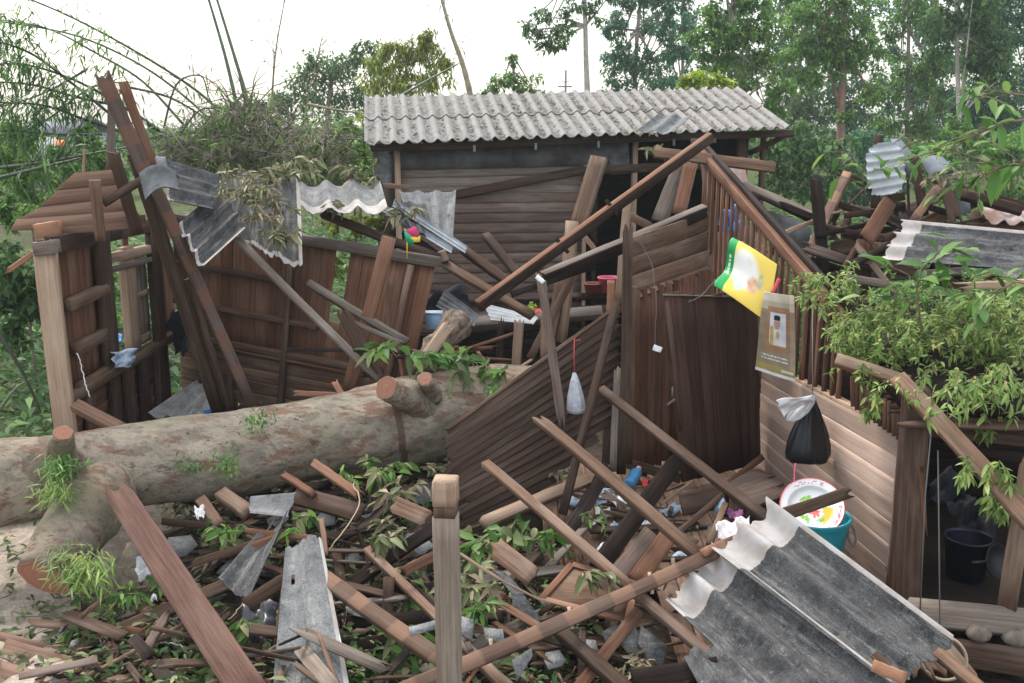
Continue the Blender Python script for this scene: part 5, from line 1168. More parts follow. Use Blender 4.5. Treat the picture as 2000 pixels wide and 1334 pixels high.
# ------------------------------------------------------------------ dark room at the right edge
dr=thing('dark_room','dark storage room under the vine covered roof at the right edge','room',V((3.7,7.2,.2)))
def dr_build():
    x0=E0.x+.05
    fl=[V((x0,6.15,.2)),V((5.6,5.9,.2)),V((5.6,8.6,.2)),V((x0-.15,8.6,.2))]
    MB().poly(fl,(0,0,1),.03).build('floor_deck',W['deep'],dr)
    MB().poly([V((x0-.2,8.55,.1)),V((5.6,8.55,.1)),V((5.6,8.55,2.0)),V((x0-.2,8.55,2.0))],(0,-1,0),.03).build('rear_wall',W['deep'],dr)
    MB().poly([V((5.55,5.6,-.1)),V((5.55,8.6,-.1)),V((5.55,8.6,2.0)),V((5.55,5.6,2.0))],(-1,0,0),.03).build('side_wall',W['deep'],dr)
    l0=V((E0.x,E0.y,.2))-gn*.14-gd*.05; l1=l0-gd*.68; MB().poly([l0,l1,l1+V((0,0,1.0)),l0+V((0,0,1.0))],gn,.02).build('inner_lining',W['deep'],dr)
    a,b=P(1783,845,6.55),P(1768,1150,6.5); k=mpp(a); b.z=.0
    MB().beam(V((a.x,a.y,1.72)),b,52*k,.16,n=(-.4,-1,0),seg=10,bow=.01,j0=.03,w1=60*k).build('rotten_post',W['deep'] if 0 else W['dark'],dr)
    MB().beam(P(1764,842,6.62),P(1737,1160,6.58),16*k,.05,n=(-.3,-1,0),seg=6).build('jamb_board',W['brown'],dr)
    MB().beam(P(1800,915,6.42),P(1806,1030,6.42),9*k,.03,j0=.04,j1=.04).build('splinter',W['red'],dr)
    MB().beam(P(1750,832,6.6),P(2040,862,6.3),28*k,.08).build('head_beam',W['dark'],dr)
    MB().beam(P(1810,870,6.9),P(2040,900,6.8),20*k,.06).build('head_beam',W['deep'],dr)
    MB().beam(P(1775,1195,6.2),P(2040,1222,6.0),52*k,.1,roll=-15).build('floor_beam',W['grey'],dr)
    MB().beam(P(1830,1268,6.05),P(2040,1300,5.85),50*k,.1).build('floor_beam',W['dark'],dr)
    MB().beam(P(2012,900,6.15),P(1966,1190,6.1),34*k,.08,j0=.03).build('post',W['brown'],dr)
dr_build()
for l,x,y,Y,s_ in (('broken concrete block wedged under the floor beam, left of two',1912,1237,6.0,.16),('broken concrete block wedged under the floor beam at the right edge',1985,1246,5.95,.18)):
    c=P(x,y,Y); mb=MB(); n=7; rings=[]
    for i in range(n+1):
        th=math.pi*i/n; rings.append([mb.av(c+V((math.cos(2*math.pi*k/9)*math.sin(th)*s_*.5*random.uniform(.85,1.1),math.sin(2*math.pi*k/9)*math.sin(th)*.07,math.cos(th)*.06*random.uniform(.85,1.1)))) for k in range(9)])
    for A,B in zip(rings,rings[1:]):
        for k in range(9): k2=(k+1)%9; mb.af((A[k],B[k],B[k2],A[k2]))
    tag(mb.build('concrete_block',STONE),l,'block')
basin('bucket','dark blue bucket standing in the dark storage room',V((P(1883,1140,6.9).x,6.9,.22)),.16,.3,DBLUE,'bucket')
def pan():
    c=P(1940,1095,6.75); t=thing('cooking_pan','dark cooking pan tipped on its side beside the dark blue bucket','pan',c); M_=Matrix.Translation(c)@Matrix.Rotation(math.radians(70),4,'X')@Matrix.Rotation(math.radians(25),4,'Y')
    MB().lathe([(.0,0),(.08,.0),(.12,.03),(.125,.05),(.118,.05),(.08,.01),(.0,.008)],28,M_).build('bowl',SHADE,t,smooth=True)
    MB().tube([M_@V((-.12,0,.04)),M_@V((-.2,0,.06)),M_@V((-.28,0,.06))],.012,8).build('handle',SHADE,t)
pan()
for l,pts in (('slack grey cable hanging at the left side of the dark opening',[(1820,830,6.3),(1808,960,6.3),(1797,1195,6.15)]),('straight grey cable hanging in the middle of the dark opening',[(1832,880,6.3),(1834,1040,6.25),(1836,1238,6.0)])):
    tag(MB().tube([P(*p) for p in pts],.005,5).build('hanging_cable',WIRE),l,'cable')
def ring(name,label,c,r,rad,m,ax,cat,Ystretch=1):
    c=P(*c); ax=V(ax).normalized(); s_=ax.orthogonal().normalized(); s2=ax.cross(s_)
    return tag(MB().tube([c+s_*r*math.cos(a)+s2*r*math.sin(a) for a in [2*math.pi*i/28 for i in range(29)]],rad,7).build(name,m,smooth=True),label,cat)
ring('cane_hoop','cane hoop hanging behind the lower corner of the cement sheets',(1842,1285,5.6),.13,.01,CANE,(-.5,-1,.3),'hoop')
# ------------------------------------------------------------------ roof wreck carrying the vines
t=thing('collapsed_roof','collapsed roof slab of dark boards and soil under the hanging vines','roof',P(1850,760,7))
MB().poly([P(1652,655,7.7),P(2080,570,8.6),P(2080,812,6.2),P(1770,800,6.5)],(0,-.3,1),.07).build('slab',W['deep'],t)
mb=MB()
for i in range(7): f=i/6; mb.beam(P(1660,660,7.6).lerp(P(1775,805,6.45),f)+V((0,0,-.06)),P(2080,590,8.5).lerp(P(2080,815,6.2),f)+V((0,0,-.06)),.12,.02,n=(0,-.4,1),j0=.12,r=random.random())
mb.build('roof_boards',W['dark'],t)
mb=MB()
for i in range(12): p=P(1665+i*9,735+i*6,7.15-.05*i); mb.beam(p,p+V((.01,-.02,-.22)),.03,.03,seg=1)
mb.build('lattice_slats',W['red'],t)
T=[
('wooden_beam','pale sawn beam end poking left out of the vines',(1632,703,6.9),(1775,748,6.7),24,.07,'pale',dict(roll=-25,edge='orange',eside=1)),
('wooden_rafter','long brown rafter sloping down to the right picture edge below the vines',(1752,738,6.6),(2030,1040,5.5),34,.06,'brown',dict(roll=-20,seg=8)),
('tree_limb','grey broken branch lying on the vines, left piece',(1648,542,7.5),(1742,557,7.4),16,.05,'grey',dict(j=(.03,.05))),
('tree_limb','pale broken branch lying on the vines at the right edge',(1880,560,7.2),(2020,552,7.2),16,.05,'pale',dict(j=(.05,0))),
]
for n_,l_,a_,b_,w_,t_,m_,kw in T: plank(n_,l_,a_,b_,w_,t_,m_,**kw)
def vines(label,cl,Y,n,L=.058,lm='vine',wr=.27,hang=0):
    n=int(n*1.6)
    c0=P(cl[0][0],cl[0][1],Y); t=thing('hanging_vine',label,'vine',c0,'tangled vines over the collapsed roof'); st=MB(); C=[];D=[]
    tot=sum(c[2]**2 for c in cl)
    for (x,y,r) in cl:
        c=P(x,y,Y+random.uniform(-.25,.25)); k=mpp(c)*r; m=int(n*r*r/tot); strands=max(3,m//22)
        for _ in range(strands):
            a=c+V(rng.normal(size=3)*np.array([.55,.7,.45])*k); d=V(randdir(1)[0]); d.z=abs(d.z)*.8; q=[a]
            for s_ in range(5): d=(d+V((0,-.05,-.2-hang))+V(randdir(1)[0])*.35).normalized(); q.append(q[-1]+d*k*(.28+hang*.4))
            st.tube(q,[.004,.004,.003,.003,.002,.0015],4)
            for j in range(22): f=random.random()*4.99; i=int(f); C.append(q[i].lerp(q[i+1],f-i)); D.append(V(randdir(1)[0])*1.0+(q[i+1]-q[i]).normalized()*.45+V((0,-.15,-.05-.3*hang)))
    st.build('stems',TWIG,t); lf=MB(); n2=len(C); Ls=L*rng.uniform(.5,1.25,n2); lf.leaves(C,D,rng.normal(size=(n2,3))*.35+np.array([0,-.3,1.0]),Ls,Ls*wr*rng.uniform(.8,1.4,n2),droop=.25); lf.build('leaves',LM[lm],t); return t
vines('leafy vine tangle over the lower end of the baluster gable',[(1660,645,36),(1630,660,18),(1695,630,38),(1680,690,34)],7.3,900)
vines('leafy vine tangle in the middle of the collapsed roof',[(1740,620,45),(1790,650,48),(1720,680,42),(1770,700,45),(1830,620,40)],7.2,1700)
vines('leafy vine tangle at the right picture edge on the collapsed roof',[(1880,640,48),(1930,610,45),(1980,640,48),(1900,690,45),(1960,700,48)],7.0,1900)
vines('vine curtain hanging from the roof edge beside the pale beam end',[(1700,730,22),(1715,780,10),(1745,745,22),(1655,705,10),(1695,800,8)],6.75,130,hang=.5)
vines('vine curtain hanging into the dark opening at the right edge',[(1860,745,36),(1910,770,32),(1960,750,38),(1900,830,20),(1985,820,24),(1940,730,36),(1995,770,32)],6.4,700,.07,hang=.4)
vines('long thin vine strands dangling before the dark storage room',[(1890,900,12),(1945,900,14),(1935,960,10),(1960,980,8)],5.9,70,.08,hang=1.0)
vines('yellowish vine wisps below the grey broken branch on the roof',[(1600,560,22),(1640,540,22),(1620,590,24),(1590,540,16),(1665,575,22)],7.7,500)
vines('dull green vine patch on top of the roof behind the broad leaves',[(1800,580,34),(1860,600,34),(1740,570,30),(1930,560,34),(1990,560,34)],7.6,900,lm='mid')
leafy('leafy_branch','broad leaved green branch standing over the vines near the cement sheet',[P(1800,640,6.7),P(1790,570,6.8),P(1800,520,6.8)],30,.22,.45,'fresh',group='broad leaved branches at the right',sublen=.4,sub=6)
leafy('leafy_branch','broad leaved branch drooping in from the right edge above the metal sheets',[P(2030,230,6.0),P(1960,240,6.0),P(1890,270,6.0),P(1850,300,6.0)],30,.13,.45,'fresh',group='broad leaved branches at the right',sublen=.4,sub=6)
leafy('leafy_branch','broad leaved branch with a large pale leaf at the right edge',[P(2040,330,5.6),P(1980,320,5.7),P(1920,340,5.7)],26,.16,.45,'fresh',group='broad leaved branches at the right',sublen=.35,sub=5)
leafy('leafy_branch','broad leaved sprig hanging at the top right corner of the undergrowth',[P(2030,190,6.2),P(1950,180,6.2),P(1900,190,6.2)],22,.13,.45,'fresh',group='broad leaved branches at the right',sublen=.3,sub=4)
leafy('leafy_branch','broad leaved branch at the right edge beside the mossy cement sheet',[P(2040,560,6.2),P(1980,550,6.3),P(1940,580,6.3)],22,.16,.45,'fresh',group='broad leaved branches at the right',sublen=.35,sub=5)
leafy('leafy_branch','small broad leaved sprig left of the rounded zinc sheet',[P(1690,400,10.0),P(1685,340,10.0),P(1665,300,10.0)],18,.2,.45,'mid',group='broad leaved branches at the right',sublen=.35,sub=4)
leafy('leafy_branch','wilted twig branch lying over the blue grey metal sheets',[P(1800,310,9.8),P(1850,290,9.7),P(1910,310,9.6),P(1960,330,9.5)],26,.18,.4,'dull',group='broad leaved branches at the right',sublen=.4,sub=5)
# ================================================================== WRECK BEHIND THE GABLE (right, farther back)
T=[
('wooden_post','blackened upright post standing left in the far wreck heap',(1593,350,10.0),(1614,600,9.9),23,.1,'deep',{}),
('wooden_rafter','tile marked leaning beam crossing behind the blackened post',(1655,340,10.5),(1572,515,9.9),17,.08,'stripe',dict(roll=15)),
('wooden_batten','brown batten running from the leaning beam to the rounded zinc sheet',(1660,344,10.5),(1706,372,10.6),11,.05,'brown',{}),
('wooden_post','dark post rising behind the rounded zinc sheet',(1716,266,10.9),(1708,420,10.7),17,.08,'dark',{}),
('wooden_post','dark brown notched post between the zinc sheet and the blue grey sheet',(1784,305,10.3),(1802,405,10.2),19,.08,'dark',dict(j=(.05,0))),
('wooden_rafter','orange tile marked beam leaning before the blue grey sheets',(1830,366,10.0),(1782,434,9.7),14,.06,'stripe',dict(roll=-15)),
('wooden_plank','brown plank with a splintered foot leaning right of the orange beam',(1848,370,10.0),(1868,436,9.8),23,.05,'dark',dict(j=(.02,.06))),
('wooden_beam','dark double beam lying to the right edge above the rusty sheet',(1876,380,9.9),(1996,412,9.7),17,.09,'dark',dict(roll=-25,edge='brown')),
('wooden_beam','dark beam end at the right edge behind the double beam',(1934,384,10.2),(2010,404,10.1),14,.08,'dark',{}),
('wooden_plank','broad reddish board sloping toward the viewer below the rounded zinc sheet',(1738,392,10.2),(1692,468,9.6),31,.03,'red',dict(roll=-20)),
('wooden_plank','dark board end lying across the top of the broad reddish board',(1735,390,10.25),(1765,383,10.3),16,.04,'dark',{}),
('wooden_beam','short dark beam level left of the broad reddish board',(1650,421,10.2),(1712,414,10.2),11,.06,'dark',{}),
('wooden_beam','dark beam joining the blackened post, upper of two',(1614,446,9.95),(1692,459,9.9),12,.06,'dark',{}),
('wooden_beam','dark beam joining the blackened post, lower of two',(1596,461,9.9),(1695,438,9.95),9,.06,'deep',{}),
('wooden_beam','black beam slanting up to the mossy cement sheet on the right',(1655,523,9.4),(1742,478,9.6),14,.07,'deep',dict(roll=-15)),
('wooden_post','reddish square post below the broad reddish board',(1691,468,9.65),(1690,620,9.6),23,.09,'red',{}),
('wooden_post','slim reddish post right of the square one',(1714,474,9.75),(1712,620,9.7),13,.06,'brown',{}),
('wooden_batten','brown batten leaning left of the reddish square post',(1680,470,9.8),(1648,524,9.6),11,.05,'brown',{}),
('wooden_stick','thin dark upright stick right of the rounded zinc sheet',(1773,350,10.4),(1777,436,10.3),5,.03,'dark',{}),
('wooden_plank','black upright plank behind the broad reddish board',(1757,395,10.5),(1755,480,10.4),22,.04,'deep',{}),
('wooden_plank','black upright plank under the notched post',(1803,400,10.4),(1806,445,10.3),18,.04,'deep',{}),
('wooden_plank','dark plank lying level under the splintered foot plank',(1815,405,10.2),(1860,418,10.2),12,.06,'deep',{}),
('wooden_beam','brown eave board end below the mossy cement sheet of the far wreck',(1890,440,10.0),(2010,447,9.9),12,.06,'brown',{}),
('bamboo_pole','pale cut bamboo pole poking left from the far wreck heap',(1520,459,10.0),(1592,431,10.1),9,.03,'pale',{}),
('wooden_stick','broken white stick beside the blackened post',(1625,417,10.1),(1645,412,10.1),5,.02,'pale',{}),
('wooden_beam','sloping dark eave beam behind the orange brown gable rafter',(1450,362,11.2),(1602,430,10.6),16,.07,'grey',dict(roll=-25)),
('wooden_beam','second dark eave beam below the sloping one behind the gable rafter',(1470,378,11.0),(1600,440,10.5),9,.06,'deep',{}),
('wooden_stick','thin twig slanting up behind the leaning tile marked beam',(1656,400,10.4),(1688,370,10.4),4,.015,'brown',{}),
]
for n_,l_,a_,b_,w_,t_,m_,kw in T: plank(n_,l_,a_,b_,w_,t_,m_,group='broken timbers of the far wreck heap',**kw)
def rz(i,j): 
    u=(i+.5)/10; v=(j+.5)/54; e=abs((u-.5)*2)**3+abs((v-.5)*2)**3.2; return e<1.02
sheet('zinc_sheet','rounded bright white corrugated zinc sheet on top of the far wreck heap',[(1690,284,10.4),(1763,276,10.5),(1770,374,10.2),(1696,388,10.2)],6,.03,ZINCW,cat='metal sheet',keep=rz,per=9,pw=1)
shard('folded blue grey zinc sheet beside the rounded white one',[(1740,271),(1759,271),(1788,308),(1786,362),(1763,336),(1747,301)],10.5,ZINC,.006,'zinc_sheet','metal sheet',tilt=(.4,-1,.3))
shard('bent blue grey zinc sheet reaching down to the right in the far wreck heap',[(1793,299),(1840,306),(1884,348),(1897,416),(1872,418),(1856,371),(1824,357),(1807,331)],10.3,ZINC,.006,'zinc_sheet','metal sheet',tilt=(.2,-1,.5))
sheet('roof_sheet','rusty corrugated sheet at the right edge of the far wreck heap',[(1900,396,10.4),(1925,434,9.8),(2030,440,9.7),(2020,412,10.4)],3,.05,RUST)
sheet('roof_sheet','pale mossy cement sheet with a torn left end right of the far wreck heap',[(1764,437,9.3),(2030,462,8.9),(1985,534,8.3),(1716,514,8.7)],3,.06,AS,maskf=lambda u,v:1 if u<.13 or v<.04 else 0,jag0=.04,per=12)
sheet('roof_sheet','second mossy cement sheet corner peeping out at the right edge below the pale one',[(1965,500,8.6),(2050,490,8.5),(2050,560,8.0),(1940,545,8.1)],2,.05,AS,per=12)
shard('grey flat metal panel leaning behind the gable balusters',[(1488,408),(1555,428),(1585,445),(1572,520),(1500,470)],10.9,ZINCD,.01,'zinc_sheet','metal sheet',tilt=(0,-1,.3))
cloth('plastic_sheet','bright blue plastic sheet glimpsed between the balusters',[(1408,410,12.0),(1445,400,12.0),(1450,450,11.8),(1406,455,11.8)],BRIGHTB,.08,jag=1.5)
shard('grey pebbled wall panel behind the balusters under the blue plastic',[(1395,455),(1470,440),(1560,620),(1560,700),(1420,560)],12.0,STONE,.02,'pebbled_slab','slab',tilt=(0,-1,0))
# ================================================================== FOREGROUND
FS='cement roof sheets sliding into the right foreground'
def lichen(u,v): return 1 if u<.17 else 0
sheet('roof_sheet','large mossy cement sheet with a pale torn end nearest the teal tub',[(1506,990,6.35),(1862,1256,5.35),(1735,1350,5.12),(1386,1080,6.1)],2,.1,AS,group=FS,maskf=lambda u,v:1 if u<.2 or v<.05 else 0,jag0=.04,jag1=.02,per=16,nu=24,keep=lambda i,j: not (i in (20,21) and 20<j<25))
sheet('roof_sheet','large mossy cement sheet with a pale torn end left of the one nearest the tub',[(1392,1076,6.2),(1742,1345,5.15),(1556,1430,4.9),(1296,1182,5.85)],2,.1,AS,group=FS,maskf=lambda u,v:1 if u<.17 or v<.04 else 0,jag0=.04,jag1=.02,per=16,nu=20)
sheet('roof_sheet','dark broken cement sheet corner at the bottom edge left of the large sheets',[(1402,1262,5.35),(1530,1400,4.8),(1420,1430,4.7),(1336,1278,5.25)],1.5,.05,AS,group=FS,jag0=.03,per=16)
sheet('roof_sheet','upright torn cement sheet strip standing in the rubble left of the grey post',[(558,1066,6.4),(528,1400,5.25),(694,1400,5.2),(628,1052,6.4)],1.0,.075,ASL,maskf=lambda u,v:1 if v>.93 else 0,jag0=.02,per=24,nu=16,ph=.3,pw=1,keep=lambda i,j: not (i==3 and j in (4,5)))
sheet('roof_sheet','dark mossy cement strip lying in the rubble behind the upright torn strip',[(505,1050,6.85),(428,1138,6.35),(490,1175,6.25),(565,1005,6.95)],1.0,.06,AS,jag0=.03,jag1=.03,per=16)
sheet('roof_sheet','pale curled cement sheet piece below the trunk in the rubble',[(487,974,7.1),(576,966,7.15),(562,1014,6.95),(488,1006,6.9)],1,.03,ASL,jag0=.04,jag1=.04,per=12)
for l,pts,Y,m in (('pale torn cement sheet shard at the bottom, left of the dark speckled one',[(1213,1212),(1240,1222),(1257,1272),(1232,1284),(1210,1255)],5.7,ASL),
 ('dark speckled cement sheet shard at the bottom near the large sheets',[(1252,1222),(1303,1262),(1293,1304),(1264,1288),(1246,1255)],5.6,AS),
 ('long curved cement sheet shard among the leaves right of the grey post',[(960,1112),(985,1118),(1008,1140),(1058,1212),(1036,1228),(1004,1196),(998,1158)],6.0,AS),
 ('grey cement sheet shard directly right of the grey post foot',[(898,1203),(926,1212),(922,1252),(900,1240)],5.6,ASL),
 ('pale cement sheet chip near the tile marked purlin and grey post',[(944,1226),(982,1230),(986,1252),(950,1256)],5.6,ASL),
 ('white cement sheet edge strip left of the grey post',[(798,1226),(850,1212),(851,1229),(803,1242)],5.55,ASL),
 ('pale cement shard standing by the tile marked purlin in the bottom middle',[(1000,1290),(1038,1266),(1040,1282),(1010,1330)],5.3,ASL),
 ('grey cement sheet sliver below the pale torn shard',[(1175,1235),(1212,1215),(1216,1262),(1190,1268)],5.75,AS),
 ('brown board scrap shaped like a wedge under the tile marked purlin',[(1195,1165),(1238,1160),(1215,1192),(1200,1195)],5.85,W['brown'])):
    shard(l,pts,Y,m)
R4=random.Random(21); GS='small grey cement sheet fragment lying in the rubble around the grey post and long plank'
for (x,y) in ((420,1085),(350,1065),(520,1120),(590,985),(640,1010),(715,1000),(690,1090),(810,1065),(700,1190),(640,1290),(930,1270),(1020,1250),(1080,1290),(1150,1270),(985,1090),(540,1010),(455,1110),(320,1140),(830,960),(1170,1310)):
    c=G(x,y,.32); r=R4.uniform(18,42); m=R4.randint(5,7); shard(GS,[(x+r*R4.uniform(.5,1.1)*math.cos(6.283*i/m),y+r*.7*R4.uniform(.5,1.1)*math.sin(6.283*i/m)) for i in range(m)],c.y,R4.choice((AS,ASL,ASL)),.008,group='small grey cement sheet fragments in the rubble',tilt=(R4.uniform(-.5,.5),R4.uniform(-.7,.1),1))
# framed cabinet panel
def cabinet():
    q=[P(1118,1105,6.35),P(1240,1142,6.15),P(1226,1216,5.85),P(1058,1172,6.0)]; t=thing('cabinet_door','light brown framed cabinet door lying face up under the tile marked purlin','cabinet door',sum(q,V())/4); n=(q[1]-q[0]).cross(q[3]-q[0]).normalized(); n=n if n.z>0 else -n
    MB().poly(q,n,.015,r=.6).build('panel',W['brown'],t)
    for a,b in ((0,1),(1,2),(2,3),(3,0)): MB().beam(q[a]+n*.012,q[b]+n*.012,.045,.016,n=n,seg=2).build('frame_strip',W['orange'],t)
cabinet()
T=[
('wooden_plank','long dark red plank with a splintered top leaning on the trunk in the left foreground',(232,963,6.95),(502,1375,5.1),56,.035,'plankred',dict(j=(.12,0),seg=10,w1px=62)),
('wooden_beam','brown beam lying from the long red plank down to the left ground',(140,1272,6.0),(462,1135,6.5),24,.06,'brown',dict(roll=-20,j=(.05,.02))),
('wooden_plank','upper pale board of the fan of boards at the bottom left corner',(-40,1232,6.2),(178,1292,5.9),17,.03,'fan',{}),
('wooden_plank','middle pale board of the fan of boards at the bottom left corner',(10,1262,6.0),(310,1350,5.5),30,.03,'fan',dict(j=(0,.03))),
('wooden_plank','lowest pale board of the fan of boards at the bottom left corner',(-40,1295,5.8),(190,1362,5.5),30,.03,'fan',{}),
('wooden_plank','grey board crossing the fan of boards at the bottom left',(120,1272,6.0),(308,1285,5.85),14,.03,'pale',dict(j=(.06,.01))),
('wooden_plank','reddish board lying behind the fan of boards at bottom left',(250,1232,6.1),(400,1246,6.0),16,.03,'red',{}),
('wooden_beam','pinkish brown beam sloping from the torn strip down to the grey post foot',(606,1108,6.25),(868,1296,5.3),31,.06,'stripe',dict(roll=-20,seg=8)),
('wooden_batten','thin brown batten sloping down behind the grey post',(718,1074,6.7),(988,1345,5.2),18,.05,'brown',dict(roll=-25,seg=8)),
('wooden_post','dark upright stud standing in the rubble left of the grey post',(760,1128,6.3),(746,1350,5.9),22,.06,'dark',{}),
('wooden_plank','dark board lying level left of the grey post, topmost of three',(655,1166,6.35),(852,1150,6.35),26,.03,'deep',{}),
('wooden_plank','dark board lying level left of the grey post, middle of three',(660,1218,6.15),(852,1202,6.1),26,.03,'deep',{}),
('wooden_plank','dark board lying level left of the grey post, lowest of three',(670,1262,5.9),(850,1240,5.9),24,.03,'deep',{}),
('wooden_plank','red board scrap touching the left side of the grey post',(785,1118,6.2),(850,1085,6.3),20,.03,'red',dict(j=(.02,0))),
('wooden_beam','very dark beam running behind the grey post from the dark strip',(676,1148,6.5),(850,1030,7.0),24,.06,'deep',dict(roll=-20,j=(.06,0))),
('wooden_batten','pale brown batten sticking out from under the trunk middle',(612,905,7.6),(702,968,7.2),17,.05,'orange',dict(roll=-20,j=(.02,.02))),
('wooden_batten','reddish batten stub under the trunk, left of the pale brown one',(553,928,7.6),(612,966,7.3),14,.05,'red',dict(roll=-20,j=(.03,0))),
('wooden_plank','wide dark board under the trunk beside the pale brown batten',(575,968,7.4),(705,1003,7.1),38,.04,'dark',dict(roll=-25)),
('wooden_beam','brown beam stub below the trunk above the pale curled sheet',(432,965,7.35),(486,1003,7.1),26,.08,'brown',dict(roll=-25)),
('wooden_plank','brown plank end leaning under the trunk left of the beam stub',(392,975,7.3),(428,1026,7.0),22,.04,'brown',{}),
('wooden_batten','dark red stick lying under the trunk beside the long red plank',(318,1018,7.1),(484,1036,6.95),14,.04,'dark',{}),
('wooden_batten','brown stick running right toward the curled sheet in the left rubble',(370,1102,6.65),(560,1040,6.85),15,.04,'brown',dict(j=(.05,.05))),
('wooden_batten','thin red stick lying level above the upright torn strip',(480,1036,6.9),(620,1052,6.75),11,.03,'red',{}),
('wooden_plank','light red board chip pointing left at the upright torn strip',(482,1072,6.7),(568,1042,6.85),17,.03,'red',dict(j=(.05,.02))),
('wooden_plank','dark brown board lying in the rubble behind the torn strip foot',(478,1182,6.2),(556,1132,6.4),26,.03,'brown',{}),
('wooden_batten','short stick standing up right of the upright torn strip top',(628,1015,6.9),(636,1085,6.5),11,.03,'brown',{}),
('wooden_stick','thin brown splinter leaning against the upright torn strip',(622,1238,5.5),(664,1345,5.2),8,.02,'brown',{}),
('wooden_batten','brown upright batten left of the upright torn strip foot',(555,1150,6.2),(535,1290,5.8),11,.03,'brown',{}),
('wooden_plank','brown pointed board beside the torn strip foot at the bottom',(500,1290,5.75),(560,1262,5.8),20,.03,'brown',{}),
('wooden_plank','reddish square board scrap with leaves right of the trunk shadow',(770,985,7.0),(832,1012,6.8),34,.03,'brown',dict(j=(.02,.02))),
('wooden_plank','smooth red brown board among the green leaves right of the grey post',(968,1070,6.5),(1042,1128,6.2),40,.03,'brown',dict(j=(.03,.02))),
('wooden_batten','red stick running down right under the leaves by the long shard',(955,1165,6.0),(1062,1228,5.7),14,.04,'red',dict(j=(.04,.02))),
('wooden_plank','dark brown board at the foot of the grey post, right side',(900,1135,6.15),(985,1168,6.0),18,.03,'red',{}),
('wooden_plank','wide orange brown plank standing on the floor before the framed cabinet door',(1310,1040,6.75),(1243,1134,6.25),36,.04,'red',dict(j=(.0,.02))),
('wooden_plank','wide grey plank lying left of the orange brown plank on the floor',(1276,1044,6.7),(1205,1130,6.3),44,.03,'hut',{}),
('wooden_plank','red plank passing under the framed cabinet door to the bottom edge',(1246,1195,5.9),(1125,1350,5.2),24,.04,'red',{}),
('wooden_beam','dark beam lying on the room floor between the two fallen battens',(1322,900,8.3),(1168,1110,6.7),32,.08,'deep',dict(roll=-15)),
('wooden_beam','dark beam lying on the floor beside the clapboard panel foot',(1185,915,8.4),(1095,1062,7.1),26,.06,'deep',dict(roll=-15)),
('wooden_beam','dark beam at the bottom middle under the tile marked purlin',(1092,1232,5.65),(1240,1362,5.0),26,.07,'dark',dict(roll=-25)),
('wooden_batten','grey batten lying at the bottom right of the grey post foot',(940,1290,5.45),(1005,1350,5.2),17,.05,'grey',dict(roll=-20)),
('wooden_stick','dark red stick propped from the bench to the room floor',(1488,893,8.6),(1420,946,8.0),13,.04,'red',{}),
('wooden_stick','dark red stick lying on the floor in front of the bench',(1410,966,7.7),(1325,1040,6.9),12,.04,'dark',{}),
('wooden_stick','thin brown stick over the papers near the bench foot',(1415,985,7.6),(1385,1062,6.8),13,.04,'brown',{}),
('wooden_plank','thin grey batten edge on the floor left of the bench',(1290,985,7.7),(1352,940,8.2),6,.02,'pale',{}),
('wooden_plank','dark wooden tray like board on the floor left of the bench',(1330,985,7.6),(1410,970,7.7),46,.03,'dark',{}),
('wooden_beam','dark floor joist showing at the bottom edge beside the broken sheet corner',(1235,1325,5.2),(1400,1300,5.25),34,.08,'deep',{}),
('wooden_block','orange beam end seen through the hole of the large cement sheet',(1705,1300,5.15),(1770,1325,5.05),24,.05,'orange',{}),
('wooden_beam','brown batten running to the bottom right corner under the cement sheets',(1830,1275,5.35),(1920,1350,5.05),22,.06,'brown',dict(roll=-25)),
('wooden_stick','pair stick end lying over the papers beside the tub sheets',(1372,1080,6.05),(1440,1050,6.3),16,.03,'orange',{}),
('bamboo_strip','pale yellow bent strip arching through the leaves right of the grey post',(898,1080,6.15),(1075,1180,5.75),5,.01,'pale',dict(bow=.03,seg=10)),
]
for n_,l_,a_,b_,w_,t_,m_,kw in T: plank(n_,l_,a_,b_,w_,t_,m_,**kw)
PT='bamboo ties round the tile marked purlin'
for x,y,l in ((960,1270,'pale bamboo tie round the lower end of the tile marked purlin'),(1113,1208,'pale bamboo tie round the middle of the tile marked purlin'),(1270,1140,'grey bamboo tie round the purlin near the cabinet door'),(1316,1112,'pale bamboo tie round the purlin nearest the cement sheets')):
    f=(x-780)/(1446-780); Y=4.95+(6.25-4.95)*f; plank('purlin_tie',l,(x-2,y-22,Y+.02),(x+4,y+20,Y-.09),7,.012,'pale',group=PT,cat='tie')
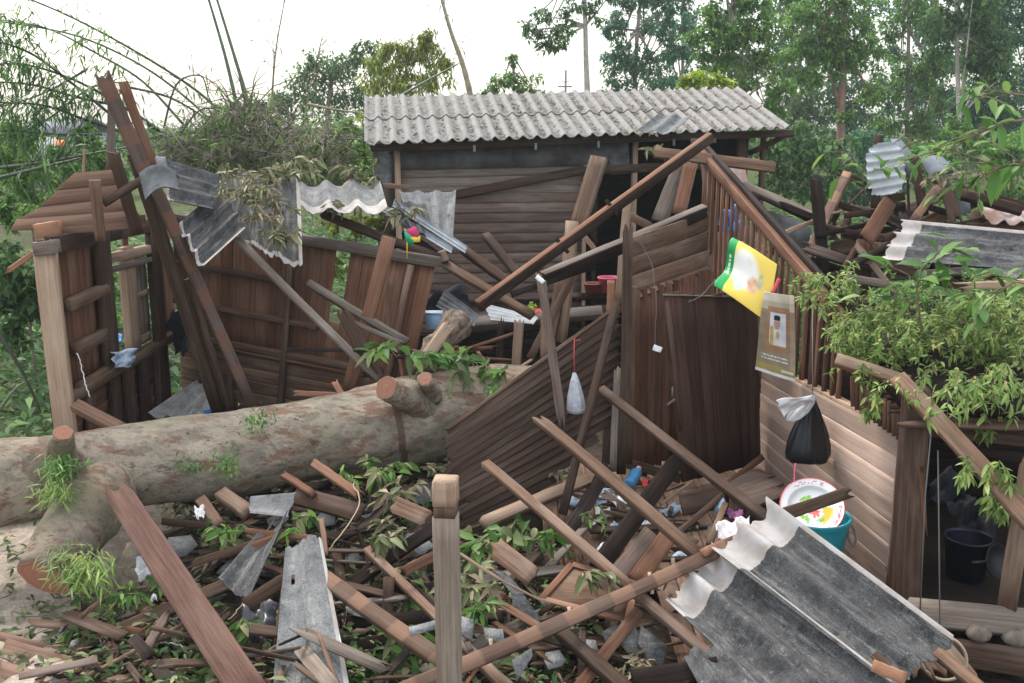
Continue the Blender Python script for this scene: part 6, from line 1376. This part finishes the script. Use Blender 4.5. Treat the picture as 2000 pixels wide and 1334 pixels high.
def cords():
    for l,pts,m,r in (('pale cord looping through the rubble left of the upright torn strip',[(690,945,7.2),(702,985,7.0),(665,1045,6.7),(640,1075,6.6),(630,1090,6.5)],CANE,.006),
     ('pale cord snaking down from the trunk rubble beside the torn strip',[(560,990,7.1),(505,1060,6.8),(498,1120,6.5),(470,1185,6.2),(445,1210,6.1)],CANE,.005),
     ('white wire curling over the torn strip right edge',[(622,1135,6.1),(640,1190,5.9),(662,1240,5.7),(672,1275,5.55)],WBAG,.005),
     ('white bent wire in the leaves at the bottom left',[(308,1254,5.95),(340,1258,5.9),(360,1264,5.85),(374,1272,5.8)],WBAG,.006),
     ('pale cord hanging below the long red plank',[(404,1245,5.9),(396,1275,5.8),(398,1305,5.65),(380,1322,5.6)],CANE,.005),
     ('thin wire stretched from the yellow poster to the door top',[(1398,545,8.85),(1370,578,8.8),(1345,590,8.7)],WIRE,.004),
     ('twisted thin chain hanging in front of the lintel boards',[(1240,465,8.8),(1262,490,8.8),(1275,530,8.75),(1282,580,8.7),(1280,675,8.65)],WIRE,.004),
     ('white coiled wire on the left corner post of the wrecked room',[(152,690,8.15),(160,720,8.15),(166,750,8.1),(176,775,8.1)],WBAG,.005)):
        q=[P(*p) for p in pts]; q=[q[0]]+q+[q[-1]]; d=[]
        for i in range(1,len(q)-2):
            for s_ in range(6): u=s_/6; p0,p1,p2,p3=q[i-1:i+3]; d.append(.5*((2*p1)+(p2-p0)*u+(2*p0-5*p1+4*p2-p3)*u*u+(3*p1-p0-3*p2+p3)*u**3)+V(rng.normal(size=3)*.004))
        d.append(q[-1]); tag(MB().tube(d,r*.8,5).build('cord',m,smooth=True),l,'cord')
cords()
# ------------------------------------------------------------------ leafy wreckage and papers
LB='leafy branches broken off into the rubble'
def fallen_leaves(label,cx,cy,Y,rpx,n,L,lm,wr=.42,grp=LB):
    c=P(cx,cy,Y); k=mpp(c)*rpx; t=thing('leafy_branch',label,'branch',c,grp); st=MB(); C=[];D=[]; lf=MB()
    for _ in range(max(3,n//9)):
        a=c+V((random.uniform(-.8,.8)*k,random.uniform(-.6,.6)*k,random.uniform(-.3,.3)*k)); d=V(randdir(1)[0]); d.z*=.35; q=[a,a+d*k*.35+V((0,0,.02)),a+d*k*.7]
        st.tube(q,[.006,.004,.002],5)
        for j in range(9): f=random.random()*1.99; i=int(f); C.append(q[i].lerp(q[i+1],f-i)); x=V(randdir(1)[0]); x.z*=.5; D.append(x*.8+d*.5+V((0,-.2,-.15)))
    st.build('twigs',TWIG,t); m=len(C); Ls=L*rng.uniform(.55,1.2,m); Ls=Ls*.88; C=np.array([tuple(q) for q in C]); D=np.array([tuple(q) for q in D])+rng.normal(size=(m,3))*.35; U=rng.normal(size=(m,3))*.75+np.array([0,-.35,1.0]); W_=Ls*wr*rng.uniform(.5,1.25,m)
    k1=rng.random(m)<.66
    for sel,mi_,dr in ((k1,0,.25),(~k1,1,.5)): lf.leaves(C[sel],D[sel],U[sel],Ls[sel],W_[sel],droop=dr,fold=random.uniform(.1,.35),mi=mi_)
    lf.build('leaves',[LM[lm],LM['dry' if lm in ('dull','dry') else 'dull']],t)
for a in (('broad green leaves on the trunk top beside the split log',905,712,8.75,60,60,.2,'fresh'),('green leaves on a sprig left of the split log',820,690,8.7,40,40,.2,'fresh'),
 ('leaves drooping over the trunk right of the double stubs',960,720,8.75,35,35,.16,'mid'),('dark leaves behind the trunk left of the split log',740,690,9.0,40,34,.18,'mid'),
 ('wilted leaves heaped under the trunk middle',700,925,7.7,70,80,.14,'mid'),('wilted leafy twigs in front of the trunk, left of the grey post top',780,970,7.2,50,70,.15,'dull'),
 ('drooping wilted leaf cluster left of the grey post',745,1050,6.7,48,70,.16,'dull'),('green leaves below the clapboard panel foot',1040,1040,7.0,55,60,.19,'fresh'),
 ('large green leaves right of the grey post, upper cluster',950,1065,6.6,55,55,.21,'fresh'),('dull leaves touching the right side of the grey post',930,1130,6.1,45,60,.14,'dull'),
 ('green leaf sprig hanging below the long shard',930,1190,5.8,38,28,.17,'fresh'),('pale leaves on the framed cabinet door',1150,1120,6.1,40,26,.15,'dull'),
 ('dark leaves left of the grey post foot',790,1260,5.7,50,50,.17,'mid'),('dark green leaves at the bottom left of the grey post',720,1310,5.6,50,50,.17,'mid'),
 ('green leaves beside the long red plank, right side',495,1230,6.0,40,45,.16,'mid'),('dull leaf heap at the bottom left of the long red plank',390,1290,5.75,70,90,.15,'mid'),
 ('dull leaves over the brown beam in the left rubble',330,1225,6.1,60,80,.13,'dull'),('small leaves at the foot of the big sawn limb',230,1160,6.4,55,120,.1,'mid'),
 ('fresh thin leaves trailing on the sand below the big sawn limb',190,1210,6.2,60,120,.11,'fresh'),('leaves and scraps at the bottom left corner',60,1300,5.8,50,60,.12,'dull'),
 ('green leaves in the rubble beside the sand, behind the long red plank',300,1120,6.6,45,50,.14,'mid'),('leaves beside the dark mossy strip in the rubble',440,1040,6.9,45,60,.13,'mid'),
 ('pale leaves under the trunk near the clapboard panel edge',860,915,8.0,50,60,.13,'dull'),('green leaves on the floor by the clapboard panel right end',1090,930,8.2,40,50,.12,'dull'),
 ('small leaves scattered on the room floor near the papers',1160,1000,7.6,60,40,.08,'mid'),('leaves on the dark mossy strip right edge',600,1020,6.9,40,40,.12,'mid'),('wilted leaves at the bottom right under the purlin',1250,1300,5.4,45,40,.12,'dry'),
 ('wilted leaves lying at the foot of the tile marked purlin',850,1330,5.2,40,36,.14,'dull'),('green leaves behind the lowest dark board by the grey post',830,1180,6.2,40,40,.15,'mid')): fallen_leaves(*a)
DL='dry leaf heaps on the fallen roof sheets'
for a in (('dry leaf heap on the large corrugated sheet of the left room',500,385,9.25,62,260,.11,'dull'),('brown leaf trail down the middle of the large corrugated sheet',530,425,9.15,40,120,.1,'dry'),('olive leaf trail along the upper edge of the large corrugated sheet',480,345,9.9,55,140,.11,'dull'),('drooping olive leaf bunch at the lower corner of the large sheet',555,460,9.0,36,110,.13,'dull'),
 ('olive leaves hanging over the top edge of the left room sheets',560,330,10.2,55,120,.15,'dull'),('olive leaves on the small sheet with the white lower edge',650,400,10.1,30,50,.12,'dull'),
 ('dry olive leaves behind the small sheet',700,345,10.9,50,90,.14,'dull'),('olive leaves between the small sheet and the hut',790,415,10.8,35,70,.13,'dull'),('pale leaf bunch under the loose sheet on the hut roof',1280,285,13.0,20,30,.16,'dull')): fallen_leaves(*a,wr=.3,grp=DL)
def papers():
    R=random.Random(11)
    for i,(x,y,w_,h_,l) in enumerate(((1190,975,50,26,'large torn white paper on the floor left of the blue bottle'),(1178,1005,30,16,'torn blue white paper under the large one on the floor'),(1210,985,34,20,'pale paper scrap with writing near the blue bottle'),(1310,1000,40,14,'white paper strip on the floor left of the dark tray board'),(1340,995,26,14,'bluish paper scrap at the dark tray board'),
        (1175,1075,18,16,'small white paper scrap near the fallen batten middle'),(1120,985,26,12,'lavender paper scrap beside the clapboard panel foot'),(1262,1028,22,14,'white paper scrap on the dark floor beam'),(1160,1020,16,10,'white paper chip left of the dark floor beam'),(1205,1030,22,14,'pale card on the floor between the battens'),(390,1000,26,22,'white crumpled paper under the trunk left of the beam stub'),(300,1175,14,8,'small white paper chip in the left rubble'),(1330,1090,30,10,'white paper sliver by the purlin end'))):
        z=.24 if x>1000 else .3; c=G(x,y,z); k=mpp(c); a=R.uniform(-.6,.6); ux=V((math.cos(a),math.sin(a),.1)); uy=V((-math.sin(a),math.cos(a),.1+R.uniform(0,.25))); wv_=w_*k/2; hv=h_*k*1.0
        q=[c-ux*wv_-uy*hv,c+ux*wv_-uy*hv*.8,c+ux*wv_*.9+uy*hv,c-ux*wv_*1.1+uy*hv*.7]
        mb=MB(); pos=[[q[0]*(1-u)*(1-v)+q[1]*u*(1-v)+q[2]*u*v+q[3]*(1-u)*v+V((0,0,.02*math.sin(u*5+i)+.015*math.sin(v*7+i*2)+.02)) for v in (0,.2,.4,.6,.8,1)] for u in (0,.2,.4,.6,.8,1)]
        mb.shell(pos,V((0,0,1)),.002,keep=lambda a_,b_:R.random()>.12); tag(mb.build('paper_sheet',WHITE if i%3 else BCLOTH,smooth=True),l,'paper','torn papers strewn over the floor')
papers()
def bottle(label,a,b,rp,m,name='plastic_bottle',capm=None):
    a,b=P(*a),P(*b); ax=(b-a); L=ax.length; k=mpp(a); r=rp*k; M_=Matrix.Translation(a)@ax.to_track_quat('Z','X').to_matrix().to_4x4(); t=thing(name,label,'bottle',a)
    MB().lathe([(r*.9,0),(r,.01),(r,L*.35),(r*.95,L*.4),(r,L*.45),(r,L*.7),(r*.45,L*.88),(r*.4,L*.93)],20,M_).build('bottle_body',m,t,smooth=True); MB().lathe([(r*.48,L*.93),(r*.48,L)],16,M_).build('cap',capm or WHITE,t)
bottle('blue plastic bottle lying on the room floor among the papers',(1228,948,8.3),(1248,915,8.6),12,GLASSB,capm=paint('pale cap plastic',(.6,.3,.4)))
bottle('clear blue plastic bottle lying beside the purple bag',(1404,1000,7.5),(1410,970,7.7),9,paint('pale blue plastic film',(.3,.42,.55),.2))
cloth('plastic_bag','purple plastic bag on the floor below the bench',[(1420,996,7.6),(1452,998,7.6),(1450,1014,7.35),(1422,1012,7.35)],PURP,.03,jag=.7,cat='bag')
cloth('plastic_bag','white crumpled plastic bag on the floor, left of two near the cement sheets',[(1398,1020,7.2),(1440,1015,7.2),(1436,1058,6.9),(1402,1052,6.9)],WBAG,.03,jag=.4,cat='bag',fr=2.2)
cloth('plastic_bag','white crumpled plastic bag touching the torn end of the cement sheets',[(1435,1012,7.1),(1465,1008,7.1),(1462,1042,6.8),(1438,1045,6.8)],WBAG,.03,jag=.4,cat='bag',fr=2.2)
cloth('snack_packet','red and white snack packet on the floor right of the blue bottle',[(1254,936,8.35),(1266,937,8.35),(1264,950,8.2),(1254,949,8.2)],RED,.01,cat='packet')
cloth('plastic_bag','grey plastic wrapping in the left rubble behind the long red plank',[(265,1090,6.6),(320,1070,6.7),(310,1110,6.5),(268,1135,6.4)],FILM,0.036,jag=.6,cat='bag',fr=4)
cloth('plastic_bag','green and white packet in the left rubble above the grey wrapping',[(285,1090,6.7),(298,1085,6.7),(297,1102,6.6),(286,1106,6.6)],GRN,.02,cat='packet')
cloth('plastic_bag','dark plastic bag in the rubble right of the long red plank',[(470,1190,6.2),(545,1180,6.2),(540,1250,5.9),(480,1245,5.9)],plain('smoky plastic',(.09,.09,.1),.3,0,.2,9),.07,jag=1.5,cat='bag',fr=4)
cloth('plastic_bag','blue white plastic bag under the trunk beside the brown beam stub',[(380,992,7.2),(400,989,7.2),(398,1008,7.05),(382,1010,7.05)],WBAG,0.030,jag=.6,cat='bag',fr=4)
# ------------------------------------------------------------------ anthill of red clay under the round pole
def mound(name,label,cx,cy,Y,rx,h,m,cat):
    c=P(cx,cy,Y); c.z=.08; k=mpp(c)*rx; mb=MB(); nn=14; ring=[]; ns=24
    for i in range(nn+1):
        f=i/nn; ring.append([mb.av(c+V((math.cos(2*math.pi*q/ns)*k*f*(1+.15*math.sin(q*1.3+f*4)),math.sin(2*math.pi*q/ns)*k*.7*f,h*(math.cos(f*math.pi)*.5+.5)+random.uniform(-.012,.012)))) for q in range(ns)])
    for A,B in zip(ring,ring[1:]):
        for q in range(ns): q2=(q+1)%ns; mb.af((A[q],B[q],B[q2],A[q2]))
    return tag(mb.build(name,m,smooth=True),label,cat)
mound('soil_heap','heap of reddish crumbly soil below the pale round pole',1060,1010,7.0,80,.3,CLAY,'soil heap')
mound('soil_heap','pale sandy soil lump in the left rubble behind the long red plank',255,1060,6.9,60,.4,plain('pale sandy soil',(.36,.29,.22),.95,0,.25,14,bmp=.7),'soil heap')
mound('soil_heap','sandy root mound behind the trunk at the left edge',20,850,8.6,75,.35,plain('root soil',(.4,.33,.25),.95,0,.25,16,bmp=.8),'soil heap')
# ------------------------------------------------------------------ scattered broken boards (individuals) and fine rubble (stuff)
def inside(x,y,poly):
    c=False; j=len(poly)-1
    for i in range(len(poly)):
        xi,yi=poly[i]; xj,yj=poly[j]
        if (yi>y)!=(yj>y) and x<(xj-xi)*(y-yi)/(yj-yi)+xi: c=not c
        j=i
    return c
ZN=[('broken board piece in the dark rubble between trunk and long red plank',[(300,960),(560,940),(560,1130),(420,1140)],34,['brown','dark','deep','deep','clap','grey']),
 ('broken board piece in the dark rubble below the trunk, left of the clapboard',[(560,930),(860,900),(850,1080),(560,1060)],38,['dark','clap','deep','deep','brown']),
 ('broken board piece in the bottom rubble between long red plank and grey post',[(560,1080),(850,1060),(850,1334),(500,1334)],34,['deep','dark','brown','grey']),
 ('broken board piece in the leafy rubble right of the grey post',[(900,1040),(1120,1060),(1240,1334),(900,1334)],42,['brown','dark','deep','grey','red']),
 ('broken board piece in the low rubble at the bottom left',[(150,1150),(420,1130),(480,1334),(60,1334)],22,['brown','dark','deep','hut']),
 ('broken board piece on the room floor between the fallen battens',[(1100,960),(1300,930),(1420,1060),(1180,1120)],22,['dark','deep','brown','hut']),
 ('broken board piece behind the trunk in the wrecked left room',[(380,770),(720,700),(760,790),(420,830)],16,['dark','brown','red']),
 ('broken board piece on top of the trunk side by the split log',[(760,690),(1000,640),(1010,740),(800,760)],18,['dark','brown','deep','red'])]
for lab,poly,n,ms in ZN:
    xs=[p[0] for p in poly]; ys=[p[1] for p in poly]; c_=0
    while c_<n:
        x,y=random.uniform(min(xs),max(xs)),random.uniform(min(ys),max(ys))
        if not inside(x,y,poly): continue
        z=random.uniform(.14,.42) if 'floor' not in lab else .26
        if 'behind the trunk' in lab: c=G(x,y,random.uniform(.2,.5)); 
        elif 'on top' in lab: c=P(x,y,9.3)
        else: c=G(x,y,z)
        a=random.uniform(0,math.pi); L=random.uniform(.2,.95); d=V((math.cos(a),math.sin(a),random.uniform(-.25,.3)))*L/2; w_=random.choice((random.uniform(.015,.04),random.uniform(.03,.1))); t_=random.uniform(.01,.028)
        o=MB().beam(c-d,c+d,w_,t_,n=(random.uniform(-.6,.6),random.uniform(-.8,.3),1),j0=random.choice((0,.03,.08)),j1=random.choice((0,.03,.06)),seg=3,bow=.01).build('broken_board',W[random.choice(ms)],loc=c)
        tag(o,lab,'board',lab.replace('broken board piece','broken board pieces')); c_+=1
FWL='broken dark board piece jumbled in the far wreck heap behind the gable'
for _ in range(46):
    x,y=random.uniform(1600,2000),random.uniform(415,545); c=P(x,y,10.6-(y-415)*.008+random.uniform(-.3,.3)); a=random.uniform(0,math.pi); L=random.uniform(.4,1.3); d=V((math.cos(a),math.sin(a)*.6,random.uniform(-.5,.5)))*L/2
    o=MB().beam(c-d,c+d,random.uniform(.05,.14),random.uniform(.02,.06),n=(random.uniform(-.5,.5),-1,random.uniform(0,.8)),j0=.05,j1=.05,seg=3,bow=.01).build('broken_board',W[random.choice(('deep','dark','deep','brown','hut'))],loc=c); tag(o,FWL,'board','broken dark board pieces in the far wreck heap')
mound('soil_heap','dark heap of earth and debris under the far wreck',1800,560,11.2,330,1.5,plain('dark debris earth',(.05,.042,.032),.95,0,.3,12,bmp=.8),'heap')
for i,(x,y,l) in enumerate(((1640,505,'pale wilted leaves under the blackened post of the far wreck'),(1700,510,'pale wilted leaves beside the reddish square post'),(1660,450,'wilted leaves behind the dark joining beams of the far wreck'),(1850,350,'dry twigs and leaves over the bent zinc sheet'),(1930,350,'wilted leaves right of the bent zinc sheet'))): fallen_leaves(l,x,y,10.2,45,80,.15,'dull',grp='wilted branches in the far wreck heap')
def rubble():
    mb=MB(); 
    polys=[ZN[0][1],ZN[1][1],ZN[2][1],ZN[3][1],ZN[4][1],[(900,1040),(1500,960),(1560,1334),(900,1334)]]
    for k in range(1900):
        pl=random.choice(polys); x=random.uniform(min(p[0] for p in pl),max(p[0] for p in pl)); y=random.uniform(min(p[1] for p in pl),max(p[1] for p in pl))
        if not inside(x,y,pl): continue
        c=G(x,y,random.uniform(.12,.28)); s_=random.uniform(.015,.06); e=V(randdir(1)[0]); e.z*=.4; f=e.cross(V(randdir(1)[0])).normalized(); mi=random.choice((0,0,0,1,1,2,3))
        mb.poly([c-e*s_*1.8,c+f*s_*.5-e*s_*.3,c+e*s_*1.6,c-f*s_*.5],e.cross(f),.008,mi=mi)
    return kind(mb.build('rubble_chips',[W['brown'],W['deep'],ASL,W['red']]),'stuff')
rubble()
def litter():
    lf=MB(); C=[]
    for (poly,n) in ((ZN[0][1],900),(ZN[1][1],1700),(ZN[2][1],1300),(ZN[3][1],1700),(ZN[4][1],1100),([(1020,940),(1450,920),(1500,1080),(1100,1110)],160),([(0,980),(160,1000),(240,1330),(0,1330)],260),([(0,450),(110,460),(110,860),(0,860)],900)):
        xs=[p[0] for p in poly]; ys=[p[1] for p in poly]; k=0
        while k<n:
            x,y=random.uniform(min(xs),max(xs)),random.uniform(min(ys),max(ys))
            if inside(x,y,poly): C.append(G(x,y,random.uniform(.04,.3) if x>130 else .05)); k+=1
    n=len(C); C_=np.array([tuple(c) for c in C]); D=randdir(n); D[:,2]*=.35; Ls=rng.uniform(.03,.12,n); U_=rng.normal(size=(n,3))*.4+np.array([0,0,1.0])
    k1=rng.random(n)<.4; s_=np.where(k1)[0]; lf.np=[]; kk=np.where(~k1)[0]
    lf.leaves(C_[s_],D[s_],U_[s_],Ls[s_],Ls[s_]*.4,droop=.3,fold=.3,mi=0); lf.leaves(C_[kk],D[kk],U_[kk],Ls[kk],Ls[kk]*.45,droop=.2,fold=.2,mi=1)
    for _ in range(420):
        c=V(C_[rng.integers(0,n)]); d=V(randdir(1)[0]); d.z*=.35; L_=random.uniform(.08,.4); lf.tube([c,c+d*L_*.5+V(rng.normal(size=3)*.02),c+d*L_],[.004,.003,.002],4,mi=2)
    return kind(lf.build('leaf_litter',[LM['dark'],LM['dull'],TWIG]),'stuff')
litter()
def undergrowth():
    lf=MB(); C=[]
    for _ in range(9500):
        x=random.uniform(-9,-2.9); y=random.uniform(9.4,24)
        if x>-3.1-.25*(y-9): continue
        C.append((x,y,random.random()**2*.45))
    for _ in range(19000):
        x=random.uniform(3.2,16); y=random.uniform(9.5,30); 
        if x<3.2+.12*(y-9): continue
        C.append((x,y,random.random()**1.5*.9))
    for _ in range(9000):
        x=random.uniform(-10,2); y=random.uniform(16,30); C.append((x,y,random.random()**1.5*.7))
    C=np.array(C); n=len(C); D=randdir(n); D[:,2]=np.abs(D[:,2])*.5; Ls=rng.uniform(.1,.28,n)*(1+C[:,1]*.015); lf.leaves(C,D,rng.normal(size=(n,3))*.5+np.array([0,-.4,1.0]),Ls,Ls*.3,droop=.4,hi=False,mi=0)
    return kind(lf.build('undergrowth',LM['dark']),'stuff')
undergrowth()

# ------------------------------------------------------------------ leaves blown onto the hut roof
def roof_litter():
    lf=MB(); C=[]; L=lambda u,v: rRL*(1-u)*(1-v)+rEL*u*(1-v)+rRR*(1-u)*v+rER*u*v
    for _ in range(4200):
        k=random.randint(0,30); v=(k+.5+random.gauss(0,.13))/31; u=random.random()**.8
        dn=.35+.65*math.sin(v*3.1)*(.5+.5*math.sin(v*17+u*3))
        if random.random()>dn: continue
        if .005<v<.995: C.append(L(u,v)+V((0,-.01,.0 if u>.5 else .035)))
    n=len(C); D=randdir(n); D[:,2]*=.3; Ls=rng.uniform(.025,.085,n); lf.leaves(C,D,rng.normal(size=(n,3))*.3+np.array([0,-.2,1.0]),Ls,Ls*.55,droop=.1,hi=False)
    return kind(lf.build('roof_leaf_litter',LM['straw']),'stuff')
roof_litter()
# ------------------------------------------------------------------ humid haze
def haze():
    m=bpy.data.materials.new('humid haze'); m.use_nodes=True; t=m.node_tree; t.nodes.remove(t.nodes['Principled BSDF'])
    v=t.nodes.new('ShaderNodeVolumePrincipled'); v.inputs['Density'].default_value=.0008; v.inputs['Color'].default_value=(.88,.96,1,1); v.inputs['Anisotropy'].default_value=.2
    t.links.new(v.outputs[0],t.nodes['Material Output'].inputs['Volume'])
    me=bpy.data.meshes.new('haze'); x0,x1,y0,y1,z0,z1=-115,115,-8,156,-1.3,16.5
    me.from_pydata([(x0,y0,z0),(x1,y0,z0),(x1,y1,z0),(x0,y1,z0),(x0,y0,z1),(x1,y0,z1),(x1,y1,z1),(x0,y1,z1)],[],[(3,2,1,0),(4,5,6,7),(0,1,5,4),(1,2,6,5),(2,3,7,6),(3,0,4,7)])
    o=bpy.data.objects.new('haze',me); COL.objects.link(o); me.materials.append(m); o['kind']='stuff'
haze()

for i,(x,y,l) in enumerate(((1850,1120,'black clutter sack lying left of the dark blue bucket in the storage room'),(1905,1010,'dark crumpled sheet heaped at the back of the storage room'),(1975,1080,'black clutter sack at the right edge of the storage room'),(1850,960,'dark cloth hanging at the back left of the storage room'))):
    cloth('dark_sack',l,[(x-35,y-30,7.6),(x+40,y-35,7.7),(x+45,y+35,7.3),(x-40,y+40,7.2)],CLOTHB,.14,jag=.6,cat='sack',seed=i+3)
